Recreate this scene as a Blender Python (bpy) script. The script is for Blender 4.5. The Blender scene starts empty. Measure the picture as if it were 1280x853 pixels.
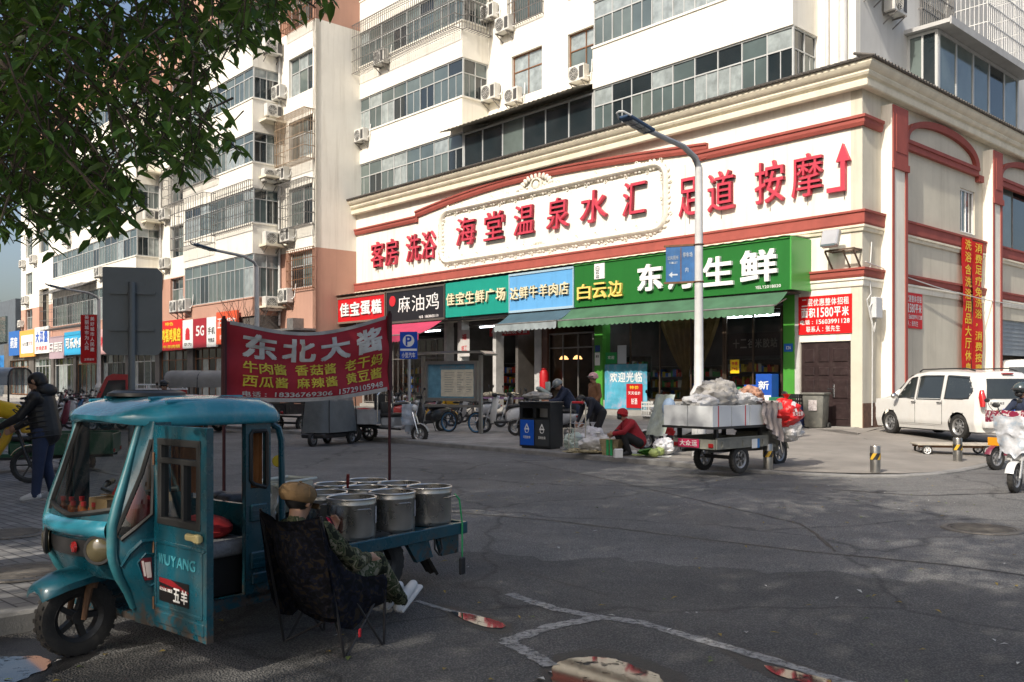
import bpy, bmesh, math, random
from mathutils import Vector, Matrix, noise
SC = bpy.context.scene
COL = SC.collection
R = math.radians
RND = random.Random(7)

# ---------------------------------------------------------------- camera, sky, sun, exposure
F, HX, HY, CAMH = 1130.0, 640.0, 478.0, 1.6        # focal length and horizon in pixels of the 1280 wide photograph
cam = bpy.data.cameras.new('camera'); co = bpy.data.objects.new('camera', cam); COL.objects.link(co)
cam.sensor_width = 36; cam.lens = F / 1280 * 36; cam.shift_y = (HY - 426.5) / 1280
cam.clip_start = 0.05; cam.clip_end = 3000
co.location = (0, 0, CAMH); co.rotation_euler = (R(90), 0, 0)
SC.camera = co
SUN_EL, SUN_TRAVEL = 41.0, (0.60, 0.80)
world = bpy.data.worlds.new('World'); SC.world = world; world.use_nodes = True
_nt = world.node_tree; _sky = _nt.nodes.new('ShaderNodeTexSky'); _sky.sky_type = 'NISHITA'; _sky.sun_disc = False
_sky.sun_elevation = R(SUN_EL); _sky.sun_rotation = math.atan2(-SUN_TRAVEL[0], -SUN_TRAVEL[1])
_sky.air_density = 1.0; _sky.dust_density = 4.5; _sky.ozone_density = 1.0
_nt.links.new(_sky.outputs[0], _nt.nodes['Background'].inputs[0]); _nt.nodes['Background'].inputs[1].default_value = 0.15
sl = bpy.data.lights.new('sun', 'SUN'); so = bpy.data.objects.new('sun', sl); COL.objects.link(so)
sl.energy = 4.1; sl.angle = R(0.55); sl.color = (1.0, 0.93, 0.82)
_d = Vector((SUN_TRAVEL[0], SUN_TRAVEL[1], 0)).normalized() * math.cos(R(SUN_EL)) + Vector((0, 0, -math.sin(R(SUN_EL))))
so.rotation_euler = _d.to_track_quat('-Z', 'Y').to_euler(); so.location = (-20, -30, 60)
SC.view_settings.view_transform = 'Standard'; SC.view_settings.look = 'None'
SC.view_settings.exposure = 0.3; SC.view_settings.gamma = 1.0

# ---------------------------------------------------------------- frames of reference
class Fr:
    """A right-handed frame standing on the ground: x along a facade, y into it, z up."""
    def __init__(s, ox, oy, oz=0.0, ang=0.0):
        s.o = Vector((ox, oy, oz)); s.a = R(ang); s.M = Matrix.Translation(s.o) @ Matrix.Rotation(s.a, 4, 'Z'); s.I = s.M.inverted()
    def P(s, x, y, z=0): return s.M @ Vector((x, y, z))
    def pix(s, px, py, y=0.0):
        """Where the sight line of a photo pixel meets the plane y of this frame: (x, z)."""
        d = s.I.to_3x3() @ Vector(((px - HX) / F, 1, (HY - py) / F)); c = s.I @ Vector((0, 0, CAMH))
        k = (y - c.y) / d.y; q = c + d * k
        return q.x, q.z
    def X(s, px, y=0.0): return s.pix(px, HY, y)[0]
    def Z(s, px, py, y=0.0): return s.pix(px, py, y)[1]
def ground_at(px, py, z=0.0):
    k = (CAMH - z) / ((py - HY) / F)
    return Vector(((px - HX) / F * k, k, z))
def at_depth(px, py, Y): return Vector(((px - HX) / F * Y, Y, CAMH + (HY - py) / F * Y))
U = Vector((-0.673, 0.739, 0)); V = Vector((0.739, 0.673, 0))
CX, CY = 10.0, 25.8
MAIN_ANG = -47.68
MAIN = Fr(CX, CY, 0, -47.68)      # main street facade: x to the right (0 at the corner), y into the building
SIDE = Fr(CX, CY, 0, 42.32)       # side street facade: x away from the corner, y into the building

# ---------------------------------------------------------------- materials
def rgb(h):
    h = h.lstrip('#'); c = [int(h[i:i + 2], 16) / 255 for i in (0, 2, 4)]
    return tuple(x / 12.92 if x <= .04045 else ((x + .055) / 1.055) ** 2.4 for x in c)
_MC = {}
def M(name, col=(.5, .5, .5), rough=.6, metal=0.0, var=.12, scale=2.0, bump=0.0, bscale=60.0, coat=0.0, streak=0.0, dirt=None, dirt_amt=0.0, spec=.5, trans=0.0, sheen=0.0, emit=None, alpha=None, rvar=0.0, space='Object'):
    if name in _MC: return _MC[name]
    if isinstance(col, str): col = rgb(col)
    m = bpy.data.materials.new(name); m.use_nodes = True; _MC[name] = m
    nt = m.node_tree; N = nt.nodes; L = nt.links; b = N['Principled BSDF']
    b.inputs['Roughness'].default_value = rough; b.inputs['Metallic'].default_value = metal
    b.inputs['Specular IOR Level'].default_value = spec
    if coat: b.inputs['Coat Weight'].default_value = coat; b.inputs['Coat Roughness'].default_value = .08
    if trans: b.inputs['Transmission Weight'].default_value = trans
    if sheen: b.inputs['Sheen Weight'].default_value = sheen
    if alpha is not None: b.inputs['Alpha'].default_value = alpha
    if emit: b.inputs['Emission Color'].default_value = (*emit[0], 1); b.inputs['Emission Strength'].default_value = emit[1]
    tc = N.new('ShaderNodeTexCoord'); src = tc.outputs[space]
    def nz(sc, det=5, rgh=.6, vec=None):
        n = N.new('ShaderNodeTexNoise'); n.inputs['Scale'].default_value = sc; n.inputs['Detail'].default_value = det; n.inputs['Roughness'].default_value = rgh
        L.new(vec or src, n.inputs['Vector']); return n
    def mapr(o, a, b_, c, d):
        r = N.new('ShaderNodeMapRange'); r.inputs[1].default_value = a; r.inputs[2].default_value = b_; r.inputs[3].default_value = c; r.inputs[4].default_value = d
        L.new(o, r.inputs[0]); return r.outputs[0]
    def mix(fac, a, c2, mode='MIX'):
        x = N.new('ShaderNodeMix'); x.data_type = 'RGBA'; x.blend_type = mode
        if isinstance(fac, float): x.inputs[0].default_value = fac
        else: L.new(fac, x.inputs[0])
        for i, v in ((6, a), (7, c2)):
            if isinstance(v, tuple): x.inputs[i].default_value = (*v, 1)
            else: L.new(v, x.inputs[i])
        return x.outputs[2]
    cur = tuple(col)
    if var:
        n = nz(scale)
        cur = mix(mapr(n.outputs[0], .3, .7, 0, 1), tuple(c * (1 - var) for c in col), tuple(min(1, c * (1 + var * .6)) for c in col))
    if streak:
        mp = N.new('ShaderNodeMapping'); mp.inputs['Scale'].default_value = (3.0, 3.0, .18); L.new(src, mp.inputs[0])
        n = nz(1.2, 6, .65, mp.outputs[0])
        cur = mix(mapr(n.outputs[0], .5, .75, 0, streak), cur, dirt or tuple(c * .55 for c in col))
    if dirt_amt:
        n = nz(scale * 1.7 + .37, 7, .7)
        cur = mix(mapr(n.outputs[0], .5, .72, 0, dirt_amt), cur, dirt or tuple(c * .4 for c in col))
    if isinstance(cur, tuple): b.inputs['Base Color'].default_value = (*cur, 1)
    else: L.new(cur, b.inputs['Base Color'])
    if rvar:
        n = nz(scale * 2.3, 4); L.new(mapr(n.outputs[0], .3, .7, max(0, rough - rvar), min(1, rough + rvar)), b.inputs['Roughness'])
    if bump:
        n = nz(bscale, 4, .6); bp = N.new('ShaderNodeBump'); bp.inputs['Strength'].default_value = bump; bp.inputs['Distance'].default_value = .02
        L.new(n.outputs[0], bp.inputs['Height']); L.new(bp.outputs[0], b.inputs['Normal'])
    return m

# ---------------------------------------------------------------- mesh builder
def frame_rot(d):
    return Vector(d).to_track_quat('Z', 'Y').to_matrix()
class MB:
    def __init__(s): s.bm = bmesh.new(); s.m = 0
    def face(s, vs):
        try: f = s.bm.faces.new(vs)
        except ValueError: return None
        f.material_index = s.m; return f
    def poly(s, pts, flip=False):
        v = [s.bm.verts.new(p) for p in pts]
        return s.face(v[::-1] if flip else v)
    def box(s, x0, x1, y0, y1, z0, z1, bev=0.0, rot=None, c=None, seg=1):
        return s.cbox(((x0 + x1) / 2, (y0 + y1) / 2, (z0 + z1) / 2), (abs(x1 - x0), abs(y1 - y0), abs(z1 - z0)), rot, bev, seg)
    def cbox(s, c, size, rot=None, bev=0.0, seg=1, taper=None):
        hx, hy, hz = (q / 2 for q in size); c = Vector(c); vs = []
        for z in (-1, 1):
            for x, y in ((-1, -1), (1, -1), (1, 1), (-1, 1)):
                k = taper if (taper is not None and z > 0) else 1
                p = Vector((x * hx * k, y * hy * k, z * hz))
                if rot is not None: p = rot @ p
                vs.append(s.bm.verts.new(c + p))
        fs = [s.face([vs[i] for i in q]) for q in ((3, 2, 1, 0), (4, 5, 6, 7), (0, 1, 5, 4), (1, 2, 6, 5), (2, 3, 7, 6), (3, 0, 4, 7))]
        if bev:
            es = list({e for f in fs for e in f.edges})
            r = bmesh.ops.bevel(s.bm, geom=es, offset=min(bev, .45 * min(abs(q) for q in size)), segments=seg, affect='EDGES', profile=.5)
            for f in r['faces']: f.material_index = s.m
        return vs
    def bar(s, a, b, w, h=None, up=(0, 0, 1), bev=0.0):
        a = Vector(a); b = Vector(b); d = (b - a); L = d.length
        if L < 1e-6: return
        z = d / L; x = Vector(up).cross(z)
        if x.length < 1e-3: x = Vector((1, 0, 0)).cross(z)
        x.normalize(); y = z.cross(x)
        s.cbox((a + b) / 2, (w, h or w, L), Matrix((x, y, z)).transposed(), bev)
    def cyl(s, a, b, r0, r1=None, seg=12, caps=True):
        a = Vector(a); b = Vector(b); r1 = r0 if r1 is None else r1; Q = frame_rot(b - a)
        A = []; B = []
        for i in range(seg):
            t = 2 * math.pi * i / seg; o = Q @ Vector((math.cos(t), math.sin(t), 0))
            A.append(s.bm.verts.new(a + o * r0)); B.append(s.bm.verts.new(b + o * r1))
        for i in range(seg):
            j = (i + 1) % seg; s.face([A[i], A[j], B[j], B[i]])
        if caps: s.face(A[::-1]); s.face(B)
    def tube(s, pts, r, seg=8, caps=True, closed=False):
        pts = [Vector(p) for p in pts]; n = len(pts); rings = []
        rr = r if isinstance(r, (list, tuple)) else [r] * n
        prev = None
        for i, p in enumerate(pts):
            if closed: d = pts[(i + 1) % n] - pts[i - 1]
            else: d = pts[min(i + 1, n - 1)] - pts[max(i - 1, 0)]
            d.normalize()
            x = prev - d * prev.dot(d) if prev is not None else (Vector((0, 0, 1)).cross(d) if abs(d.z) < .95 else Vector((1, 0, 0)).cross(d))
            if x.length < 1e-4: x = Vector((1, .3, .2)).cross(d)
            x.normalize(); prev = x; y = d.cross(x)
            rings.append([s.bm.verts.new(p + (x * math.cos(2 * math.pi * k / seg) + y * math.sin(2 * math.pi * k / seg)) * rr[i]) for k in range(seg)])
        for i in range(n if closed else n - 1):
            A, B = rings[i], rings[(i + 1) % n]
            for k in range(seg):
                j = (k + 1) % seg; s.face([A[k], A[j], B[j], B[k]])
        if caps and not closed: s.face(rings[0][::-1]); s.face(rings[-1])
    def prism(s, poly, a, b, axis='y'):
        """Extrude a 2-D polygon along an axis. y: (x,z) points, x: (y,z) points, z: (x,y) points."""
        def mk(p, t):
            return {'y': (p[0], t, p[1]), 'x': (t, p[0], p[1]), 'z': (p[0], p[1], t)}[axis]
        A = [s.bm.verts.new(mk(p, a)) for p in poly]; B = [s.bm.verts.new(mk(p, b)) for p in poly]; n = len(poly); fs = []
        for i in range(n):
            j = (i + 1) % n; fs.append(s.face([A[i], A[j], B[j], B[i]]))
        fs.append(s.face(A[::-1])); fs.append(s.face(B))
        bmesh.ops.recalc_face_normals(s.bm, faces=[f for f in fs if f]); return fs
    def lathe(s, prof, c=(0, 0, 0), axis=(0, 0, 1), seg=20, caps=True):
        c = Vector(c); Q = frame_rot(axis); rings = []
        for r, h in prof:
            rings.append([s.bm.verts.new(c + Q @ Vector((max(r, 1e-4) * math.cos(2 * math.pi * k / seg), max(r, 1e-4) * math.sin(2 * math.pi * k / seg), h))) for k in range(seg)])
        for A, B in zip(rings, rings[1:]):
            for k in range(seg):
                j = (k + 1) % seg; s.face([A[k], A[j], B[j], B[k]])
        if caps: s.face(rings[0][::-1]); s.face(rings[-1])
    def ell(s, c, r, rot=None, seg=14, rings=9):
        c = Vector(c); r = (r, r, r) if isinstance(r, (int, float)) else r; rows = []
        for i in range(rings + 1):
            ph = math.pi * i / rings - math.pi / 2; row = []
            for k in range(1 if i in (0, rings) else seg):
                t = 2 * math.pi * k / seg; p = Vector((r[0] * math.cos(ph) * math.cos(t), r[1] * math.cos(ph) * math.sin(t), r[2] * math.sin(ph)))
                row.append(s.bm.verts.new(c + (rot @ p if rot is not None else p)))
            rows.append(row)
        for i in range(rings):
            A, B = rows[i], rows[i + 1]
            for k in range(seg):
                j = (k + 1) % seg
                if len(A) == 1: s.face([A[0], B[j], B[k]])
                elif len(B) == 1: s.face([A[k], A[j], B[0]])
                else: s.face([A[k], A[j], B[j], B[k]])
    def torus(s, c, R_, r, axis=(0, 0, 1), seg=24, seg2=8, sx=1.0):
        c = Vector(c); Q = frame_rot(axis)
        pts = []
        for i in range(seg):
            t = 2 * math.pi * i / seg; ring = []
            for k in range(seg2):
                u = 2 * math.pi * k / seg2; rad = R_ + r * math.cos(u)
                ring.append(s.bm.verts.new(c + Q @ Vector((rad * math.cos(t), rad * math.sin(t), r * sx * math.sin(u)))))
            pts.append(ring)
        for i in range(seg):
            A, B = pts[i], pts[(i + 1) % seg]
            for k in range(seg2):
                j = (k + 1) % seg2; s.face([A[k], B[k], B[j], A[j]])
    def grid(s, fn, nu, nv):
        g = [[s.bm.verts.new(fn(i / nu, j / nv)) for j in range(nv + 1)] for i in range(nu + 1)]
        for i in range(nu):
            for j in range(nv): s.face([g[i][j], g[i + 1][j], g[i + 1][j + 1], g[i][j + 1]])
        return g
    def loft(s, loops, closed=True, caps=True):
        L = [[s.bm.verts.new(p) for p in lp] for lp in loops]; n = len(L[0])
        for A, B in zip(L, L[1:]):
            for k in range(n if closed else n - 1):
                j = (k + 1) % n; s.face([A[k], A[j], B[j], B[k]])
        if caps and closed: s.face(L[0][::-1]); s.face(L[-1])
    def build(s, name, mats, parent=None, mtx=None, smooth=35, recalc=True, solid=0.0):
        bm = s.bm
        if mtx is not None: bmesh.ops.transform(bm, matrix=mtx, verts=bm.verts)
        if recalc: bmesh.ops.recalc_face_normals(bm, faces=bm.faces)
        if smooth:
            for f in bm.faces: f.smooth = True
            lim = R(smooth)
            for e in bm.edges:
                if len(e.link_faces) == 2: e.smooth = e.calc_face_angle(0) < lim
        me = bpy.data.meshes.new(name); bm.to_mesh(me); bm.free()
        for m in (mats if isinstance(mats, (list, tuple)) else [mats]): me.materials.append(m)
        o = bpy.data.objects.new(name, me); COL.objects.link(o)
        if parent is not None: o.parent = parent
        return o
def put(o, frame=None, loc=None, rotz=None):
    if frame is not None:
        o.location = frame.o; o.rotation_euler = (0, 0, frame.a)
    if loc is not None: o.location = loc
    if rotz is not None: o.rotation_euler = (0, 0, rotz)
    return o
def tag(o, label=None, cat=None, group=None, kind=None):
    if label: o['label'] = label
    if cat: o['category'] = cat
    if group: o['group'] = group
    if kind: o['kind'] = kind
    return o
def thing(name, label, cat, loc=(0, 0, 0), rotz=0.0, group=None):
    o = bpy.data.objects.new(name, None); o.empty_display_size = .2; COL.objects.link(o)
    o.location = loc; o.rotation_euler = (0, 0, rotz)
    return tag(o, label, cat, group)
def fthing(name, label, cat, fr, x, y, z, group=None, turn=0.0):
    return thing(name, label, cat, fr.P(x, y, z), fr.a + turn, group)
def dup(root, loc, rotz=None, label=None, scale=None):
    r = root.copy(); COL.objects.link(r); r.location = loc
    if rotz is not None: r.rotation_euler = (0, 0, rotz)
    if label: r['label'] = label
    if scale: r.scale = (scale,) * 3 if isinstance(scale, (int, float)) else scale
    for ch in list(root.children):
        c = ch.copy(); COL.objects.link(c); c.parent = r
        for g in list(ch.children):
            d = g.copy(); COL.objects.link(d); d.parent = c
    return r
_TXT = {}
def text_raw(s):
    if s in _TXT: return _TXT[s]
    c = bpy.data.curves.new('lettering', 'FONT'); c.body = s; c.size = 1; c.resolution_u = 3
    o = bpy.data.objects.new('lettering', c); COL.objects.link(o)
    bpy.context.view_layer.update(); dg = bpy.context.evaluated_depsgraph_get()
    me = bpy.data.meshes.new_from_object(o.evaluated_get(dg))
    bpy.data.objects.remove(o); bpy.data.curves.remove(c)
    vs = [v.co.copy() for v in me.vertices]; fs = [tuple(p.vertices) for p in me.polygons]; bpy.data.meshes.remove(me)
    _TXT[s] = (vs, fs); return _TXT[s]
def put_text(mb, s, x0, x1, z0, z1, y, bold=.012, depth=0.0, fit='cells', warp=None, gap=.12):
    """Lettering in the plane y of local space, facing -y. 'cells': one character per cell; 'line': the whole line stretched into the box. bold: stroke thickening, of the character's size."""
    def lay(ch, a, b, c, d, keep=False):
        vs, fs = text_raw(ch)
        if not vs: return
        lx = min(v.x for v in vs); hx = max(v.x for v in vs); ly = min(v.y for v in vs); hy = max(v.y for v in vs)
        bx = bold * min(b - a, d - c) if fit != 'line' or len(ch) == 1 else bold * (d - c)
        sx = (b - a - 2 * bx) / max(hx - lx, 1e-6); sz = (d - c - 2 * bx) / max(hy - ly, 1e-6)
        if keep:
            k = min(sx, sz); mx = (a + b) / 2; mz = (c + d) / 2
            f = lambda v: (mx + (v.x - (lx + hx) / 2) * k, mz + (v.y - (ly + hy) / 2) * k)
        else: f = lambda v: (a + bx + (v.x - lx) * sx, c + bx + (v.y - ly) * sz)
        for n, (ox, oz) in enumerate(((0, 0),) if not bold else ((-1, -1), (1, -1), (1, 1), (-1, 1), (0, 0))):
            P = []
            for v in vs:
                x, z = f(v); p = (x + ox * bx, y - n * .0006, z + oz * bx); P.append(warp(p) if warp else p)
            V0 = [mb.bm.verts.new(p) for p in P]
            for q in fs: mb.face([V0[i] for i in q])
            if depth:
                off = Vector((0, depth, 0)); B = [mb.bm.verts.new(Vector(p) + off) for p in P]; cnt = set()
                for q in fs: cnt.update(zip(q, q[1:] + q[:1]))
                for (i, j) in cnt:
                    if (j, i) not in cnt: mb.face([V0[j], V0[i], B[i], B[j]])
    if fit == 'line': lay(s, x0, x1, z0, z1)
    else:
        W = [.58 if ord(c) < 256 else 1.0 for c in s]; T = sum(W); x = x0
        for ch, wt in zip(s, W):
            w = (x1 - x0) * wt / T
            if ch != ' ': lay(ch, x + w * gap / 2, x + w * (1 - gap / 2), z0, z1, ch in '：，、.·一1') if ch not in '：，' else lay(ch, x + w * .35, x + w * .55, z0 + (z1 - z0) * .1, z0 + (z1 - z0) * (.7 if ch == '：' else .3))
            x += w
def lettering(s, x0, x1, z0, z1, y, mat, parent, bold=.012, depth=0.0, fit='cells', name='lettering', gap=.12, warp=None):
    mb = MB(); put_text(mb, s, x0, x1, z0, z1, y, bold, depth, fit, warp, gap)
    return mb.build(name, mat, parent, smooth=0, recalc=False)
# ---------------------------------------------------------------- the ground
KM = Vector((3.13, 17.0, 0)); KS = Vector((9.0, 17.1, 0))
def kerb_h(p):
    k = max(0.0, min(1.0, ((Vector((p[0], p[1], 0)) - KM).dot(U) + 2.6) / 2.6)); return .04 + .065 * k * k * (3 - 2 * k)
def pave_z(p):
    p = Vector((p[0], p[1], 0))
    dm = (p - KM).dot(V) / 10.7; ds = (p - KS).dot(U) / 5.76
    return kerb_h(p) + (.30 - kerb_h(p)) * max(0.0, min(1.0, min(dm, ds)))
def asphalt(name, base, patch):
    m = M(name, base, rough=.86, var=0, bump=0); nt = m.node_tree; N = nt.nodes; L = nt.links; b = N['Principled BSDF']
    tc = N.new('ShaderNodeTexCoord')
    def nz(sc, det, r=.6):
        n = N.new('ShaderNodeTexNoise'); n.inputs['Scale'].default_value = sc; n.inputs['Detail'].default_value = det; n.inputs['Roughness'].default_value = r; L.new(tc.outputs['Object'], n.inputs[0]); return n.outputs[0]
    def ramp(o, a, c0, c, c1):
        r = N.new('ShaderNodeValToRGB'); r.color_ramp.elements[0].position = a; r.color_ramp.elements[1].position = c; r.color_ramp.elements[0].color = (*c0, 1); r.color_ramp.elements[1].color = (*c1, 1); L.new(o, r.inputs[0]); return r.outputs[0]
    def mul(a, c2, f=1.0, mode='MULTIPLY'):
        x = N.new('ShaderNodeMix'); x.data_type = 'RGBA'; x.blend_type = mode; x.inputs[0].default_value = f; L.new(a, x.inputs[6]); L.new(c2, x.inputs[7]); return x.outputs[2]
    big = ramp(nz(.35, 6, .62), .35, tuple(c * .76 for c in base), .68, tuple(c * 1.2 for c in patch))
    mid = ramp(nz(2.6, 5, .7), .3, (.82,) * 3, .7, (1.1,) * 3)
    grit = N.new('ShaderNodeTexVoronoi'); grit.inputs['Scale'].default_value = 75; L.new(tc.outputs['Object'], grit.inputs['Vector'])
    gr = ramp(grit.outputs['Distance'], .0, (1.9, 1.85, 1.75), .55, (.55,) * 3)
    c = mul(mul(big, mid), gr, 1.0)
    wv = N.new('ShaderNodeTexVoronoi'); wv.feature = 'DISTANCE_TO_EDGE'; wv.inputs['Scale'].default_value = .27; 
    ds = N.new('ShaderNodeTexNoise'); ds.inputs['Scale'].default_value = 1.3; ds.inputs['Detail'].default_value = 6; L.new(tc.outputs['Object'], ds.inputs[0])
    ad = N.new('ShaderNodeMix'); ad.data_type = 'RGBA'; ad.blend_type = 'LINEAR_LIGHT'; ad.inputs[0].default_value = .35; L.new(tc.outputs['Object'], ad.inputs[6]); L.new(ds.outputs[1], ad.inputs[7]); L.new(ad.outputs[2], wv.inputs['Vector'])
    crack = ramp(wv.outputs['Distance'], .0, (.4,) * 3, .012, (1,) * 3)
    c = mul(c, crack, .8); L.new(c, b.inputs['Base Color'])
    bp = N.new('ShaderNodeBump'); bp.inputs['Strength'].default_value = .9; bp.inputs['Distance'].default_value = .014
    L.new(grit.outputs['Distance'], bp.inputs['Height']); bp.invert = True; L.new(bp.outputs[0], b.inputs['Normal'])
    rr = N.new('ShaderNodeMapRange'); rr.inputs[1].default_value = .3; rr.inputs[2].default_value = .65; rr.inputs[3].default_value = .62; rr.inputs[4].default_value = .92; L.new(nz(.6, 5), rr.inputs[0]); L.new(rr.outputs[0], b.inputs['Roughness'])
    return m
def slabs(name, col, w, h, mortar=.012, rot=0.0, rough=.85, var=.25):
    m = M(name, col, rough=rough, var=0); nt = m.node_tree; N = nt.nodes; L = nt.links; b = N['Principled BSDF']
    tc = N.new('ShaderNodeTexCoord'); mp = N.new('ShaderNodeMapping'); mp.inputs['Rotation'].default_value = (0, 0, rot); L.new(tc.outputs['Object'], mp.inputs[0])
    br = N.new('ShaderNodeTexBrick'); br.inputs['Scale'].default_value = 1; br.inputs['Brick Width'].default_value = w; br.inputs['Row Height'].default_value = h; br.inputs['Mortar Size'].default_value = mortar
    br.inputs['Color1'].default_value = (*(c * (1 - var) for c in col), 1); br.inputs['Color2'].default_value = (*(c * (1 + var) for c in col), 1); br.inputs['Mortar'].default_value = (*(c * .3 for c in col), 1); br.inputs['Mortar Smooth'].default_value = .2
    L.new(mp.outputs[0], br.inputs['Vector'])
    n = N.new('ShaderNodeTexNoise'); n.inputs['Scale'].default_value = .9; n.inputs['Detail'].default_value = 7; n.inputs['Roughness'].default_value = .7; L.new(tc.outputs['Object'], n.inputs[0])
    r = N.new('ShaderNodeMapRange'); r.inputs[1].default_value = .3; r.inputs[2].default_value = .7; r.inputs[3].default_value = .62; r.inputs[4].default_value = 1.2; L.new(n.outputs[0], r.inputs[0])
    x = N.new('ShaderNodeMix'); x.data_type = 'RGBA'; x.blend_type = 'MULTIPLY'; x.inputs[0].default_value = 1; L.new(br.outputs[0], x.inputs[6]); L.new(r.outputs[0], x.inputs[7]); L.new(x.outputs[2], b.inputs['Base Color'])
    bp = N.new('ShaderNodeBump'); bp.inputs['Strength'].default_value = .6; bp.inputs['Distance'].default_value = .01; bp.invert = True; L.new(br.outputs['Fac'], bp.inputs['Height']); L.new(bp.outputs[0], b.inputs['Normal'])
    return m
ASPH = asphalt('asphalt', (.20, .199, .197), (.215, .213, .21)); ASPH_SHADE = asphalt('shade_toned_asphalt', (.125, .124, .123), (.135, .133, .131))  # near asphalt: darker grain plus overhead tree shade put into the colour
PAVER = slabs('grey_pavers', (.20, .195, .19), .22, .11, .008, R(42.3), var=.22)
SLAB = slabs('pavement_slabs', (.30, .285, .265), .6, .4, .012, R(42.3), var=.12)
APRON = M('apron_concrete', (.235, .215, .19), rough=.9, var=.25, scale=.8, dirt_amt=.35, bump=.25, bscale=30)
KERB = M('kerb_stone', (.24, .235, .225), rough=.85, var=.25, scale=3, dirt_amt=.4, bump=.3)
mb = MB(); mb.grid(lambda a, b: Vector((-400 + 800 * a, -300 + 900 * b, 0)), 40, 40)
tag(mb.build('road', ASPH, smooth=0), kind='structure')
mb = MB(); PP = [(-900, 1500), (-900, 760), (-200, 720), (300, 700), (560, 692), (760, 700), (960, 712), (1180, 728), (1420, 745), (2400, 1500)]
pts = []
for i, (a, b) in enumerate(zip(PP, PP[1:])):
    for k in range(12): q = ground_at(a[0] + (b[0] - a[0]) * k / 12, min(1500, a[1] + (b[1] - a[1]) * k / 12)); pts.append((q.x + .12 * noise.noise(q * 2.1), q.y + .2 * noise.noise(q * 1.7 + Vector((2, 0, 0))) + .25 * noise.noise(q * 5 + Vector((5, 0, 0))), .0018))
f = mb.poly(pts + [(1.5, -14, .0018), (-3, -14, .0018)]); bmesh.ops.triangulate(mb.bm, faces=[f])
tag(mb.build('shade_toned_road', ASPH_SHADE, smooth=0), kind='structure')  # sheet over the near road whose dark tone carries the foreground shade

def rounded(pts):                                                     # polyline of the far kerb, from the left to the side street
    return [Vector((x, y, 0)) for x, y in pts]
KL = [KM + U * k for k in (140, 100, 70, 50, 36, 26, 18, 12, 8, 5, 3, 1.5, .6)] + rounded([(3.6, 16.5), (4.15, 16.0), (4.72, 15.62), (5.3, 15.35), (5.9, 15.12), (6.6, 15.18), (7.3, 15.5), (8.0, 16.05), (8.5, 16.55)]) + [KS + V * k for k in (0.3, 2, 4, 7, 12, 20, 40)]
def offs(line, d):
    out = []
    for i, p in enumerate(line):
        t = (line[min(i + 1, len(line) - 1)] - line[max(i - 1, 0)]).normalized(); out.append(p + Vector((-t.y, t.x, 0)) * d)
    return out
INN = offs(KL, .16)
cor = Vector((CX, CY, 0))
def base_of(p):
    """The point of the building line that a kerb point runs to."""
    k = (p - cor).dot(U); s = (p - cor).dot(V)
    if k >= 0 and (p - KM).dot(U) > 0: return cor + U * (k) + V * 6.0
    if s >= 0: return cor + V * s + U * 6
    return None
mb = MB(); SUB = 8
main_pts = [p for p in INN if (p - cor).dot(U) >= 0]
side_pts = [p for p in INN if (p - cor).dot(U) < 0 and (p - cor).dot(V) > 0]
mid_pts = [p for p in INN if p not in main_pts and p not in side_pts]
def rows(pts, ends):
    L = []
    for p, e in zip(pts, ends): L.append([Vector((q.x, q.y, pave_z(q))) for q in (p.lerp(e, j / SUB) for j in range(SUB + 1))])
    return L
allr = rows(main_pts, [cor + U * (p - cor).dot(U) + V * 8 for p in main_pts]) + rows(mid_pts, [cor + V * 8 * (1 - i / max(1, len(mid_pts))) + U * 6 * (i / max(1, len(mid_pts))) for i in range(len(mid_pts))]) + rows(side_pts, [cor + V * (p - cor).dot(V) + U * 6 for p in side_pts])
G = [[mb.bm.verts.new(p) for p in r] for r in allr]
nm = len(main_pts)
for i, (a, b) in enumerate(zip(G, G[1:])):
    mb.m = 0 if i < nm - 1 else 1
    for j in range(SUB): mb.face([a[j], b[j], b[j + 1], a[j + 1]])
tag(mb.build('pavement', [SLAB, APRON], smooth=30), kind='structure')
def kerb(name, line, w):
    mb = MB(); o = offs(line, w); L = []
    for p, q in zip(line, o):
        h = kerb_h(p) + .003
        L.append([Vector((p.x, p.y, -.05)), Vector((p.x, p.y, h - .02)), p + (q - p) * .12 + Vector((0, 0, h)), q + Vector((0, 0, h)), Vector((q.x, q.y, -.05))])
    mb.loft(L); return tag(mb.build(name, KERB, smooth=30), kind='structure')
kerb('kerb', KL, .165)
# near pavement, to the left of the side street
NL = [Vector((-3.3, 5.62, 0)) + V * k for k in (-60, -30, -15, -8, -4, -2, -.5, .6, 1.6)]
c0 = NL[-1]
NL += [c0 + V * (2.2 * math.sin(a)) + U * (2.2 * (1 - math.cos(a))) for a in (R(18), R(36), R(54), R(72), R(90))]
NL += [NL[-1] + U * k for k in (2, 5, 10, 20, 40, 80)]
NL = NL[::-1]
NI = offs(NL, -.15) if False else offs(NL, .15)
if (NI[5] - Vector((-20, 5, 0))).length > (NL[5] - Vector((-20, 5, 0))).length: NI = offs(NL, -.15)
mb = MB(); far = Vector((-60, -10, .125))
vs = [mb.bm.verts.new((p.x, p.y, .125)) for p in NI] + [mb.bm.verts.new((-120, -60, .125))]
bmesh.ops.triangle_fill(mb.bm, edges=[mb.bm.edges.new((vs[i], vs[(i + 1) % len(vs)])) for i in range(len(vs))], use_beauty=True)
for f in mb.bm.faces:
    if f.normal.z < 0: f.normal_flip()
tag(mb.build('brick_pavement', PAVER, smooth=0, recalc=False), kind='structure')
mb = MB(); L = []
for p, q in zip(NL, NI): L.append([Vector((p.x, p.y, -.05)), Vector((p.x, p.y, .115)), p.lerp(q, .15) + Vector((0, 0, .133)), q + Vector((0, 0, .133)), Vector((q.x, q.y, -.05))])
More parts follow.
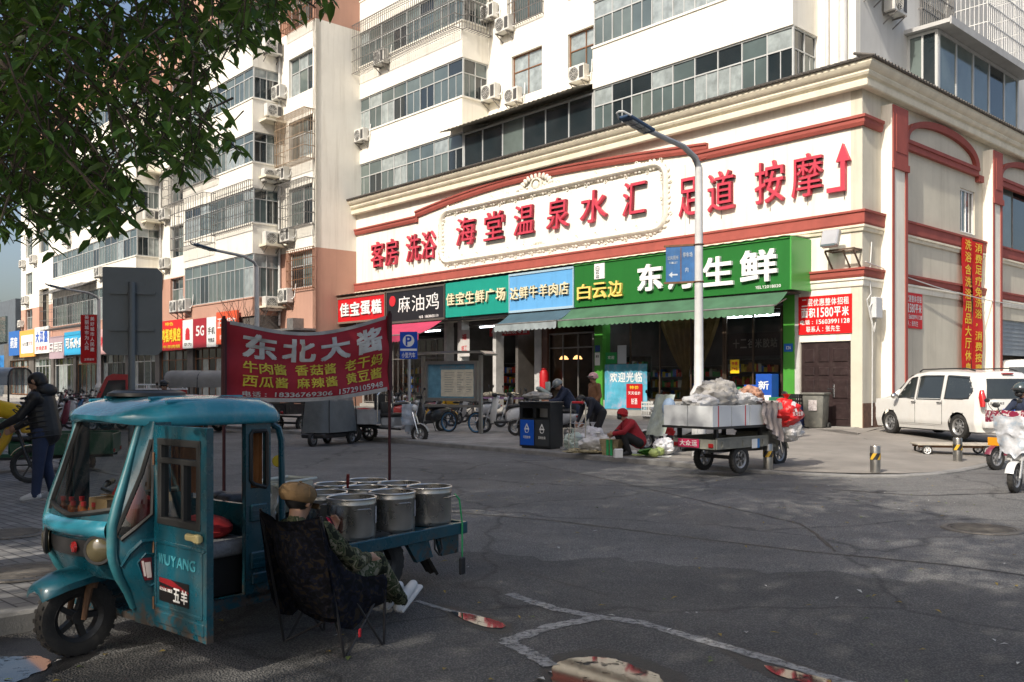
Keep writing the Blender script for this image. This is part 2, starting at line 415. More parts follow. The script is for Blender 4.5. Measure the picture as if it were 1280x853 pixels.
mb.loft(L); tag(mb.build('near_kerb', KERB, smooth=30), kind='structure')

# worn road paint, puddles, manhole covers, litter
PAINT = M('worn_road_paint', (.36, .355, .345), rough=.8, var=.3, scale=8)
_n = PAINT.node_tree; _t = _n.nodes.new('ShaderNodeTexCoord'); _a = _n.nodes.new('ShaderNodeTexNoise'); _a.inputs['Scale'].default_value = 22; _a.inputs['Detail'].default_value = 9; _a.inputs['Roughness'].default_value = .8
_r = _n.nodes.new('ShaderNodeMapRange'); _r.inputs[1].default_value = .36; _r.inputs[2].default_value = .54; _r.inputs[3].default_value = .15; _r.inputs[4].default_value = .85
_n.links.new(_t.outputs['Object'], _a.inputs[0]); _n.links.new(_a.outputs[0], _r.inputs[0]); _n.links.new(_r.outputs[0], _n.nodes['Principled BSDF'].inputs['Alpha'])
def ribbon(mb, pts, w, z=.005, jit=.12, n=12):
    P = [ground_at(*p) for p in pts]; L = []
    for i in range(len(P) - 1):
        for k in range(n + (i == len(P) - 2)): L.append(P[i].lerp(P[i + 1], k / n))
    row = []
    for i, p in enumerate(L):
        t = (L[min(i + 1, len(L) - 1)] - L[max(i - 1, 0)]).normalized(); o = Vector((-t.y, t.x, 0))
        a = w / 2 * (1 + RND.uniform(-jit, jit) * 2); b = w / 2 * (1 + RND.uniform(-jit, jit) * 2)
        row.append((mb.bm.verts.new((p + o * a).to_tuple()[:2] + (z,)), mb.bm.verts.new((p - o * b).to_tuple()[:2] + (z,))))
    for a, b in zip(row, row[1:]): mb.face([a[0], b[0], b[1], a[1]])
mb = MB()
ribbon(mb, [(636, 743), (690, 761), (747, 772)], .10)
ribbon(mb, [(747, 772), (800, 779), (905, 809), (980, 831), (1080, 862)], .10, z=.006)
ribbon(mb, [(745, 774), (690, 784), (632, 803)], .11, z=.007)
ribbon(mb, [(632, 803), (662, 818), (690, 834)], .10, z=.008)
ribbon(mb, [(520, 752), (560, 764), (600, 772)], .05, z=.006)
tag(mb.build('road_markings', PAINT, smooth=0), kind='structure')
TAR = M('tar_seam', (.02, .02, .021), rough=.6, var=.2)
mb = MB()
for pts, w in (([(560, 640), (700, 652), (860, 672), (1010, 690), (1180, 706), (1300, 722)], .05), ([(1000, 655), (1020, 668), (1045, 690)], .03), ([(640, 575), (760, 600), (900, 632), (1000, 655)], .03), ([(1040, 612), (1150, 620), (1290, 616)], .05), ([(430, 700), (600, 700), (760, 745)], .025)):
    ribbon(mb, pts, w, z=.003, jit=.3)
tag(mb.build('road_seams', TAR, smooth=0), kind='structure')
# puddle water and the wet asphalt round it
WATER = M('puddle_water', (.03, .028, .026), rough=.035, var=.4, scale=5, spec=.6)
WET = M('wet_asphalt', (.018, .018, .019), rough=.5, var=.3, scale=6, bump=.6, bscale=90)
_n = WATER.node_tree; _t = _n.nodes.new('ShaderNodeTexCoord'); _a = _n.nodes.new('ShaderNodeTexNoise'); _a.inputs['Scale'].default_value = 6; _a.inputs['Detail'].default_value = 9; _a.inputs['Roughness'].default_value = .7; _r = _n.nodes.new('ShaderNodeMapRange'); _r.inputs[1].default_value = .54; _r.inputs[2].default_value = .62; _r.inputs[3].default_value = 1; _r.inputs[4].default_value = 0
_n.links.new(_t.outputs['Object'], _a.inputs[0]); _n.links.new(_a.outputs[0], _r.inputs[0]); _n.links.new(_r.outputs[0], _n.nodes['Principled BSDF'].inputs['Alpha'])
def blob(mb, pts, z, rag=.04):
    P = [ground_at(*p) for p in pts]; out = []
    n = len(P)
    for i in range(n):
        a, b, c, d = P[i - 1], P[i], P[(i + 1) % n], P[(i + 2) % n]
        for k in range(14):
            t = k / 14; q = .5 * ((2 * b) + (c - a) * t + (2 * a - 5 * b + 4 * c - d) * t * t + (3 * b - a - 3 * c + d) * t ** 3)
            q = q + Vector((noise.noise(q * 7) + .6 * noise.noise(q * 21), noise.noise(q * 7 + Vector((9, 3, 1))) + .6 * noise.noise(q * 23), 0)) * rag
            out.append((q.x, q.y, z))
    f = mb.poly(out)
    if f: bmesh.ops.triangulate(mb.bm, faces=[f])
mb = MB()
blob(mb, [(676, 840), (700, 818), (760, 814), (815, 828), (860, 852), (840, 900), (660, 900)], .003)
blob(mb, [(540, 757), (590, 764), (640, 780), (634, 792), (596, 788)], .0035)
blob(mb, [(900, 806), (990, 826), (1080, 862), (1040, 868), (940, 838)], .0032)
blob(mb, [(-40, 806), (75, 800), (120, 818), (70, 842), (20, 870), (-60, 880)], .0034)
tag(mb.build('wet_road_patch', WET, smooth=0), kind='structure')
mb = MB()
blob(mb, [(690, 846), (702, 827), (752, 823), (800, 836), (828, 853), (800, 890), (690, 895)], .007, .03)
blob(mb, [(563, 766), (592, 770), (629, 780), (626, 786), (598, 783)], .0075, .015)
blob(mb, [(955, 833), (1000, 842), (1040, 853), (1020, 857), (975, 846)], .0072, .015)
blob(mb, [(-30, 828), (42, 822), (66, 830), (40, 846), (0, 860), (-50, 870)], .0074, .03)
tag(mb.build('puddles_water', WATER, smooth=0), kind='structure')
IRON = M('cast_iron', (.17, .155, .135), rough=.6, metal=.6, var=.3, scale=9, bump=.3)
def manhole(px, py, r, z, label, sq=False):
    p = ground_at(px, py, z); t = thing('manhole_cover', label, 'manhole cover', (p.x, p.y, z + .004), 0, 'manhole covers')
    mb = MB()
    mb.cyl((0, 0, 0), (0, 0, .008), r * .92, seg=32)
    for i in range(-5, 6):
        w = math.sqrt(max(0, (r * .85) ** 2 - (i * r * .15) ** 2)); mb.box(-w, w, i * r * .15 - .012, i * r * .15 + .012, .008, .013)
    mb.build('lid', IRON, t)
    mb = MB(); mb.lathe([(r * .94, 0), (r * .94, .011), (r * 1.1, .011), (r * 1.13, 0)], seg=32, caps=False); mb.build('rim', IRON, t)
manhole(1227, 662, .36, 0, 'round iron manhole cover in the sunlit road at the right')
manhole(12, 668, .3, .127, 'dark manhole cover in the brick pavement behind the teal tricycle')
manhole(30, 716, .34, .127, 'pale manhole cover in the brick pavement nearest the teal tricycle')
# ---------------------------------------------------------------- shared building bits
GL = [M('glass_dark', (.018, .026, .03), rough=.06, var=.3, scale=.6, spec=.9), M('glass_blue', (.09, .12, .12), rough=.08, var=.3, scale=.5, spec=.9),
      M('glass_curtained', (.30, .34, .34), rough=.12, var=.35, scale=3, spec=.8, streak=.5), M('glass_green', (.12, .15, .14), rough=.08, var=.3, scale=.7, spec=.9)]
ALU = M('white_aluminium', (.47, .48, .47), rough=.4, var=.1); STEEL = M('grey_steel_bar', (.20, .19, .18), rough=.5, metal=.3, var=.25, scale=6)
WOODF = M('brown_window_wood', (.20, .09, .04), rough=.6, var=.3, scale=5)
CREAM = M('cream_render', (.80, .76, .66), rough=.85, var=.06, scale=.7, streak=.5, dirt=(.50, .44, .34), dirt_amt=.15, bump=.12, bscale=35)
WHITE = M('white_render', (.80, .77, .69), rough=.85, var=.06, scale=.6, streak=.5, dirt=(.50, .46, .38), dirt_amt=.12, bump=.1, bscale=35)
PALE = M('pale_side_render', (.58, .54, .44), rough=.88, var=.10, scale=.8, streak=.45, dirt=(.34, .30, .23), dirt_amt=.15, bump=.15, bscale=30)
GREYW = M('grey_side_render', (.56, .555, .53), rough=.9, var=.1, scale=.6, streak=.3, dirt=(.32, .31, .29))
SALMON = M('salmon_render', (.47, .27, .20), rough=.88, var=.08, scale=.7, streak=.25, dirt=(.26, .14, .11), bump=.1, bscale=35)
MOULD = M('cream_moulding', (.72, .66, .52), rough=.8, var=.12, scale=2, streak=.3, dirt=(.4, .34, .24))
BRICKRED = M('red_band_paint', (.31, .068, .05), rough=.7, var=.15, scale=2.5, streak=.2, dirt=(.22, .05, .035), dirt_amt=.12)
TILE = M('dark_eave_tile', (.10, .09, .08), rough=.8, var=.3, scale=8)
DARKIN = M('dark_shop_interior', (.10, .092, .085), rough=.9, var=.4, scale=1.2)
CONC = M('worn_concrete', (.30, .29, .27), rough=.9, var=.2, scale=2, dirt_amt=.35, bump=.2)
R90 = Matrix.Rotation(R(90), 4, 'Z')
def wall(mb, x0, x1, z0, z1, y0, y1, holes=()):
    xs = sorted({x0, x1, *[h[0] for h in holes], *[h[1] for h in holes]}); zs = sorted({z0, z1, *[h[2] for h in holes], *[h[3] for h in holes]})
    xs = [x for x in xs if x0 <= x <= x1]; zs = [z for z in zs if z0 <= z <= z1]
    for i in range(len(xs) - 1):
        run = None
        for j in range(len(zs) - 1):
            cx = (xs[i] + xs[i + 1]) / 2; cz = (zs[j] + zs[j + 1]) / 2
            solid = not any(h[0] < cx < h[1] and h[2] < cz < h[3] for h in holes)
            if solid: run = [run[0], zs[j + 1]] if run else [zs[j], zs[j + 1]]
            if (not solid or j == len(zs) - 2) and run:
                mb.box(xs[i], xs[i + 1], y0, y1, run[0], run[1]); run = None
def glaze(parent, x0, x1, z0, z1, y, cols, transom=.66, mtx=None, fmat=None, name='window', fw=.055, mats=None, bias=None, split=True, sill=True):
    """A window: a frame with its panes as a sub-part. Built facing -y; mtx turns it."""
    fmat = fmat or ALU; n = cols; mb = MB(); pn = MB(); bias = bias or (0, 1, 1, 2, 3)
    zt = z0 + (z1 - z0) * transom if transom else z1
    mb.box(x0, x1, y, y + .07, z0, z0 + fw); mb.box(x0, x1, y, y + .07, z1 - fw, z1)
    for i in range(n + 1):
        x = x0 + (x1 - x0) * i / n; w = fw if i in (0, n) else fw * .7
        a, b = (x, x + w) if i == 0 else ((x - w, x) if i == n else (x - w / 2, x + w / 2)); mb.box(a, b, y + .004, y + .066, z0 + fw, z1 - fw)
    if transom: mb.box(x0 + fw, x1 - fw, y + .008, y + .062, zt - fw * .4, zt + fw * .4)
    for i in range(n):
        a = x0 + (x1 - x0) * i / n; b = x0 + (x1 - x0) * (i + 1) / n
        for c, d in (((z0, zt), (zt, z1)) if transom else ((z0, z1),)):
            pn.m = RND.choice(bias); t = RND.uniform(-.006, .006)
            pn.poly([(a, y + .035 + t, c), (b, y + .035 - t, c), (b, y + .035 - t + .004, d), (a, y + .035 + t + .004, d)])
            if split and (d - c) > .8 and (b - a) > .55: mb.box((a + b) / 2 - .015, (a + b) / 2 + .015, y + .02, y + .055, c, d)
    if sill: mb.box(x0 - .04, x1 + .04, y - .05, y + .07, z0 - .05, z0 - .002)
    f = mb.build(name, fmat, parent, mtx, smooth=0); pn.build('pane', mats or GL, f, mtx, smooth=0, recalc=False)
    return f
def cage(parent, x0, x1, z0, z1, y, dep, mtx=None, step=.13, mat=None, floor=True, name='window_cage', closed_top=True):
    mb = MB(); yo = y - dep; r = .011
    def vbar(x, yy): mb.box(x - r, x + r, yy - r, yy + r, z0, z1)
    n = max(2, int((x1 - x0) / step))
    for i in range(n + 1): vbar(x0 + (x1 - x0) * i / n, yo)
    m = max(1, int(dep / step))
    for i in range(m):
        for x in (x0, x1): vbar(x, yo + dep * (i + .9) / (m + .9))
    for k in range(5):
        z = z0 + (z1 - z0) * k / 4
        mb.box(x0, x1, yo - .016, yo + .010, z - .014, z + .014)
        for x in (x0, x1): mb.box(x - .014, x + .014, yo, y, z - .014, z + .014)
    if floor:
        for i in range(n + 1):
            x = x0 + (x1 - x0) * i / n; mb.box(x - r, x + r, yo, y, z0 - .02, z0)
            if closed_top: mb.box(x - r, x + r, yo, y, z1, z1 + .02)
    return mb.build(name, mat or STEEL, parent, mtx, smooth=0)
def sweep_corner(mb, prof, x_left, y_far):
    """Run a moulding (outward, z) along the main face and round the corner onto the side face of the corner building."""
    loops = [[(x_left, -d, z) for d, z in prof], [(d, -d, z) for d, z in prof], [(d, y_far, z) for d, z in prof]]
    mb.loft(loops, closed=True, caps=True)
# ---------------------------------------------------------------- the corner building (sauna below, flats above)
XL = -26.45; SIDELEN = 34.0
cb = thing('corner_building', 'cream corner building with red bands, carved frame and flats above the shops', 'building', MAIN.o, MAIN.a)
FX = lambda px, y=0: MAIN.X(px, y)
mb = MB()
wall(mb, XL, -.35, 4.25, 10.62, 0, .35)                                # main face above the shops
wall(mb, FX(996), -.35, 0, 4.25, 0, .35, [(FX(1000), FX(1064), .3, 2.8)])
mb.build('front_wall', CREAM, cb, smooth=0)
mb = MB()
SW = [(6.87, 8.12, 6.68, 8.16), (10.3, 17.2, 6.55, 9.0), (10.4, 16.8, .3, 3.9)]
wall(mb, 0, SIDELEN, 0, 10.62, -.0, .35, SW)
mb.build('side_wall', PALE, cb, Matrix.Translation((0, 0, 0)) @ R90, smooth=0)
mb = MB(); mb.box(XL, -.35, .35, SIDELEN, 10.3, 10.7); mb.box(XL, XL + .3, .35, SIDELEN, 0, 10.3); mb.box(XL, -.35, SIDELEN - .3, SIDELEN, 0, 10.3)
mb.build('podium_roof', CONC, cb, smooth=0)
# cornice
mb = MB()
sweep_corner(mb, [(.003, 9.98), (.26, 9.95), (.29, 9.98), (.30, 10.13), (.25, 10.16), (.26, 10.21), (.34, 10.25), (.38, 10.32), (.37, 10.37), (.41, 10.4), (.48, 10.46), (.52, 10.54), (.52, 10.62), (.003, 10.62)], XL, SIDELEN)
mb.build('cornice', MOULD, cb, smooth=25)
mb = MB(); sweep_corner(mb, [(.003, 10.624), (.58, 10.624), (.60, 10.66), (.003, 10.86)], XL, SIDELEN)
for i in range(130):
    x = XL + .1 + i * .205; mb.cyl((x, -.62, 10.65), (x, -.003, 10.86), .045, seg=6)
for i in range(150):
    y = -.5 + i * .205; mb.cyl((.62, y, 10.65), (.003, y, 10.86), .045, seg=6)
mb.build('eave_tiles', TILE, cb, smooth=30)
# bands
def band(z0, z1, dep, mat, name, xl=XL, yf=SIDELEN, lip=.0):
    mb = MB(); sweep_corner(mb, [(.002, z0), (dep * .7, z0), (dep, z0 + .06), (dep, z1 - .08), (dep + .04, z1 - .06), (dep + .04, z1), (.002, z1)], xl, yf); return mb.build(name, mat, cb, smooth=20)
band(6.10, 6.52, .12, BRICKRED, 'red_band'); band(5.93, 6.10, .07, MOULD, 'cream_band')
band(4.62, 4.88, .10, BRICKRED, 'red_band', FX(1013)); band(4.36, 4.60, .05, CREAM, 'cream_band', FX(1013))
# the upper red string course: left run, raised arch in the middle, right run
def course(pts, name='string_course'):
    mb = MB(); L = []
    for i, (x, z) in enumerate(pts):
        L.append([(x, -.002, z), (x, -.08, z), (x, -.12, z + .1), (x, -.12, z + .2), (x, -.16, z + .22), (x, -.16, z + .29), (x, -.002, z + .29)])
    mb.loft(L); return mb.build(name, BRICKRED, cb, smooth=20)
xa, xb = FX(521), FX(885)
course([(XL, 8.95), (xa + .05, 8.95)])
course([(xa + .02 + (xb - xa) * i / 28, 9.16 + .47 * (max(0, 1 - abs((i / 28 - .42) / .58) ** 1.7) if i / 28 > .42 else max(0, 1 - abs((i / 28 - .42) / .42) ** 1.7))) for i in range(29)])
mb = MB(); mb.box(xa, xa + .14, -.11, -.004, 8.95, 9.18); mb.box(xb - .2, xb, -.11, -.004, 8.95, 9.17); mb.build('string_course', BRICKRED, cb, smooth=0)
mb = MB(); sweep_corner(mb, [(.002, 8.92), (.08, 8.92), (.12, 9.02), (.12, 9.12), (.16, 9.14), (.16, 9.22), (.002, 9.22)], xb - .55, 1.06); mb.build('string_course', BRICKRED, cb, smooth=20)
# the raised middle panel and the ornate plaster frame
CARVE = M('plaster_carving', (.74, .70, .60), rough=.8, var=.15, scale=5, dirt=(.38, .33, .25), dirt_amt=.3)
mb = MB(); mb.box(FX(540), FX(857), -.05, .1, 6.53, 8.9); mb.build('sign_panel', WHITE, cb, smooth=0)
fx0, fx1, fz0, fz1, fr_ = FX(553) , FX(834), 6.88, 9.12, .5
ring = []
for cx_, cz_, a0 in ((fx1 - fr_, fz1 - fr_, 0), (fx0 + fr_, fz1 - fr_, 90), (fx0 + fr_, fz0 + fr_, 180), (fx1 - fr_, fz0 + fr_, 270)):
    for k in range(5):
        a = R(a0 + 22.5 * k); ring.append((cx_ + fr_ * math.cos(a), cz_ + fr_ * math.sin(a)))
dense = []
for i in range(len(ring)):
    a = Vector(ring[i]); b = Vector(ring[(i + 1) % len(ring)]); n = max(1, int((b - a).length / .16))
    for k in range(n): dense.append(a.lerp(b, k / n))
mb = MB(); mb.tube([(p.x, -.055, p.y) for p in dense], .13, 6, closed=True)
nd = len(dense)
for i, p in enumerate(dense):
    t = (dense[(i + 1) % nd] - dense[i - 1]).normalized(); n = Vector((t.y, -t.x))
    for s_, ln in ((1, .17), (-1, .13)):
        q = p + n * s_ * (.1 + .03 * math.sin(i * 1.7)); d = (n * s_ + t * .9).normalized()
        mb.ell((q.x, -.075, q.y), (ln * .62, .05, .075), Matrix.Rotation(-math.atan2(d.y, d.x), 3, 'Y'), 7, 4)
    if i % 3 == 0:
        q = p + n * .2 * (1 if i % 2 else -1); mb.torus((q.x, -.06, q.y), .055, .022, (0, 1, 0), 9, 5)
for cx_, cz_, sc in ((FX(672), fz1 + .12, 1.0), (FX(675), fz0 - .05, .55)):
    for k in range(13):
        a = R(180 * k / 12); mb.ell((cx_ + sc * .85 * math.cos(a), -.09, cz_ + sc * .5 * math.sin(a)), (.10 * sc, .06, .14 * sc), Matrix.Rotation(-a + R(90), 3, 'Y'), 7, 5)
    mb.torus((cx_, -.07, cz_ + .1 * sc), .3 * sc, .06 * sc, (0, 1, 0), 16, 6); mb.ell((cx_, -.09, cz_ + .1 * sc), (.18 * sc, .09, .2 * sc))
    for s_ in (-1, 1):
        for k in range(3): mb.torus((cx_ + s_ * sc * (.5 + .28 * k), -.06, cz_ - .02), .13 * sc, .04 * sc, (0, 1, 0), 12, 6)
mb.build('carved_frame', CARVE, cb, smooth=60)
# raised red characters
REDCH = M('red_sign_face', (.52, .05, .08), rough=.45, var=.12, scale=3)
sg = fthing('wall_sign', 'raised red characters across the cream wall, six of them inside the carved frame', 'sign', MAIN, 0, 0, 0)
def ch_px(s, a, b, z0, z1, dep=.07, y=-.16, lean=0.0):
    for c in ([s] if len(s) == 1 else s):
        mb = MB(); x0, x1 = FX(a, y), FX(b, y); put_text(mb, c, x0, x1, z0, z1, y, .005, dep, 'line', (lambda p: (p[0] + lean * (p[2] - z0), p[1], p[2])) if lean else None)
        mb.build('character', REDCH, sg, smooth=0, recalc=False)
for s, a, b in (('海', 569, 592), ('堂', 604, 628), ('温', 641, 666), ('泉', 682, 709), ('水', 724, 757), ('汇', 777, 805)): ch_px(s, a, b, 7.48, 8.66, .14, -.22, .06)
for s, a, b in (('客', 463, 479), ('房', 481, 496), ('洗', 507, 524), ('浴', 526, 544)): ch_px(s, a, b, 7.15, 8.4, .14, -.16)
for s, a, b in (('足', 848, 871), ('道', 884, 917), ('按', 943, 979), ('摩', 989, 1027)): ch_px(s, a, b, 7.14, 8.42, .14, -.16)
mb = MB(); ax = FX(1053, -.16); a0 = FX(1033, -.16)
mb.box(ax - .07, ax + .07, -.16, -.02, 7.26, 8.05); mb.box(a0, ax + .07, -.162, -.022, 7.13, 7.262); mb.prism([(ax - .21, 7.98), (ax + .21, 7.98), (ax, 8.5)], -.163, -.023)
mb.build('arrow', REDCH, sg, smooth=0)
mb = MB()
for px in (471, 489, 515, 535, 580, 616, 654, 696, 740, 791, 860, 900, 961, 1008, 1054): x = FX(px, -.1); mb.cyl((x, -.03, 6.9), (x, -.03, 7.5), .012, seg=5)
mb.build('wire', STEEL, sg, smooth=0)
# side street face: pilasters, arches, bands are on the wall plane x=0 of the building; local SIDE coordinates turned by R90
for i, (a, b) in enumerate(((1.15, 2.15), (8.85, 9.7), (16.6, 17.5), (24.3, 25.2))):
    p = fthing if False else None
    mb = MB(); mb.box(a, b, -.32, 0, 0, 9.72); w = (b - a)
    q = mb.build('pilaster', CREAM, cb, R90, smooth=0)
    mb = MB()
    mb.box(a + .03, b + .0, -.36, -.321, 8.0 + .05, 9.7); mb.box(a, b + .05, -.39, -.322, 7.85, 8.05)
    mb.box(a + .02, a + .13, -.35, -.323, 0, 7.85); mb.box(b - .15, b, -.35, -.323, 0, 7.85)
    mb.box(a + .2, b - .12, -.375, -.361, 8.35, 9.45); mb.build('trim', BRICKRED, q, R90, smooth=0)
def arch_panel(x0, x1, z0, rise):
    mb = MB(); n = 24
    def pt(t, k): return (x0 - k + (x1 - x0 + 2 * k) * (.5 - .5 * math.cos(math.pi * t)), z0 + (rise + k) * math.sin(math.pi * t) ** .8)
    L = []
    for i in range(n + 1):
        (a, b), (c, d) = pt(i / n, 0), pt(i / n, .2); L.append([(a, -.004, b), (a, -.13, b), (c, -.17, d), (c, -.004, d)])
    mb.loft(L); mb.box(x0 - .2, x1 + .2, -.14, -.003, z0 - .26, z0 - .004); mb.box(x0 - .2, x1 + .2, -.18, -.004, z0 - .08, z0 + .03)
    for x in (x0 - .45, x1 + .28): mb.box(x - .08, x + .3, -.16, -.003, z0 - .42, z0 - .2)
    mb.build('arch_moulding', BRICKRED, cb, R90, smooth=25)
arch_panel(2.75, 7.95, 8.95, .72); arch_panel(10.35, 16.0, 8.95, .72); arch_panel(18.2, 23.6, 8.95, .72)
glaze(cb, 6.87, 8.12, 6.68, 8.16, .05, 2, 0, R90, M('white_pvc', (.75, .75, .74), rough=.35, var=.05))
glaze(cb, 10.3, 17.2, 6.55, 9.0, .1, 4, 0, R90, STEEL, bias=(0, 0, 3), split=False)
mb = MB(); mb.box(1.06 + 1.1, 8.85, -.12, -.002, 6.1, 6.1 + .001); mb.bm.free()
# podium: back panels behind the windows
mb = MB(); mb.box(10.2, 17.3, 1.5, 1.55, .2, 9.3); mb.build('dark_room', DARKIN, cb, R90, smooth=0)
SHUT = M('roller_shutter', (.30, .33, .36), rough=.5, metal=.4, var=.15)
mb = MB()
for i in range(16): mb.box(10.4, 16.8, .08 + .02 * (i % 2), .2, 2.7 + i * .075, 2.7 + (i + 1) * .075)
mb.box(10.4, 16.8, .05, .25, 2.6, 2.7); mb.build('roller_shutter', SHUT, cb, R90, smooth=0)
# ground-floor shop fronts: floor, back wall, piers
SX0, SX1 = XL + .3, FX(996)
mb = MB(); mb.box(SX0, SX1, .0, 6.0, .1, .56); mb.box(SX0, SX1, -.45, 0, .1, .42); mb.build('shop_step', CONC, cb, smooth=0)
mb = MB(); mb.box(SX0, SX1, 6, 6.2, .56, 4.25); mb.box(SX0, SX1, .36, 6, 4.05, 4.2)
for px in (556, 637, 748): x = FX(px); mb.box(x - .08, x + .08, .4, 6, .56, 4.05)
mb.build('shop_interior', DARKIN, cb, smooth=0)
PIERG = M('green_pillar_cladding', (.07, .30, .04), rough=.4, var=.1)
PIERW = M('white_pillar_paint', (.5, .49, .47), rough=.7, var=.2, dirt_amt=.4)
BROWNT = M('brown_pillar_tile', (.12, .055, .035), rough=.35, var=.25, scale=6)
def pier(px0, px1, mat, z1=4.25, y=-.05, name='shop_pillar'):
    mb = MB(); mb.box(FX(px0, y), FX(px1, y), y, .38, .3, z1); return mb.build(name, mat, cb, smooth=0)
pier(743, 753, PIERG); pier(979, 993, PIERG); pier(993.3, 999, PIERW, 4.25, -.03); pier(668, 676, PIERW, 3.9); pier(676.5, 684, BROWNT, 3.9, .0); pier(616, 620, PIERW, 3.9); pier(572, 577, PIERW); pier(555, 558, PIERW)
# glass fronts
SHOPG = bpy.data.materials.new('shop_glass'); SHOPG.use_nodes = True
_n = SHOPG.node_tree; _n.nodes.clear(); _o = _n.nodes.new('ShaderNodeOutputMaterial'); _m = _n.nodes.new('ShaderNodeMixShader'); _t = _n.nodes.new('ShaderNodeBsdfTransparent'); _g = _n.nodes.new('ShaderNodeBsdfGlossy'); _f = _n.nodes.new('ShaderNodeFresnel')
_t.inputs[0].default_value = (.82, .86, .84, 1); _g.inputs['Roughness'].default_value = .03; _f.inputs[0].default_value = 1.6
_n.links.new(_f.outputs[0], _m.inputs[0]); _n.links.new(_t.outputs[0], _m.inputs[1]); _n.links.new(_g.outputs[0], _m.inputs[2]); _n.links.new(_m.outputs[0], _o.inputs[0])
BRONZE = M('bronze_frame', (.10, .07, .05), rough=.4, metal=.4, var=.2)
def shopfront(px0, px1, cols, z0=.6, z1=3.95, y=.1, fm=BRONZE, transom=0, name='shop_window'):
    return glaze(cb, FX(px0, y), FX(px1, y), z0, z1, y, cols, transom, None, fm, name, .07, [SHOPG], (0,), False, False)
shopfront(753, 905, 4, .95); shopfront(905.5, 978, 2, .95); shopfront(685, 742, 3, .6, 3.5, fm=STEEL, transom=.8)
mb = MB(); mb.box(FX(753), FX(978), .0, .25, .56, .95); mb.build('window_plinth', CONC, cb, smooth=0)
glaze(cb, FX(484), FX(554), .6, 3.6, .3, 5, .7, None, STEEL, 'shop_window', .06, [SHOPG], (0,), True, False)
glaze(cb, FX(448), FX(481), .6, 3.6, .3, 3, .7, None, STEEL, 'shop_window', .06, [SHOPG], (0,), True, False)
# the dark panelled door at the corner
DOORM = M('dark_brown_door', (.035, .022, .022), rough=.35, var=.35, scale=5, dirt=(.12, .10, .09), dirt_amt=.25)
dx0, dx1 = FX(1000.5), FX(1063.5)
mb = MB(); mb.box(dx0, dx1, .05, .11, .31, 2.79, .01)
wd = dx1 - dx0
for (a, b) in ((.07, .27), (.36, .56), (.64, .93)):
    for (c, d) in ((.08, .28), (.33, .55), (.60, .70), (.76, .92)): mb.cbox((dx0 + wd * (a + b) / 2, .045, .31 + 2.48 * (c + d) / 2), (wd * (b - a), .04, 2.48 * (d - c)), None, .018)
dr = mb.build('door', DOORM, cb, smooth=0)
mb = MB(); x = dx0 + wd * .66; mb.box(x - .03, x + .03, .005, .045, 1.15, 1.55, .01); mb.tube([(x, -.0, 1.4), (x, -.06, 1.4), (x - .15, -.06, 1.4)], .014, 6); mb.build('handle', M('chrome', (.6, .6, .6), rough=.2, metal=1, var=0), dr)
mb = MB(); mb.box(dx0 - .1, dx1 + .25, -.28, .05, .2, .31); mb.build('door_step', CONC, cb, smooth=0)
mb = MB(); mb.box(0, 1.14, -.03, -.002, .28, 1.0); mb.build('brown_plinth', M('brown_plinth', (.14, .075, .05), rough=.85, var=.4, scale=7, dirt_amt=.5), cb, R90, smooth=0)
# ---------------------------------------------------------------- flats above
WX = -1.06; XLU = FX(446, .2)
BL0, BL1, BR0, BR1 = XLU + .02, -18.30, -10.60, -2.32
FL = [(10.8, 12.55), (14.12, 15.82), (17.45, 19.12), (20.75, 22.4)]     # glazing of each storey, bottom and top
WINZ = [(13.9, 15.75), (17.1, 18.95), (20.4, 22.2)]
holes = []
WINX = [(-16.75, -14.85), (-13.35, -11.55)]
for z0, z1 in WINZ:
    for a, b in WINX: holes.append((a, b, z0, z1))
holes.append((BL1, BR0, 10.8, 12.45))
mb = MB(); wall(mb, XLU, WX, 10.7, 24.2, 1.7, 2.0, holes); mb.build('upper_wall', WHITE, cb, smooth=0)
mb = MB(); SH = [(1.9 + 1.0, 4.1, 14.0, 15.6), (6.2, 8.6, 12.9, 15.6), (1.9 + 1.0, 4.1, 17.2, 18.8), (6.2, 8.6, 16.6, 18.6)]
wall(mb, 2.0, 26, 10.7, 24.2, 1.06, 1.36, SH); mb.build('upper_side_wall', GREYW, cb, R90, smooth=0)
mb = MB(); mb.box(XLU, WX - .3, 2.0, 26, 24.0, 24.2); mb.box(XLU, XLU + .3, 2.0, 26, 10.7, 24.0); mb.box(XLU, WX - .3, 25.7, 26, 10.7, 24.0); mb.build('upper_roof', CONC, cb, smooth=0)
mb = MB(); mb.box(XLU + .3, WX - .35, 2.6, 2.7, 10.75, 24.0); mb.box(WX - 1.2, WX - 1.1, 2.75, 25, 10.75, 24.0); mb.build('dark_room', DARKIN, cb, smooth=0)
for z0, z1 in WINZ:
    for a, b in WINX: glaze(cb, a, b, z0, z1, 1.82, 2, .62, None, WOODF, bias=(1, 2, 2, 3), split=False)
for a, b, c, d in SH: glaze(cb, a, b, c, d, 1.16, 2, .7, R90, ALU, bias=(0, 1, 2))
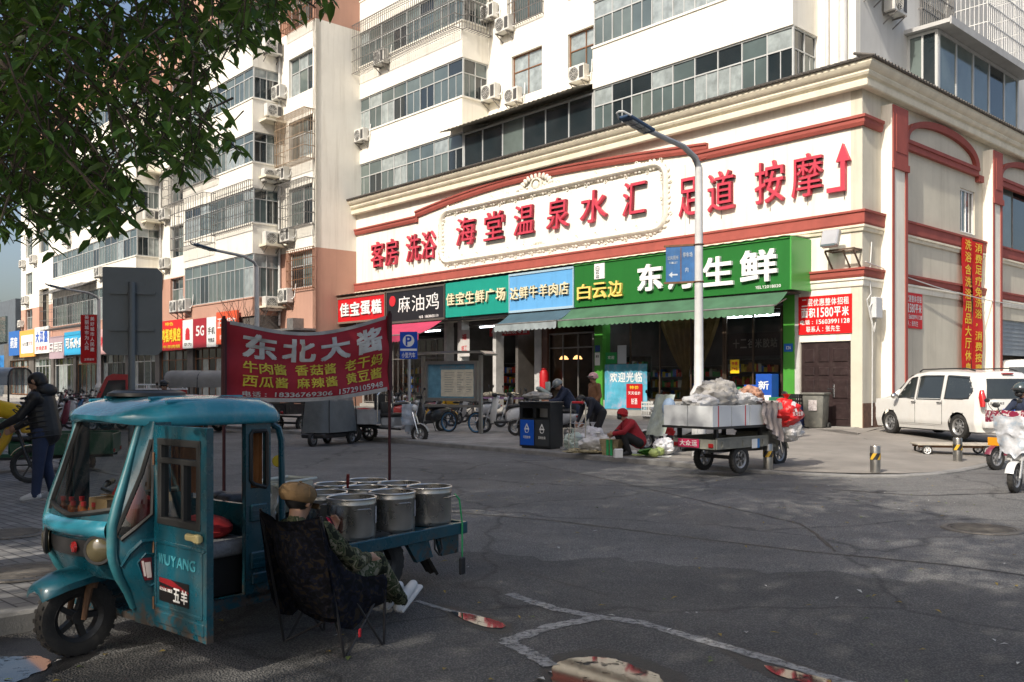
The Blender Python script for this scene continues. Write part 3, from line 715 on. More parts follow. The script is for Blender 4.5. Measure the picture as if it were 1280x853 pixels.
def bay(x0, x1, yf, yb, mat, floors, left=True, cols=9, right=True, parent=None, top=24.2, name='bay_wall', z0=10.7, tr=.62, rcols=2):
    mb = MB(); zs = [z0] + [q for f in floors for q in f] + [top]; bands_ = [(zs[i], zs[i + 1]) for i in range(0, len(zs), 2)]
    for a, b in bands_:
        if b - a < .12: continue
        mb.box(x0, x1, yf, yb, a, b); mb.box(x0 - .04, x1 + .04, yf - .04, yb, b - .07, b)
        if callable(mat): o = mb.build(name, mat((a + b) / 2), parent, smooth=0); mb = MB()
    if not callable(mat): o = mb.build(name, mat, parent, smooth=0)
    for i, (a, b) in enumerate(floors):
        glaze(parent, x0, x1 - .002, a, b, yf + .05, cols, tr, None, ALU, 'balcony_window', bias=(1, 1, 3, 2, 0), sill=False)
        if right: glaze(parent, yf + .1, yb, a, b, -(x1 - .05), rcols, tr, R90, ALU, 'balcony_window', bias=(1, 0, 3, 2), sill=False)
        if left: glaze(parent, yf + .1, yb, a, b, -x0 - .05 - .07, rcols, tr, R90, ALU, 'balcony_window', bias=(1, 0, 3, 2), sill=False)
    mb = MB(); mb.box(x0 + .1, x1 - .15, yb - .06, yb - .02, z0, top); mb.build('balcony_back', DARKIN, parent, smooth=0)
    return o
bay(BL0, BL1, .2, 1.7, WHITE, FL, False, 8, True, cb); bay(BR0, BR1, .2, 1.7, WHITE, FL, True, 9, True, cb)
# third-storey glazing under a corrugated lean-to roof, between the bays
glaze(cb, BL1 + .02, BR0 - .02, 10.8, 12.45, .25, 6, 0, None, ALU, 'balcony_window', .07, bias=(0, 0, 1, 3), split=False)
mb = MB(); n = 64
for i in range(n):
    x = BL1 - .8 + (BR0 - BL1 + .8) * i / n; dz = .03 * (i % 2); w = (BR0 - BL1 + .8) / n
    mb.poly([(x, -.45, 12.55 + dz), (x + w, -.45, 12.58 - dz), (x + w, 1.72, 13.25 - dz), (x, 1.72, 13.22 + dz)]); mb.poly([(x, -.45, 12.53 + dz), (x, 1.72, 13.2 + dz), (x + w, 1.72, 13.23 - dz), (x + w, -.45, 12.56 - dz)])
mb.build('corrugated_roof', M('weathered_corrugated_sheet', (.62, .57, .47), rough=.8, var=.3, dirt_amt=.3), cb, smooth=0)
cage(cb, BL0 + .05, BL1 + .03, 17.0, 19.4, .18, .45, step=.16); cage(cb, .2, 1.65, 17.0, 19.4, -BL1 - .02, .3, R90, step=.16); cage(cb, WINX[0][0] - .1, WINX[0][1] + .1, 17.05, 19.0, 1.7, .15, step=.14)
# side: lean-to conservatory on the podium roof with a caged balcony above
mb = MB(); mb.box(4.6, 9.1, -1.02, -.98 + 2.0, 10.75, 10.8); mb.bm.free()
glaze(cb, .0, 1.0, 10.75, 13.1, 5.3 - .07, 2, 0, Matrix.Translation((-1.06, 0, 0)), ALU, 'conservatory_window', .09, bias=(0, 3), split=False, sill=False)
glaze(cb, 5.3, 12.5, 10.75, 13.1, .05, 5, 0, R90, ALU, 'conservatory_window', .12, bias=(0, 3, 1), split=False, sill=False)
mb = MB(); mb.box(5.0, 12.8, -.45, 1.08, 13.12, 13.25); mb.box(5.0, 12.8, -.47, -.42, 13.05, 13.3); mb.build('lean_to_roof', M('grey_roof_sheet', (.42, .42, .41), rough=.7, var=.15), cb, R90, smooth=0)
cage(cb, 8.9, 12.8, 13.6, 16.2, 1.06, 1.2, R90, step=.17, mat=M('white_cage_bar', (.55, .55, .54), rough=.5, var=.15)); cage(cb, 6.1, 8.7, 12.85, 15.7, 1.06, .12, R90, step=.14, mat=STEEL)
mb = MB(); mb.box(8.9, 12.8, -.1, 1.05, 13.45, 13.58); mb.build('balcony_slab', CONC, cb, R90, smooth=0)
# pipes
PIPE = M('white_drain_pipe', (.60, .60, .58), rough=.5, var=.15, dirt_amt=.3)
for px, y, z0, z1, r, mt in ((441, -.12, 0, 23, .07, PIPE), (437.5, .0, 6, 23, .06, PIPE)): mb = MB(); x = FX(px, y); mb.cyl((x, y, z0), (x, y, z1), r, seg=10); [mb.cyl((x, y, z), (x, y, z + .08), r * 1.25, seg=10) for z in range(2, 22, 2)]; mb.build('drain_pipe', mt, cb)
mb = MB(); mb.cyl((-1.4, 1.55, 10.9), (-1.4, 1.55, 24), .13, seg=12); mb.build('drain_pipe', PIPE, cb); mb = MB(); mb.cyl((-1.95, 1.6, 10.9), (-1.95, 1.6, 24), .06, seg=8); mb.build('drain_pipe', PIPE, cb)
mb = MB(); mb.cyl((-.05, .35, .3), (-.05, .35, 3.2), .03, seg=8); mb.bm.free()
# ---------------------------------------------------------------- the long block of flats to the left
LY, LB = -2.3, -3.8
LX = lambda px, y=LY: MAIN.X(px, y)
ab = thing('apartment_block', 'long white block of flats with salmon base, caged windows and balconies', 'building', MAIN.o, MAIN.a)
E0, E1 = -26.45, -79.0
TOP = 23.2
def zmat(z): return SALMON if (z < 8.3 or z > 19.0) else WHITE
def banded_wall(x0, x1, y0, y1, holes, name='front_wall', mtx=None):
    for a, b in ((0.2, 8.15), (8.15, 19.25), (19.25, TOP)):
        mb = MB(); wall(mb, x0, x1, a, b, y0, y1, [(h[0], h[1], max(a, h[2]), min(b, h[3])) for h in holes if h[2] < b and h[3] > a]); mb.build(name, zmat((a + b) / 2), ab, mtx, smooth=0)
LWZ = [(6.3, 8.1), (9.4, 11.35), (12.75, 14.7), (15.95, 17.9), (19.35, 21.2)]
wx0, wx1 = LX(361), LX(393) - .05
ground_holes = [(-30.0, -27.3, .55, 3.9)]
banded_wall(-30.06, E0, LY, LY + .3, [(wx0, wx1, a, b) for a, b in LWZ] + ground_holes)
for a, b in LWZ: glaze(ab, wx0, wx1, a, b, LY + .14, 3 if a > 10 else 2, .62, None, ALU, bias=(0, 1, 3, 2), split=False)
cage(ab, wx0 - .1, wx1 + .1, 9.25, 11.5, LY, .55, step=.15); cage(ab, wx0 - .35, wx1 + .1, 12.45, 14.85, LY, .6, step=.13, mat=M('rusty_cage_bar', (.28, .20, .13), rough=.7, var=.3))
cage(ab, wx0 - .05, wx1 + .05, 6.2, 8.2, LY, .12, step=.2, mat=WOODF); cage(ab, wx0 - .1, wx1 + .1, 19.2, 21.4, LY, .5, step=.14, mat=WOODF)
banded_wall(LY, 12, 0, .3, [], 'end_wall', Matrix.Translation((E0, 0, 0)) @ R90)
mx0, mx1 = LX(229), LX(213)
mx0, mx1 = min(mx0, mx1), max(mx0, mx1)
banded_wall(-46.1, -38.6, LY, LY + .3, [(mx0, mx1, a, b) for a, b in LWZ])
for a, b in LWZ: glaze(ab, mx0, mx1, a, b, LY + .14, 2, .62, None, ALU, bias=(0, 1, 3, 2), split=False)
cage(ab, mx0 - .2, mx1 + .2, 12.6, 14.9, LY, .5, step=.15)
fx = [(LX(32), LX(40.5)), (LX(49), LX(61))]
lh = [(fx[0][0], fx[0][1], a, b) for a, b in LWZ] + [(fx[1][0], fx[1][1], .4, 9.6)] + [(fx[1][0], fx[1][1], a, b) for a, b in LWZ[2:]]
banded_wall(E1, -64.0, LY, LY + .3, lh)
for h in lh:
    if h[2] > 1: glaze(ab, h[0], h[1], h[2], h[3], LY + .14, 2, .62, None, ALU, bias=(0, 1, 3), split=False)
mb = MB(); mb.box(fx[1][0] - .3, fx[1][1] + .3, LY + 1.0, LY + 1.1, .4, 9.8)
for k in range(5): x = fx[1][0] + (fx[1][1] - fx[1][0]) * (k + .5) / 5; mb.box(x - .1, x + .1, LY + .55, LY + .95, .4, 9.6)
mb.build('stairwell', MOULD, ab, smooth=0)
mb = MB(); mb.box(E1, E0 - .3, LY + .3, 12, TOP - .3, TOP - .05); mb.box(E1, E0 - .3, 11.7, 12, .2, TOP - .3); mb.box(E1, E1 + .3, LY + .3, 11.7, .2, TOP - .3); mb.build('roof', CONC, ab, smooth=0)
mb = MB(); mb.box(E1 + .4, E0 - .4, LY + .9, LY + 1.0, .5, TOP - .4); mb.build('dark_room', DARKIN, ab, smooth=0)
LFL = [(5.9, 8.1), (9.66, 11.4), (12.72, 14.25), (15.95, 17.5), (19.2, 20.8)]
bay(-38.6, -30.06, LB, LY, zmat, LFL, True, 8, True, ab, TOP, 'bay_wall', 4.95, .7, 2)
bay(-64.0, -46.1, LB, LY, zmat, LFL, True, 15, True, ab, TOP, 'bay_wall', 4.95, .7, 2)
cage(ab, -38.8, -34.4, 9.1, 11.75, LB, .7, step=.3); cage(ab, -34.3, -30.0, 9.45, 11.75, LB, .25, step=.22); cage(ab, LB - .2, LY, 9.5, 11.7, 30.0, .2, R90 @ Matrix.Identity(4), step=.16) if False else None
cage(ab, -38.5, -34.0, 12.5, 14.4, LB, .35, step=.18); cage(ab, -63.8, -54, 5.6, 8.5, LB, .9, step=.35); cage(ab, -38.5, -30.2, 19.0, 21, LB, .3, step=.2)
mb = MB()
for x, z, w in ((-30.06, 11.9, 1), (-30.06, 14.75, 1), (-30.06, 8.45, 1), (-30.06, 5.35, 1), (-46.1, 11.75, 1), (-46.1, 14.9, 1), (-46.1, 8.5, 1)):
    mb = MB(); mb.box(x, x + .75, LB + .35, LY - .02, z, z + .10); mb.build('unit_ledge', MOULD, ab, smooth=0)
mb = MB(); mb.prism([(-4.7, 8.35), (LB, 8.75), (LB, 8.7), (-4.7, 8.3)], -64.2, -53.5, 'x'); mb.build('canopy', STEEL, ab, smooth=0)
GASP = M('yellow_gas_pipe', (.62, .38, .03), rough=.45, var=.1)
mb = MB(); mb.cyl((E0 + .05, 1.1, 9.6), (E0 + .05, 1.1, 23), .035, seg=6); mb.build('gas_pipe', GASP, ab)
for x, y in ((-38.75, LY - .1), (-46.0 + .25, LY - .1), (-30.06 + .15, LY - .1), (-64.3, LY - .1)):
    mb = MB(); mb.cyl((x, y, 4.5), (x, y, 23), .06, seg=8); mb.build('drain_pipe', PIPE, ab)
# ground-floor shops of the block
mb = MB(); wall(mb, E1, -30.05, .15, 5.0, LB + .1, LB + .4, [(a, b, .5, 3.5) for a, b in ((-37.6, -33.2), (-32.6, -30.6), (-42.5, -38.4), (-47.6, -43.2), (-53, -48.3), (-58.5, -53.7), (-64, -59.2), (-69.5, -64.8), (-77, -71))])
mb.box(-30.35, -30.05, LB + .4, LY, .15, 5.0); mb.build('shop_front_wall', M('shade_dark_surround', (.11, .10, .09), rough=.7, var=.4, scale=1.5, dirt_amt=.4), ab, smooth=0)  # surround colour darkened to stand for the deep shade under the signs
mb = MB(); mb.box(E1, -30.06, LB + .4, LY + .9, 4.9, 4.95); mb.box(E1, E0, LB, LY + .9, .2, .5); mb.build('shop_floor', CONC, ab, smooth=0)
for a, b, c in ((-37.6, -33.2, 5), (-32.6, -30.6, 2), (-42.5, -38.4, 4), (-47.6, -43.2, 4), (-53, -48.3, 5), (-58.5, -53.7, 5), (-64, -59.2, 5), (-69.5, -64.8, 5), (-77, -71, 6)):
    glaze(ab, a, b, .55, 3.5, LB + .25, c, .8, None, RND.choice([WOODF, ALU, STEEL]), 'shop_window', .07, bias=(0, 0, 1, 2), split=False, sill=False)
glaze(ab, -30.0, -27.3, .6, 3.9, LY + .15, 3, .75, None, STEEL, 'shop_window', .07, bias=(0, 0, 1), split=False, sill=False)
mb = MB(); mb.box(-30.05, E0, -3.5, LY, 4.1, 4.2); mb.box(-28.2, -27.6, -2.9, LY - .01, 4.2, 4.75); mb.build('shop_canopy', STEEL, ab, smooth=0)

# ---------------------------------------------------------------- shop signs
def paint(h, **k):
    return M('sign_' + h.strip('#'), rgb(h), rough=k.pop('rough', .5), var=k.pop('var', .06), scale=1.5, **k)
WHITEP = M('white_lettering', (.78, .78, .76), rough=.5, var=.05); GOLD = M('gold_lettering', (.80, .60, .16), rough=.4, var=.12, scale=4); CREAML = M('cream_lettering', (.74, .66, .44), rough=.45, var=.15, scale=4)
BLACKP = M('black_lettering', (.02, .02, .02), rough=.5, var=0); YEL = M('yellow_lettering', (.85, .62, .03), rough=.5, var=.08); BLUEP = M('blue_lettering', (.03, .10, .42), rough=.5, var=.05); REDP = M('red_lettering', (.55, .02, .03), rough=.5, var=.05)
def shop_sign(label, px0, px1, z0, z1, y, mat, texts, dep=.12, group=None, frame=None, name='shop_sign', streaky=False, rim=None):
    x0, x1 = FX(px0, y), FX(px1, y); w = x1 - x0
    t = fthing(name, label, 'sign', MAIN, x0, y, z0, group); h = z1 - z0
    mb = MB(); mb.box(0, w, 0, dep, 0, h); mb.build('board', mat, t, smooth=0)
    if rim:
        mb = MB(); mb.box(0, w, -.03, dep, h - .06, h + .02); mb.box(0, w, -.03, dep, -.04, .05); mb.box(0, .05, -.025, dep, .05, h - .06); mb.box(w - .05, w, -.025, dep, .05, h - .06); mb.build('rim', rim, t, smooth=0)
    for (s, a, b, c, d, m, bold, ext) in texts: lettering(s, w * a, w * b, h * c, h * d, -.006 - ext, m, t, bold, ext)
    return t, w, h
DY = -1.1
GRN = paint('#1e6827', streak=.25); TEAL = paint('#15907f', streak=.2); SKY = paint('#62a3d6', streak=.35); BLK = paint('#1c1c20'); RD = paint('#c3121c')
shop_sign('red cake shop sign with four white characters, left end of the row', 422, 481.5, 4.5, 5.72, DY, RD, [('佳宝蛋糕', .06, .95, .24, .78, WHITEP, .03, .05)], rim=paint('#7d6a5e'))
t, w, h = shop_sign('black sign with white brush characters and a small red oval', 483, 556, 4.3, 5.74, DY, BLK, [('麻油鸡', .20, .92, .30, .80, WHITEP, .0, .0), ('电话 18638655110', .58, .90, .07, .15, WHITEP, .02, 0)], rim=paint('#55504a'))
mb = MB(); mb.lathe([(.0, 0), (.24, 0), (.24, .02), (0, .02)], (w * .115, 0, h * .68), (0, -1, 0), 20); o = mb.build('seal', REDP, t)
shop_sign('teal fresh market sign with six raised cream characters', 557, 636, 4.33, 5.78, DY, TEAL, [('佳宝生鲜广场', .03, .98, .33, .68, CREAML, .02, .09)])
shop_sign('sky blue butcher sign with six raised cream characters', 636.3, 717.5, 4.33, 5.78, DY, SKY, [('达鲜牛羊肉店', .03, .95, .32, .64, CREAML, .012, .08)], rim=paint('#9fb9c9'))
t, w, h = shop_sign('long green grocery sign with huge white characters and smaller gold ones', 718, 988, 4.3, 5.8, DY, GRN, [('白云边', .02, .275, .16, .53, GOLD, .015, .09), ('东', .34, .475, .22, .82, WHITEP, .035, .1), ('河', .485, .62, .2, .80, WHITEP, .03, .1), ('生', .645, .79, .19, .80, WHITEP, .03, .1), ('鲜', .80, .965, .19, .84, WHITEP, .03, .1), ('YELY2018020', .865, .965, .06, .12, WHITEP, .02, 0)])
mb = MB(); mb.box(w - .0, w + .05, -.03, 1.08, 0, h + .05); mb.box(-.02, w - .002, -.04, .14, h, h + .07); mb.build('end_panel', paint('#4b9a4a', rough=.3), t, smooth=0)
mb = MB(); mb.box(w * .115, w * .17, -.03, -.001, h * .62, h * .98); lid = mb.build('plaque', WHITEP, t, smooth=0)
mb = MB(); put_text(mb, '白', w * .122, w * .145, h * .82, h * .93, -.036, .0); put_text(mb, '云', w * .122, w * .145, h * .73, h * .82, -.036); put_text(mb, '边', w * .122, w * .145, h * .64, h * .72, -.036); mb.build('plaque_lettering', BLACKP, lid, smooth=0, recalc=False)
# roof sheet over the signs
mb = MB(); xr = FX(1000, -.6)
n = 120
for i in range(n):
    x = XL + (xr - XL) * i / n; w_ = (xr - XL) / n; dz = .02 * (i % 2); mb.poly([(x, -1.2, 5.86 + dz), (x + w_, -1.2, 5.88 - dz), (x + w_, -.06, 5.95 - dz), (x, -.06, 5.93 + dz)])
mb.build('sign_roof_sheet', M('pale_roof_sheet', (.55, .54, .50), rough=.6, var=.2, dirt_amt=.2), cb, smooth=0)
mb = MB(); mb.box(XL + .1, xr - .3, -1.0, -.05, 4.26, 4.29); mb.build('sign_soffit', DARKIN, cb, smooth=0)
# awnings
def awning(label, px0, px1, y1, z0, z1, mat, vmat, drop=.22):
    x0, x1 = FX(px0, -1.1), FX(px1, -1.1); w = x1 - x0; t = fthing('awning', label, 'awning', MAIN, x0, -1.08, 0); dy = y1 + 1.08
    mb = MB(); nn = max(6, int(w / .25))
    mb.grid(lambda a, b: Vector((w * a, dy * b, z0 + (z1 - z0) * b - .05 * math.sin(math.pi * b) + .012 * math.sin(a * 60) * b)), nn, 6)
    mb.build('canvas', mat, t, smooth=60, recalc=False)
    mb = MB(); k = int(w / .22) * 6
    mb.grid(lambda a, b: Vector((w * a, dy - .015 - .02 * math.sin(a * 40) * b, z1 - .003 - b * (drop * (.82 + .18 * abs(math.sin(math.pi * a * k / 6)))))), k, 2); mb.build('valance', vmat, t, smooth=60, recalc=False)
    mb = MB(); mb.cyl((0, dy, z1), (w, dy, z1), .03, seg=8)
    for x in (.05, w - .05): mb.bar((x, 0, z0 - .2), (x, dy, z1 - .02), .03)
    mb.build('bar', STEEL, t)
    for x, sgn in ((0, 1), (w, -1)):
        pass
awning('faded green awning along the grocery front', 714, 984, -1.78, 4.24, 3.80, M('green_canvas', (.05, .13, .07), rough=.85, var=.3, scale=1.5, streak=.3), M('green_valance', (.08, .18, .10), rough=.85, var=.3, streak=.3), .26)
awning('grey blue awning with a pale ragged valance', 636, 714, -1.85, 4.24, 3.80, M('blue_canvas', (.045, .09, .12), rough=.85, var=.25, streak=.3), M('pale_valance', (.27, .31, .32), rough=.85, var=.25, streak=.3), .28)
awning('sunlit crimson awning beside the parking sign', 480, 552, -2.3, 4.22, 3.62, M('crimson_canvas', (.42, .035, .09), rough=.8, var=.15, streak=.2), M('crimson_valance', (.36, .03, .08), rough=.8, var=.15), .3)
# signs of the block on the left
SY = LB - .25
grp = None
shop_sign('red and yellow hot pot shop sign left of a white panel', 201, 228, 3.45, 5.2, SY, paint('#d2201c'), [('鸿福鸡煲窑', .05, .95, .28, .72, YEL, .03, .03), ('牛羊肉锅', .1, .9, .06, .18, YEL, .03, 0), ('特色', .2, .6, .82, .94, YEL, .02, 0)])
t, w, h = shop_sign('white sign panel with a red hand emblem', 228.3, 241, 3.5, 5.1, SY, WHITEP, [('华为', .1, .9, .08, .2, BLACKP, .01, 0)])
mb = MB(); mb.ell((w * .5, -.01, h * .58), (w * .2, .02, h * .14)); mb.box(w * .3, w * .7, -.02, -.001, h * .3, h * .52); mb.build('emblem', REDP, t)
shop_sign('dark red panel reading 5G in white', 241.3, 258, 3.5, 5.1, SY, paint('#a01f2c'), [('5G', .2, .85, .4, .75, WHITEP, .03, 0)])
shop_sign('white slanted panel with black lettering beside the orange sign', 258.3, 270, 3.5, 5.1, SY, WHITEP, [('手机', .1, .9, .42, .66, BLACKP, .02, 0), ('专卖店', .15, .85, .15, .3, BLACKP, .03, 0)])
shop_sign('orange red shop sign behind the street lamp', 270.3, 296, 3.6, 5.3, SY, paint('#d8552f'), [('正大超市', .05, .95, .5, .8, WHITEP, .01, 0), ('诚信经营', .15, .85, .14, .3, WHITEP, .0, 0)])
shop_sign('mauve grey shop sign with white characters', 61.5, 80, 3.4, 5.1, SY, paint('#a8949c'), [('日用百', .05, .95, .3, .72, WHITEP, .02, .05)])
shop_sign('cyan shop sign with white characters left of the red lamp banner', 80.3, 118, 3.6, 5.3, SY, paint('#2fa2cf'), [('可乐外卖肥牛', .06, .96, .28, .72, WHITEP, .03, .05)])
shop_sign('pale pink shop sign mostly behind the grey traffic sign', 118.3, 200, 3.5, 5.2, SY, paint('#d7a7a4'), [('精品服装折扣店', .1, .9, .3, .7, REDP, .02, 0)])
shop_sign('white sign with an orange border and grey letters', 24.5, 43, 3.7, 5.9, SY, paint('#e6a04a'), [], name='shop_sign')
t, w, h = shop_sign('white sign with bold blue characters at the far end of the block', 43.3, 61, 3.9, 6.0, SY, WHITEP, [('大汉堡', .05, .95, .4, .85, BLUEP, .05, 0), ('炸鸡奶茶', .1, .9, .1, .28, REDP, .03, 0)])
shop_sign('pale inner face of the orange bordered sign', 26.5, 41.5, 4.0, 5.5, SY - .02, WHITEP, [('hotel', .1, .6, .4, .62, BLACKP, .0, 0), ('宾馆', .62, .95, .4, .64, REDP, .0, 0)], .015, name='sign_face')
shop_sign('small blue shop sign at the far left end', 11, 24, 3.9, 6.0, SY, paint('#2b62a8'), [('药房', .15, .85, .3, .75, WHITEP, .02, 0)])
# ---------------------------------------------------------------- signs and fittings on the corner building
def wall_board(fr, px0, px1, py0, py1, y, label, pxz=None):
    x0, x1 = fr.X(px0, y), fr.X(px1, y); z0, z1 = fr.Z(px0, py1, y), fr.Z(px0, py0, y)
    t = fthing('rental_notice', label, 'sign', fr, x0, y, z0, 'red rental notices'); w, h = x1 - x0, z1 - z0
    mb = MB(); mb.box(0, w, 0, -y - .003, 0, h); mb.build('board', paint('#d40f14'), t, smooth=0)
    for s, a, b, c, d, bo in (('二层优惠整体招租', .06, .96, .74, .93, .015), ('面积1580平米', .05, .96, .44, .69, .03), ('电话：15603991128', .03, .97, .26, .38, .03), ('联系人：张先生', .15, .8, .06, .21, .015)): lettering(s, w * a, w * b, h * c, h * d, -.006, WHITEP, t, bo)
wall_board(MAIN, 998, 1064.5, 372, 419, -.04, 'sunlit red rental notice above the dark brown door'); wall_board(SIDE, 1124, 1153, 364, 409, -.04, 'red rental notice on the shaded side wall beyond the first pilaster')
for px0, px1, s, lab in ((1200.5, 1212, '洗浴含洗浴用品大厅休息', 'long vertical red banner with yellow characters, nearer the corner'), (1213, 1225.5, '消费足疗免洗浴，消费按摩', 'long vertical red banner with yellow characters, next to the second pilaster')):
    x0, x1 = SIDE.X(px0, -.1), SIDE.X(px1, -.1); zt = 6.45 if px0 < 1210 else 6.4; zb = 1.9; t = fthing('vertical_banner', lab, 'banner', SIDE, x0, -.16, zb, 'vertical red banners on the side wall'); w, h = x1 - x0, zt - zb
    mb = MB(); mb.grid(lambda a, b: Vector((w * a, .03 * math.sin(b * 9 + a * 2), h * b)), 4, 30); mb.build('cloth', paint('#d2180f', rough=.7), t, smooth=60)
    n = len(s); mb = MB()
    for i, c in enumerate(s):
        z = h * (1 - (i + .98) / n); put_text(mb, c, w * .16, w * .84, z, z + h / n * .84, -.045, .015, 0, 'line') if c != '，' else put_text(mb, c, w * .2, w * .4, z + .1, z + .2, -.045, .015, 0, 'line')
    mb.build('lettering', YEL, t, smooth=0, recalc=False)
t = fthing('floodlight', 'silver floodlight on a rusty bracket over the rental notice', 'floodlight', MAIN, FX(1047, -.3), -.5, 5.0)
mb = MB(); Q = Matrix.Rotation(R(-20), 3, 'X'); mb.cbox((-.08, -.05, .72), (.52, .22, .52), Q, .04); mb.build('housing', M('silver_paint', (.5, .5, .5), rough=.35, metal=.5, var=.1), t)
mb = MB(); mb.cbox((-.08, -.17, .68), (.44, .02, .42), Q); mb.build('lens', GL[1], t, smooth=0)
mb = MB(); mb.box(-.3, .6, .0, .05, .36, .41); mb.box(-.3, .6, .42, .47, .36, .41)
for x in (-.3, .55): mb.box(x, x + .05, 0, .47, .365, .405); mb.bar((x + .02, .0, .36), (x + .02, .47, -.15), .04)
mb.bar((.25, .02, .36), (.25, .45, -.1), .035); mb.box(-.3, .6, .44, .48, -.18, -.14); mb.build('bracket', M('rusty_iron', (.14, .09, .06), rough=.8, var=.4, scale=8), t, smooth=0)
t = fthing('meter_box', 'grey electric meter box with loose cables on the side wall', 'meter box', SIDE, .38, -.02, 3.45)
mb = MB(); mb.box(0, .42, -.2, .01, 0, .6, .02); mb.build('casing', M('pale_grey_paint', (.55, .56, .56), rough=.5, var=.1), t, smooth=0)
mb = MB(); mb.tube([(.1, -.02, 2.2), (-.05, -.03, 1.2), (.02, -.04, .7), (-.25, -.05, .5), (-.1, -.06, .1), (.05, -.06, -.2), (.12, -.03, -1.0), (.1, -.03, -3.1)], .018, 5); mb.tube([(.2, -.1, 0), (.1, -.1, -.4), (-.15, -.06, .3), (.1, -.1, .5)], .02, 5); mb.build('cable', PIPE, t)
mb = MB(); a = SIDE.P(.1, -.05, 5.05); b = SIDE.P(30, -1.0, 6.6); mb.tube([a.lerp(b, k / 14) - Vector((0, 0, 1.3 * 4 * (k / 14) * (1 - k / 14))) for k in range(15)], .018, 5); o = mb.build('overhead_cable', PIPE); tag(o, 'thin pale cable strung along the side wall from the corner', 'cable')
# little spot lamps on the band
for px, z in ((501, 6.75), (741, 7.1), (826, 6.9), (988, 6.8), (451 + 50, 6.7)):
    pass
# ---------------------------------------------------------------- air conditioners
ACW = M('aircon_white', (.62, .61, .57), rough=.5, var=.15, scale=3, streak=.3, dirt=(.35, .3, .22)); ACD = M('aircon_grille', (.06, .06, .06), rough=.6, var=.1)
ac0 = thing('air_conditioner', '', 'air conditioner', (0, 0, 0), 0, 'air conditioners on the facades')
mb = MB(); mb.box(-.45, .45, -.36, 0, 0, .68, .025); mb.build('casing', ACW, ac0, smooth=30)
mb = MB(); mb.lathe([(0, .0), (.27, .0), (.27, .012), (0, .012)], (-.12, -.36, .34), (0, -1, 0), 20); 
mb.box(.2, .42, -.372, -.361, .1, .58); mb.build('fan_disc', ACD, ac0)
mb = MB()
for r in (.08, .15, .22, .27): mb.torus((-.12, -.378, .34), r, .007, (0, 1, 0), 20, 4)
for k in range(8): a = k * math.pi / 4; mb.cyl((-.12, -.378, .34), (-.12 + .27 * math.cos(a), -.378, .34 + .27 * math.sin(a)), .005, seg=4)
mb.build('guard', ACW, ac0)
mb = MB()
for x in (-.33, .33): mb.box(x - .02, x + .02, -.4, .12, -.05, -.003); mb.bar((x, .1, -.35), (x, -.35, -.04), .03); mb.box(x - .02, x + .02, .08, .12, -.4, -.05)
mb.build('bracket', STEEL, ac0, smooth=0)
mb = MB(); mb.tube([(.42, -.12, .2), (.53, -.1, .15), (.55, .0, .3), (.5, .1, .9)], .025, 5); mb.build('pipe', PIPE, ac0)
ACL = [  # photo x, y of the unit's middle, plane of its back, turn, label
 (480, 74, .15, 0, 'at the sill of the topmost caged balcony of the corner building'), (455, 170, .15, 0, 'low beside the drain pipe at the left edge of the corner building'),
 (615, 17, 1.65, 0, 'upper left of two below the top window of the corner building'), (634, 33, 1.65, 0, 'lower right of two below the top window of the corner building'),
 (617, 118, 1.65, 0, 'smaller of two above the corrugated lean-to roof'), (645, 121, 1.65, 0, 'larger rusty topped of two above the corrugated lean-to roof'),
 (727, 94, 1.65, 0, 'alone under the wooden window beside the right hand bay'), (338, 62, None, 1, 'on the bay side under the salmon storey of the white block'),
 (352, 118, LY - .05, 0, 'under the window level with the fifth storey of the white block'), (340, 140, None, 1, 'on a ledge above the rusty window cage'),
 (336, 221, None, 1, 'on a ledge right above the caged corner balcony'), (357, 219, LY - .05, 0, 'touching the ledge unit above the caged balcony'),
 (338, 300, None, 1, 'on a ledge below the caged corner balcony'), (363, 295, LY - .05, 0, 'under the caged third storey window of the white block'),
 (338, 381, None, 1, 'on a salmon ledge over the red banner'), (361, 371, LY - .05, 0, 'on the salmon wall right of the ledge over the banner'),
 (223, 384, LB - .05, 0, 'left of a pair on the salmon wall over the red sign'), (235, 382.5, LB - .05, 0, 'right of a pair on the salmon wall over the red sign'),
 (187, 270, None, 2, 'big one on the side of the far bay below the leaves'), (209, 269, LY - .05, 0, 'between the far bay and its neighbour window'), (209, 330, LY - .05, 0, 'right above the top edge of the grey traffic sign'),
 (86, 300, LB - .05, 0, 'high on the far bay under hanging leaves'), (127, 341, LB - .05, 0, 'at the upper left corner of the grey traffic sign'), (44, 325, LY - .05, 0, 'beside the far stairwell, upper one'), (30, 330, LY - .05, 0, 'at the far end wall, upper one'), (34, 376, LY - .05, 0, 'at the far end wall, lower one'), (28, 405, LY - .05, 0, 'above the orange bordered sign')]
for i, (px, py, y, tn, lab) in enumerate(ACL):
    if tn == 0: x, z = MAIN.pix(px, py, y); loc = MAIN.P(x, y, z - .33); rz = MAIN.a
    else:
        xs = (-30.06 if tn == 1 else -46.1); fr = Fr(*MAIN.P(xs, 0, 0).to_tuple()[:2], 0, MAIN_ANG + 90); q, z = fr.pix(px, py, -.06); q = max(min(q, LY - .5), LB + .5); loc = fr.P(q, -.06, z - .33); rz = fr.a
    lab = 'white air conditioner ' + lab
    if i == 0: ac0.location = loc; ac0.rotation_euler = (0, 0, rz); ac0['label'] = lab
    else: dup(ac0, loc, rz, lab, RND.uniform(.92, 1.08))
for s, z, lab in ((2.55, 13.75, 'white air conditioner with louvred side on the grey side wall, nearer the corner'), (3.85, 13.4, 'white air conditioner on the grey side wall, farther from the corner')): dup(ac0, SIDE.P(s, 1.0, z), SIDE.a, lab)
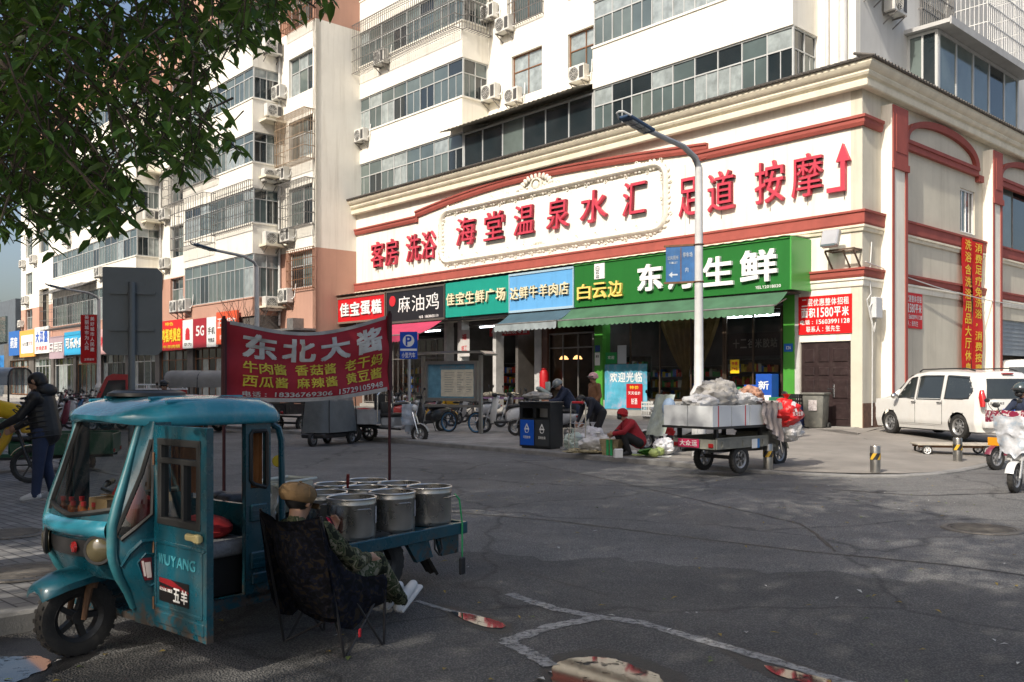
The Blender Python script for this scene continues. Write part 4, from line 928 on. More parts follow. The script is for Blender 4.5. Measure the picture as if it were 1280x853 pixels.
# ---------------------------------------------------------------- trees and the block behind the viewer
def leaf_mat(name, col, tr):
    m = bpy.data.materials.new(name); m.use_nodes = True; nt = m.node_tree; N = nt.nodes; L = nt.links; b = N['Principled BSDF']; out = N['Material Output']
    g = N.new('ShaderNodeNewGeometry'); hs = N.new('ShaderNodeHueSaturation'); hs.inputs['Color'].default_value = (*col, 1)
    for o, i, a, c in ((g.outputs['Random Per Island'], 'Value', .55, 1.5), (g.outputs['Random Per Island'], 'Hue', .485, .515)):
        r = N.new('ShaderNodeMapRange'); r.inputs[3].default_value = a; r.inputs[4].default_value = c; L.new(o, r.inputs[0]); L.new(r.outputs[0], hs.inputs[i])
    L.new(hs.outputs[0], b.inputs['Base Color']); b.inputs['Roughness'].default_value = .42
    t = N.new('ShaderNodeBsdfTranslucent'); t.inputs[0].default_value = (*tr, 1); x = N.new('ShaderNodeMixShader'); x.inputs[0].default_value = .3
    L.new(b.outputs[0], x.inputs[1]); L.new(t.outputs[0], x.inputs[2]); L.new(x.outputs[0], out.inputs[0]); return m
LEAF = leaf_mat('glossy_leaf', (.05, .102, .022), (.19, .33, .05)); LEAF2 = leaf_mat('yellow_green_leaf', (.16, .17, .03), (.3, .32, .05)); LEAF3 = leaf_mat('brown_leaf', (.16, .08, .04), (.2, .1, .05))
BARK = M('bark', (.07, .055, .042), rough=.9, var=.3, scale=6, bump=.6, bscale=18)
def leaf(mb, p, d, up, ln, wd, seg=2):
    d = d.normalized(); s_ = d.cross(up)
    if s_.length < 1e-3: s_ = d.cross(Vector((1, .2, .1)))
    s_.normalize(); n = s_.cross(d); rows = []
    prof = ((0, .08), (.3, .92), (.65, .75), (1, 0)) if seg == 3 else ((0, .12), (.42, 1), (1, .0))
    dr = RND.uniform(.05, .3)
    for t, w in prof:
        c = p + d * ln * t - Vector((0, 0, 1)) * dr * ln * t * t
        rows.append((c, w))
    vs = [(mb.bm.verts.new(c - s_ * wd * w / 2 + n * wd * .18 * w), mb.bm.verts.new(c), mb.bm.verts.new(c + s_ * wd * w / 2 + n * wd * .18 * w)) if w > .02 else (mb.bm.verts.new(c),) for c, w in rows]
    for A, B in zip(vs, vs[1:]):
        if len(B) == 3: mb.face([A[0], A[1], B[1], B[0]]); mb.face([A[1], A[2], B[2], B[1]])
        else: mb.face([A[0], A[1], B[0]]); mb.face([A[1], A[2], B[0]])
def rv(a=1.0): return Vector((RND.uniform(-a, a), RND.uniform(-a, a), RND.uniform(-a, a)))
def crown_leaves(mb, blobs, n, ln, drop=.4):
    for _ in range(n):
        c, r = RND.choice(blobs); d = rv().normalized(); k = RND.uniform(.45, 1.0) ** .6
        p = Vector(c) + Vector((d.x * r[0], d.y * r[1], d.z * r[2])) * k
        if noise.noise(p * 1.1) < -.22: continue
        l = ln * RND.uniform(.6, 1.25); leaf(mb, p, (d + rv(.8) + Vector((0, 0, -drop))), rv(), l, l * .5)
def limbs(mb, base, top, r, tips):
    base = Vector(base); top = Vector(top); mb.tube([base, base.lerp(top, .3) + Vector((.06, -.05, 0)), base.lerp(top, .7) + Vector((-.05, .08, 0)), top], [r * 1.25, r, r * .85, r * .6], 10)
    for t in tips:
        t = Vector(t); s_ = base.lerp(top, RND.uniform(.65, 1.0)); m1 = s_.lerp(t, .5) + rv(.25) + Vector((0, 0, .3)); mb.tube([s_, m1, t], [r * .45, r * .28, r * .06], 6)
def inside(poly, x, y):
    c = False; n = len(poly)
    for i in range(n):
        (a, b), (e, f) = poly[i], poly[i - 1]
        if (b > y) != (f > y) and x < (e - a) * (y - b) / (f - b) + a: c = not c
    return c
T0 = Vector((-7.0, 3.5, 0))
ta = thing('broadleaf_tree', 'leafy evergreen street tree whose drooping branches hang over the upper left', 'tree', (T0.x, T0.y, .12), 0)
OUTL = [(-60, -130), (425, -130), (412, 0), (372, 18), (345, 30), (325, 62), (312, 40), (292, 62), (268, 78), (262, 108), (262, 142), (288, 158), (292, 186), (262, 188), (246, 205), (222, 222), (196, 202), (166, 212), (168, 246), (182, 262), (146, 258), (150, 292), (118, 288), (88, 270), (60, 300), (30, 290), (0, 302), (-60, 300)]
mb = MB(); tw = MB(); cnt = 0
crown_c = Vector((-2.9, 4.9, 5.6))
while cnt < 1080:
    px, py = RND.uniform(-60, 425), RND.uniform(-130, 305)
    if not inside(OUTL, px, py): continue
    edge = min(math.hypot(px - a, py - b) for a, b in OUTL[2:]) if True else 0
    dens = .55 + .45 * noise.noise(Vector((px * .012, py * .012, 3)))
    if px < 110 and 60 < py < 290: dens += .1
    if RND.random() > dens: continue
    Y = RND.uniform(4.0, 6.6); p = at_depth(px, py, Y); cnt += 1
    hang = Vector((RND.uniform(-.5, 1.0), RND.uniform(-.6, .6), RND.uniform(-1.0, -.25))).normalized(); ln = RND.uniform(.16, .34)
    s_ = p - hang * ln * .6; e = p + hang * ln * .4; tw.tube([s_ - hang * .08 + rv(.03), p.lerp(s_, .4) + rv(.02), e], [.006, .004, .002], 4)
    k = RND.randint(6, 9)
    for i in range(k):
        q = s_.lerp(e, (i + .5) / k); sd = Vector((math.cos(i * 2.4 + px), math.sin(i * 2.4 + px), -.1 - .9 * RND.random())); L_ = RND.uniform(.05, .118)
        leaf(mb, q, sd, Vector((0, 0, 1)) + rv(.5), L_, L_ * RND.uniform(.42, .52), 3)
# drooping boughs the twigs belong to
for pts in ([(-30, -120, 5.2), (120, -60, 5.2), (235, 20, 5.1), (300, 60, 5.0)], [(-40, -60, 5.6), (70, 30, 5.6), (160, 100, 5.4), (250, 160, 5.3)], [(-40, 40, 4.7), (40, 110, 4.7), (120, 190, 4.6), (150, 250, 4.5)], [(100, -120, 5.8), (240, -70, 5.8), (350, -20, 5.7), (395, 10, 5.7)], [(130, 60, 5.0), (150, 25, 5.0), (156, 70, 4.95), (125, 120, 4.9)], [(-50, 120, 5.2), (10, 180, 5.2), (60, 250, 5.1)]):
    tw.tube([at_depth(*q) for q in pts], [.022, .016, .011, .005][:len(pts)] if len(pts) == 4 else [.02, .012, .005], 6)
off = Matrix.Translation(-Vector((T0.x, T0.y, .12)))
blobs_a = [((-4.2, 3.6, 8.9), (3.2, 3.2, 2.2)), ((-2.6, 4.8, 7.6), (2.8, 2.4, 1.6)), ((-6.5, 5.2, 7.5), (2.6, 2.6, 2.2)), ((-2.8, 1.0, 8.2), (2.4, 2.2, 1.6))]
crown_leaves(mb, blobs_a, 6500, .2)
mb.build('foliage', LEAF, ta, off, smooth=0, recalc=False); tw.build('twigs', BARK, ta, off, recalc=False)
mb = MB(); limbs(mb, T0 + Vector((0, 0, -.1)), T0 + Vector((.2, .3, 5.2)), .17, [b[0] for b in blobs_a] + [at_depth(-30, -120, 5.2), at_depth(-40, -60, 5.6), at_depth(-40, 40, 4.7), at_depth(100, -120, 5.8)]); mb.build('trunk', BARK, ta, off)
def street_tree(label, x, y, blobs, n, h, r, ln=.24, mat=LEAF, drop=.3):
    t = thing('broadleaf_tree', label, 'tree', (x, y, .1), 0); mb = MB(); crown_leaves(mb, blobs, n, ln, drop); mb.build('foliage', mat, t, smooth=0, recalc=False)
    mb = MB(); limbs(mb, (0, 0, -.15), (0, 0, h), r, [b[0] for b in blobs]); mb.build('trunk', BARK, t); return t
street_tree('tall leafy tree behind the viewer that shades the near road', -9.9, -.6, [((2.5, .5, 12.5), (3.7, 4.2, 3.0)), ((1.0, 1.8, 11), (3.5, 3.2, 2.5)), ((4.6, -2.2, 11.0), (3.4, 3.4, 2.4)), ((2.2, -2.8, 11), (3.4, 3.2, 2.4)), ((2.8, 3.0, 13.4), (2.8, 3, 2.4))], 17000, 9.0, .27, .30)
street_tree('second leafy tree behind the viewer across the side street', 3.0, -6.2, [((-4.4, 2.6, 7.6), (3.2, 3.2, 2.0)), ((-2.2, 3.6, 6.9), (2.4, 2.4, 1.5)), ((-6.2, 3.9, 7.4), (2.5, 2.4, 1.7)), ((-3.0, .4, 7.2), (2.6, 2.4, 1.6))], 13000, 5.0, .2, .24)
# block of flats across the street, behind and to the left of the viewer
FAC = M('tan_facade_behind', (.36, .30, .25), rough=.85, var=.15, scale=.8)
sb = thing('apartment_block', 'tan block of flats across the main street behind the viewer', 'building', MAIN.P(0, -30, 0), MAIN.a)
SBX, SBH = 4.6, 26.6
mb = MB(); hs = []
for i in range(16):
    for f in range(8): x = SBX - 2.6 - i * 3.6; hs.append((x - .9, x + .9, 1.0 + f * 3.2, 2.7 + f * 3.2))
wall(mb, SBX - 60, SBX, 0, SBH, -.3, 0, hs); mb.build('wall', FAC, sb, smooth=0)
mb = MB(); mb.box(SBX - 60, SBX, -14, -.3, SBH - .3, SBH); mb.box(SBX - .3, SBX, -14, -.3, 0, SBH - .3); mb.box(SBX - 60, SBX - 59.7, -14, -.3, 0, SBH - .3); mb.box(SBX - 59.7, SBX - .3, -14, -13.7, 0, SBH - .3); mb.build('roof', CONC, sb, smooth=0)
mb = MB(); mb.box(SBX - 59.5, SBX - .5, -.7, -.65, .3, SBH - .5); mb.build('window', GL[1], sb, smooth=0)
# far left: trees and a round tower
t = street_tree('yellow green tree at the far end of the street', *ground_at(18, 484)[:2], [((0, 0, 5), (4, 4, 3.2)), ((-3, 1, 3.6), (3.4, 3, 2.6)), ((2.2, -1, 3.4), (2.6, 3, 2.4))], 6000, 3.2, .2, .36, LEAF2); t.location = MAIN.P(-86, -9, 0)
t = street_tree('brown leaved tree in front of the round red tower', 0, 0, [((0, 0, 9), (4, 4, 4)), ((-2.5, 0, 7.5), (3, 3, 3)), ((1.8, 0, 6.5), (2.5, 2.5, 2.5))], 5000, 6, .22, .3, LEAF3); t.location = MAIN.P(-95, -4, 0)
t = thing('round_tower', 'distant round brick red tower behind the far trees', 'building', MAIN.P(-128, -4, 0), MAIN.a)
mb = MB()
for f in range(6): mb.cyl((0, 0, f * 4), (0, 0, f * 4 + 2.2), 9, seg=40)
mb.build('wall', M('tower_brick', (.34, .13, .08), rough=.8, var=.1), t); mb = MB(); mb.cyl((0, 0, 0.2), (0, 0, 23), 8.7, seg=40); mb.build('window', GL[1], t)
t = thing('low_building', 'grey building closing the far end of the street', 'building', MAIN.P(-82, -1, 0), MAIN.a); mb = MB(); mb.box(-14, -.2, -1, 9, 0, 9.5); mb.build('wall', M('slate_wall', (.10, .12, .14), rough=.7, var=.2), t, smooth=0); mb = MB(); mb.box(-10, -1, -1.3, -1.02, 2.6, 4.2); mb.build('sign_board', paint('#2b7fc4'), t, smooth=0); mb = MB(); mb.box(-8, -3, -1.2, -1.01, 5.5, 8); mb.build('window', GL[1], t, smooth=0)
# leafless young tree in front of the salmon wall
t = thing('bare_tree', 'leafless young tree in front of the salmon wall and orange sign', 'tree', MAIN.P(FX(290, -8), -8, .15), 0)
mb = MB(); r2 = random.Random(3)
def grow(p, d, l, r, k):
    q = p + d * l; mb.tube([p, p.lerp(q, .5) + Vector((r2.uniform(-.05, .05),) * 3) * l, q], [r, r * .85, r * .7], 5, caps=False)
    if k == 0: return
    for _ in range(3 if k > 1 else 2): grow(q, (d + Vector((r2.uniform(-.7, .7), r2.uniform(-.7, .7), r2.uniform(-.1, .5)))).normalized(), l * r2.uniform(.62, .85), r * .6, k - 1)
grow(Vector((0, 0, 0)), Vector((.05, 0, 1)), 1.7, .06, 4); mb.build('branches', M('pale_bark', (.20, .16, .12), rough=.9, var=.2), t)
# ---------------------------------------------------------------- shared vehicle bits
RUBBER = M('tyre_rubber', (.022, .021, .020), rough=.75, var=.3, scale=6, dirt=(.12, .11, .09), dirt_amt=.25, bump=.15)
RIMM = M('grey_alloy', (.30, .30, .30), rough=.4, metal=.6, var=.15); BLACKPL = M('black_plastic', (.022, .022, .023), rough=.45, var=.2, dirt=(.1, .09, .08), dirt_amt=.15)
CHROME = M('chrome_metal', (.65, .65, .65), rough=.22, metal=1, var=.1); RUST = M('rusty_metal', (.16, .08, .04), rough=.8, var=.4, scale=8)
def wheel(parent, c, r, w, axis=(0, 1, 0), spokes=5, rim=RIMM, hub=.18, ti=.62, sw=.14):
    mb = MB(); c = Vector(c); h = w / 2; tj = (1 + ti) / 2
    mb.lathe([(r * ti, -h * .8), (r * tj, -h), (r * (.75 + .25 * tj), -h * .9), (r, -h * .45), (r, h * .45), (r * (.75 + .25 * tj), h * .9), (r * tj, h), (r * ti, h * .8)], c, axis, 32, caps=False)
    ax = Vector(axis).normalized(); Q = frame_rot(axis)
    for i in range(26):
        t = 2 * math.pi * i / 26
        for s_ in (-1, 1):
            o = Q @ Vector((math.cos(t + s_ * .06), math.sin(t + s_ * .06), 0)); mb.cbox(c + o * (r * .985) + ax * (s_ * h * .42), (w * .34, r * .1, r * .05), Matrix((ax, o.cross(ax), o)).transposed())
    t_ = mb.build('wheel', RUBBER, parent, smooth=40)
    mb = MB(); mb.lathe([(r * (ti - .1), -h * .5), (r * (ti + .01), -h * .85), (r * (ti + .04), -h * .7), (r * (ti + .04), h * .7), (r * (ti + .01), h * .85), (r * (ti - .1), h * .5), (r * (ti - .1), -h * .5)], c, axis, 28, caps=False)
    mb.cyl(c - ax * h * .8, c + ax * h * .8, r * hub, seg=14)
    for i in range(spokes):
        t = 2 * math.pi * i / spokes; o = Q @ Vector((math.cos(t), math.sin(t), 0)); mb.bar(c + o * r * .1, c + o * r * (ti - .05), r * sw, h * min(.8, sw * 6), up=ax)
    mb.build('rim', rim, t_, smooth=35); return t_
# ---------------------------------------------------------------- the teal cab tricycle
TR = Fr(-2.49, 5.48, 0, math.degrees(math.atan2(-.80, -.60)))
TEALP = M('teal_car_paint', (.0025, .064, .094), rough=.30, var=.28, scale=2.2, coat=.35, dirt=(.06, .075, .07), dirt_amt=.6, streak=.35, rvar=.15, bump=.22, bscale=5)
_n = TEALP.node_tree; _b = _n.nodes['Principled BSDF']; _s = _b.inputs['Base Color'].links[0].from_socket; _t = _n.nodes.new('ShaderNodeTexCoord'); _x = _n.nodes.new('ShaderNodeSeparateXYZ'); _z = _n.nodes.new('ShaderNodeTexNoise'); _z.inputs['Scale'].default_value = 14; _z.inputs['Detail'].default_value = 8; _z.inputs['Roughness'].default_value = .75; _q = _n.nodes.new('ShaderNodeMath'); _q.operation = 'MULTIPLY_ADD'; _q.inputs[1].default_value = -.75
_r = _n.nodes.new('ShaderNodeMapRange'); _r.inputs[1].default_value = .26; _r.inputs[2].default_value = .36; _r.inputs[3].default_value = 0; _r.inputs[4].default_value = .85; _m = _n.nodes.new('ShaderNodeMix'); _m.data_type = 'RGBA'; _m.inputs[7].default_value = (.075, .05, .035, 1)
_n.links.new(_t.outputs['Object'], _x.inputs[0]); _n.links.new(_t.outputs['Object'], _z.inputs[0]); _n.links.new(_x.outputs[2], _q.inputs[0]); _n.links.new(_z.outputs[0], _q.inputs[2]); _n.links.new(_q.outputs[0], _r.inputs[0]); _n.links.new(_r.outputs[0], _m.inputs[0]); _n.links.new(_s, _m.inputs[6]); _n.links.new(_m.outputs[2], _b.inputs['Base Color'])
TEALR = M('faded_teal_roof', (.03, .24, .33), rough=.24, var=.3, scale=3, coat=.6, dirt=(.26, .36, .40), dirt_amt=.45, bump=.25, bscale=7)
CLEARG = bpy.data.materials.new('cab_glass'); CLEARG.use_nodes = True
_n = CLEARG.node_tree; _n.nodes.clear(); _o = _n.nodes.new('ShaderNodeOutputMaterial'); _m = _n.nodes.new('ShaderNodeMixShader'); _t = _n.nodes.new('ShaderNodeBsdfTransparent'); _g = _n.nodes.new('ShaderNodeBsdfGlossy'); _f = _n.nodes.new('ShaderNodeFresnel'); _f.inputs[0].default_value = 1.7
_t.inputs[0].default_value = (.62, .66, .64, 1); _g.inputs['Roughness'].default_value = .06
_n.links.new(_f.outputs[0], _m.inputs[0]); _n.links.new(_t.outputs[0], _m.inputs[1]); _n.links.new(_g.outputs[0], _m.inputs[2]); _n.links.new(_m.outputs[0], _o.inputs[0])
tk = thing('cargo_tricycle', 'teal cab tricycle with its door open and a flat bed full of steel pots', 'tricycle', TR.o, TR.a)
HW, YC = .48, .07
def _lerp(tab, z):
    for (a, b), (c, d) in zip(tab, tab[1:]):
        if a <= z <= c: u = (z - a) / (c - a); return b + (d - b) * u
    return tab[0][1] if z < tab[0][0] else tab[-1][1]
DTAB = [(.2, .02), (.3, .06), (.4, .12), (.5, .20), (.62, .265), (.78, .275), (.9, .235), (1.05, .165), (1.2, .10), (1.38, .02)]
def S(t, z, off=0.0):
    D = _lerp(DTAB, z) + off; W = HW + off - .05 * max(0, (z - .9)) - .06 * max(0, .5 - z)
    c, s_ = math.cos(t), math.sin(t); e = .8
    return Vector((-.03 + D * abs(s_) ** e, YC + W * math.copysign(abs(c) ** .95, c), z))
NT, NZ = 72, 48; Zs = [.2 + (1.375 - .2) * j / NZ for j in range(NZ + 1)]
QW = [(4, 1.27), (11, 1.27), (22, 1.08), (33, .86), (39, .745), (34, .715), (20, .775), (4, .85)]
def tz(i): return math.pi * i / NT
def qin(t, z): d = math.degrees(t); d = min(d, 180 - d); return inside(QW, d * 100, z * 1000) if False else inside([(a, b) for a, b in QW], d, z)
body, ws, qg, qf = MB(), MB(), MB(), MB()
def put_cell(mb, i, j, off=0):
    mb.face([mb.bm.verts.new(S(tz(a), Zs[b], off)) for a, b in ((i, j), (i + 1, j), (i + 1, j + 1), (i, j + 1))])
for i in range(NT):
    for j in range(NZ):
        t = (tz(i) + tz(i + 1)) / 2; z = (Zs[j] + Zs[j + 1]) / 2; d = math.degrees(t)
        wz = .82 + .05 * abs(d - 90) / 40
        if 46 < d < 134 and z > wz: put_cell(ws, i, j)
        elif qin(t, z): put_cell(qg if t < 1.5 else qf, i, j)
        elif z < .47 and 52 < d < 128: pass
        else: put_cell(body, i, j)
bmesh.ops.remove_doubles(body.bm, verts=body.bm.verts, dist=1e-5); bmesh.ops.remove_doubles(ws.bm, verts=ws.bm.verts, dist=1e-5)
# sills, far side, rear wall
body.box(-.83, -.03, .49, .55, .2, .27); body.box(-.83, -.03, -.41, .49, .2, .24)
body.box(-.83, -.03, -.41, -.38, .24, .86); body.box(-.13, -.03, -.41, -.38, .86, 1.37); body.box(-.83, -.66, -.41, -.38, .86, 1.37)
body.box(-.83, -.80, -.38, .51, .24, .80); body.box(-.83, -.80, -.38, -.30, .80, 1.37)
body.box(-.12, -.02, .535, .55, .27, 1.37)
cabm = body.build('cab_body', TEALP, tk, smooth=40)
ws.build('windscreen', CLEARG, tk, smooth=60); [m_.build('quarter_window', CLEARG, tk, smooth=60) for m_ in (qg, qf)]
SEAL = M('black_rubber_seal', (.015, .015, .015), rough=.6, var=.1)
mb = MB()
for k in (1, -1):
    a0 = R(45.5) if k == 1 else R(134.5)
    mb.tube([S(a0, .83 + .54 * i / 14, .004) for i in range(15)], .016, 6)
mb.tube([S(R(46 + 88 * i / 16), .83 + .05 * abs(i / 8 - 1), .004) for i in range(17)], .016, 6); mb.tube([S(R(46 + 88 * i / 10), 1.365, .0) for i in range(11)], .014, 6)
for k in (0, 1):
    mb.tube([S(R(a if k == 0 else 180 - a), z, .003) for a, z in QW], .013, 6, closed=True)
mb.build('window_seal', SEAL, tk)
for k in (0, 1):
    mb = MB(); f = lambda d: R(d if k == 0 else 180 - d)
    mb.tube([S(f(42.5 + (0 if z > .7 else (.7 - z) * 14)), z, .006) for z in [.3 + 1.07 * i / 22 for i in range(23)]], [.02 + .012 * math.sin(math.pi * min(1, i / 18)) for i in range(23)], 8); mb.build('pillar', M('pale_teal_paint', (.03, .16, .19), rough=.35, var=.3, scale=4, coat=.4, dirt=(.2, .27, .27), dirt_amt=.4), tk, smooth=60)
# pressed ridge and sticker recess on the front left panel
mb = MB(); mb.tube([S(R(a), z, .004) for a, z in ((2, .70), (14, .70), (26, .64), (38, .56))], [.014, .014, .013, .008], 6); mb.tube([S(R(a), z, .003) for a, z in ((3, .62), (10, .63), (20, .58), (17, .46), (9, .44), (3, .45))], .007, 6); mb.build('panel_ridge', TEALP, tk)
mb = MB(); mb.grid(lambda a, b: S(R(5 + 12 * a), .475 + .13 * b, .006), 4, 4); st = mb.build('sticker', paint('#5a1420'), tk)
mb = MB(); mb.grid(lambda a, b: S(R(6.5 + 6 * a), .49 + .09 * b, .009), 3, 3); mb.grid(lambda a, b: S(R(13.2 + 2.6 * a), .50 + .09 * b, .009), 3, 3); mb.build('emblem', paint('#c8b8b4'), st)
# nose: hood, lamps, fender
mb = MB(); mb.grid(lambda a, b: S(R(48 + 84 * a), .815 - .1 * b, .012 + .05 * math.sin(math.pi * b) ** .7 * (1 - .5 * abs(2 * a - 1))), 14, 6); mb.build('hood', TEALR, tk, smooth=60)
LAMP = M('lamp_lens_amber', (.09, .075, .04), rough=.12, var=.2, coat=.6); LAMPR = M('red_lamp_lens', (.30, .015, .015), rough=.15, var=.1, coat=.5)
for k in (0, 1):
    f = lambda d: R(d if k == 0 else 180 - d); c = S(f(55), .655, .02); mb = MB(); n = (S(f(55), .655, .1) - S(f(55), .655, 0)).normalized()
    mb.lathe([(.0, .03), (.05, .024), (.07, .008), (.075, -.02)], c, n, 20); hl = mb.build('headlight', LAMP, tk); mb = MB(); mb.torus(c, .075, .014, n, 24, 6); mb.build('lamp_ring', BLACKPL, hl)
c = S(R(80), .655, .015); mb = MB(); mb.grid(lambda a, b: S(R(64 + 52 * a), .60 + .1 * b, .008), 8, 3); mb.build('grille', BLACKPL, tk); mb = MB(); mb.lathe([(0, .02), (.03, .012), (.035, 0)], c, (1, -.1, 0), 12); mb.build('indicator', LAMPR, tk)
mb = MB(); mb.loft([[Vector((x, .05 + y * w, z + h - .04 * abs(y) ** 2 * 1.2)) for y in (-1, -.6, 0, .6, 1)] + [Vector((x, .05 + y * w, z + h - .035 - .05 * abs(y) ** 2)) for y in (1, .6, 0, -.6, -1)] for x, w, z, h in ((.06, .13, .47, .05), (.18, .16, .47, .055), (.30, .155, .455, .05), (.39, .12, .43, .04), (.42, .09, .42, .03))]); mb.build('front_fender', TEALP, tk, smooth=50)
wheel(tk, (.18, .05, .225), .225, .11, (.06, 1, 0), 5, BLACKPL)
mb = MB()
for y in (-.035, .135): mb.tube([(.10, y, .55), (.15, y, .38), (.18, y, .22)], [.022, .022, .016], 8); mb.tube([(.10, y, .52), (.135, y, .40)], .034, 10)
mb.build('fork', RUST, tk)
# roof
mb = MB(); prof = [(.11, .14, 1.40, 1.406), (.095, .25, 1.388, 1.412), (.04, .37, 1.375, 1.44), (-.06, .455, 1.364, 1.478), (-.2, .51, 1.36, 1.508), (-.5, .53, 1.36, 1.52), (-.76, .53, 1.36, 1.512), (-.84, .525, 1.36, 1.49), (-.88, .51, 1.36, 1.44), (-.885, .50, 1.36, 1.37)]
L = []
for x, w, ze, zc in prof:
    ring = []
    for i in range(21):
        a = math.pi * i / 20; ring.append(Vector((x, w * math.copysign(abs(math.cos(a)) ** .42, math.cos(a)), ze + (zc - ze) * math.sin(a) ** .55)))
    ring += [Vector((x, -w + .02, ze - .02)), Vector((x, -w * .5, ze - .02)), Vector((x, w * .5, ze - .02)), Vector((x, w - .02, ze - .02))]; L.append(ring)
mb.loft(L); [setattr(v, 'co', v.co + Vector((0, YC, .006 * noise.noise(v.co * 6)))) for v in mb.bm.verts]; rf = mb.build('roof', TEALR, tk, smooth=50)
mb = MB()
for y in (.43, .25, -.25, -.43): mb.tube([(x, YC + y * (1 if x < -.1 else 1 - (x + .1) * .8), 1.507 - .02 * (abs(y) > .4) - max(0, x + .14) * .16) for x in (-.12, -.2, -.3, -.6, -.78)], .011, 6)
mb.build('roof_rib', TEALR, rf)
mb = MB(); mb.lathe([(.0, .035), (.2, .035), (.235, .02), (.24, 0)], (-.35, -.08, 1.512), (0, 0, 1), 28); mb.torus((-.35, -.08, 1.54), .18, .012, (0, 0, 1), 24, 6); mb.build('roof_hatch', BLACKPL, rf)
# B-pillar panel with its slit window and pressed vents
mb = MB(); wall(mb, -.83, -.64, .24, 1.37, .51, .55, [(-.80, -.675, .93, 1.29)])
for z0, z1 in ((.72, .83), (.42, .53)):
    mb.cbox((-.735, .556, (z0 + z1) / 2), (.13, .02, z1 - z0), None, .008); 
    for z in (z0 + .03, z0 + .065): mb.cbox((-.735, .568, z), (.11, .006, .012))
mb.cbox((-.735, .556, .36), (.11, .018, .07), None, .006); bp = mb.build('rear_pillar', TEALP, tk, smooth=0)
mb = MB(); mb.tube([(-.80, .552, .95), (-.79, .552, .93), (-.70, .552, .955), (-.675, .552, .98), (-.675, .552, 1.27), (-.69, .552, 1.29), (-.79, .552, 1.29), (-.80, .552, 1.27)], .014, 6, closed=True); mb.build('window_seal', SEAL, bp)
CURT = M('orange_brown_curtain', (.30, .11, .025), rough=.7, var=.45, scale=5, bump=.3, bscale=14)
mb = MB(); mb.grid(lambda a, b: Vector((-.66 - .15 * a, .48 + .012 * math.sin(a * 26), .85 + .5 * b)), 24, 4); mb.grid(lambda a, b: Vector((-.775 + .012 * math.sin(a * 60), -.10 - .26 * a, .84 + .5 * b)), 40, 4); mb.grid(lambda a, b: Vector((-.42 - .36 * a, -.36 + .012 * math.sin(a * 50), .84 + .5 * b)), 40, 4); mb.build('curtain', CURT, tk, smooth=60)
# interior: bench, floor mat, handlebar, red cloth, box, dashboard
mb = MB(); mb.box(-.78, -.42, -.36, .42, .26, .50); mb.build('seat_box', BLACKPL, tk, smooth=0)
mb = MB(); mb.cbox((-.60, .06, .55), (.40, .80, .10), None, .04, 3); mb.build('seat', M('grey_seat_cover', (.26, .26, .27), rough=.45, var=.35, scale=14, bump=.5, bscale=50), tk)
REDCL = M('red_cloth', (.32, .012, .015), rough=.85, var=.3, scale=5, bump=.3, bscale=18)
mb = MB(); mb.ell((-.05, .22, .86), (.10, .12, .17)); mb.ell((-.22, .05, .80), (.14, .2, .1)); mb.ell((-.62, .15, .66), (.15, .22, .08)); mb.build('red_cover', REDCL, tk)
mb = MB(); mb.box(.0, .15, -.22, .36, .55, .80, .03); mb.build('dashboard', BLACKPL, tk)
mb = MB(); mb.cyl((.0, 0, .5), (-.08, 0, .92), .03); mb.tube([(-.22, .32, .95), (-.12, .2, .93), (-.08, 0, .92), (-.12, -.2, .93), (-.22, -.32, .95)], .014, 8); mb.cyl((-.21, .30, .95), (-.28, .37, .955), .02); mb.cyl((-.21, -.30, .95), (-.28, -.37, .955), .02); mb.build('handlebar', BLACKPL, tk)
BR = M('cardboard', (.30, .19, .10), rough=.9, var=.15)
bx = thing('cardboard_box', 'brown cardboard box on the dashboard of the teal tricycle', 'box', TR.P(.06, .2, .803), TR.a); mb = MB(); mb.box(-.07, .07, -.1, .1, 0, .12); mb.build('carton', BR, bx, smooth=0); mb = MB(); mb.prism([(-.07, .121), (0, .13), (.0, .134), (-.08, .126)], -.1, .1); mb.build('flap', BR, bx, smooth=0)
for i in range(7):
    y = -.20 + .06 * i; b = thing('sauce_bottle', 'small red topped bottle standing behind the tricycle windscreen', 'bottle', TR.P(.13 - .02 * (i % 2), y, .80), TR.a, 'red topped bottles behind the windscreen')
    mb = MB(); h = RND.uniform(.06, .10); mb.lathe([(.022, 0), (.024, h * .6), (.012, h * .8), (.012, h)], seg=10); mb.build('body', M('amber_sauce', (.35, .10, .03), rough=.2, var=.2), b); mb = MB(); mb.cyl((0, 0, h), (0, 0, h + .025), .015, seg=10); mb.build('cap', REDP, b)
# open door, hinged at the front pillar and swung out square to the cab
DM = Matrix.Translation((-.03, .55, 0)) @ Matrix.Rotation(R(86), 4, 'Z')     # door local: x towards the free edge, -y outward face
DW = .565
mb = MB(); wall(mb, 0, DW, .21, 1.355, -.02, .02, [(.05, DW - .06, .80, 1.285)]); mb.cbox((DW / 2, -.022, .70), (DW - .03, .012, .022), None, .004)
mb.cbox((DW / 2, -.022, .275), (DW - .05, .014, .07), None, .006)
for x in (.03, DW - .045): mb.cbox((x, -.022, .51), (.018, .012, .36), None, .004)
mb.cbox((DW / 2, -.021, .335), (DW - .08, .01, .02), None, .004)
dr = mb.build('door', TEALP, tk, DM, smooth=0)
mb = MB(); Z0, Z1, a, b = .80, 1.285, .05, DW - .06
for (x0, x1, z0, z1) in ((a, b, Z0, Z0 + .04), (a, b, Z1 - .04, Z1), (a, a + .04, Z0, Z1), (b - .04, b, Z0, Z1), (a, b, 1.145, 1.175), ((a + b) / 2 + .03, (a + b) / 2 + .055, Z0, 1.15)): mb.cbox(((x0 + x1) / 2, 0, (z0 + z1) / 2), (x1 - x0, .055 if x1 - x0 > .1 else .052, z1 - z0), None, .004)
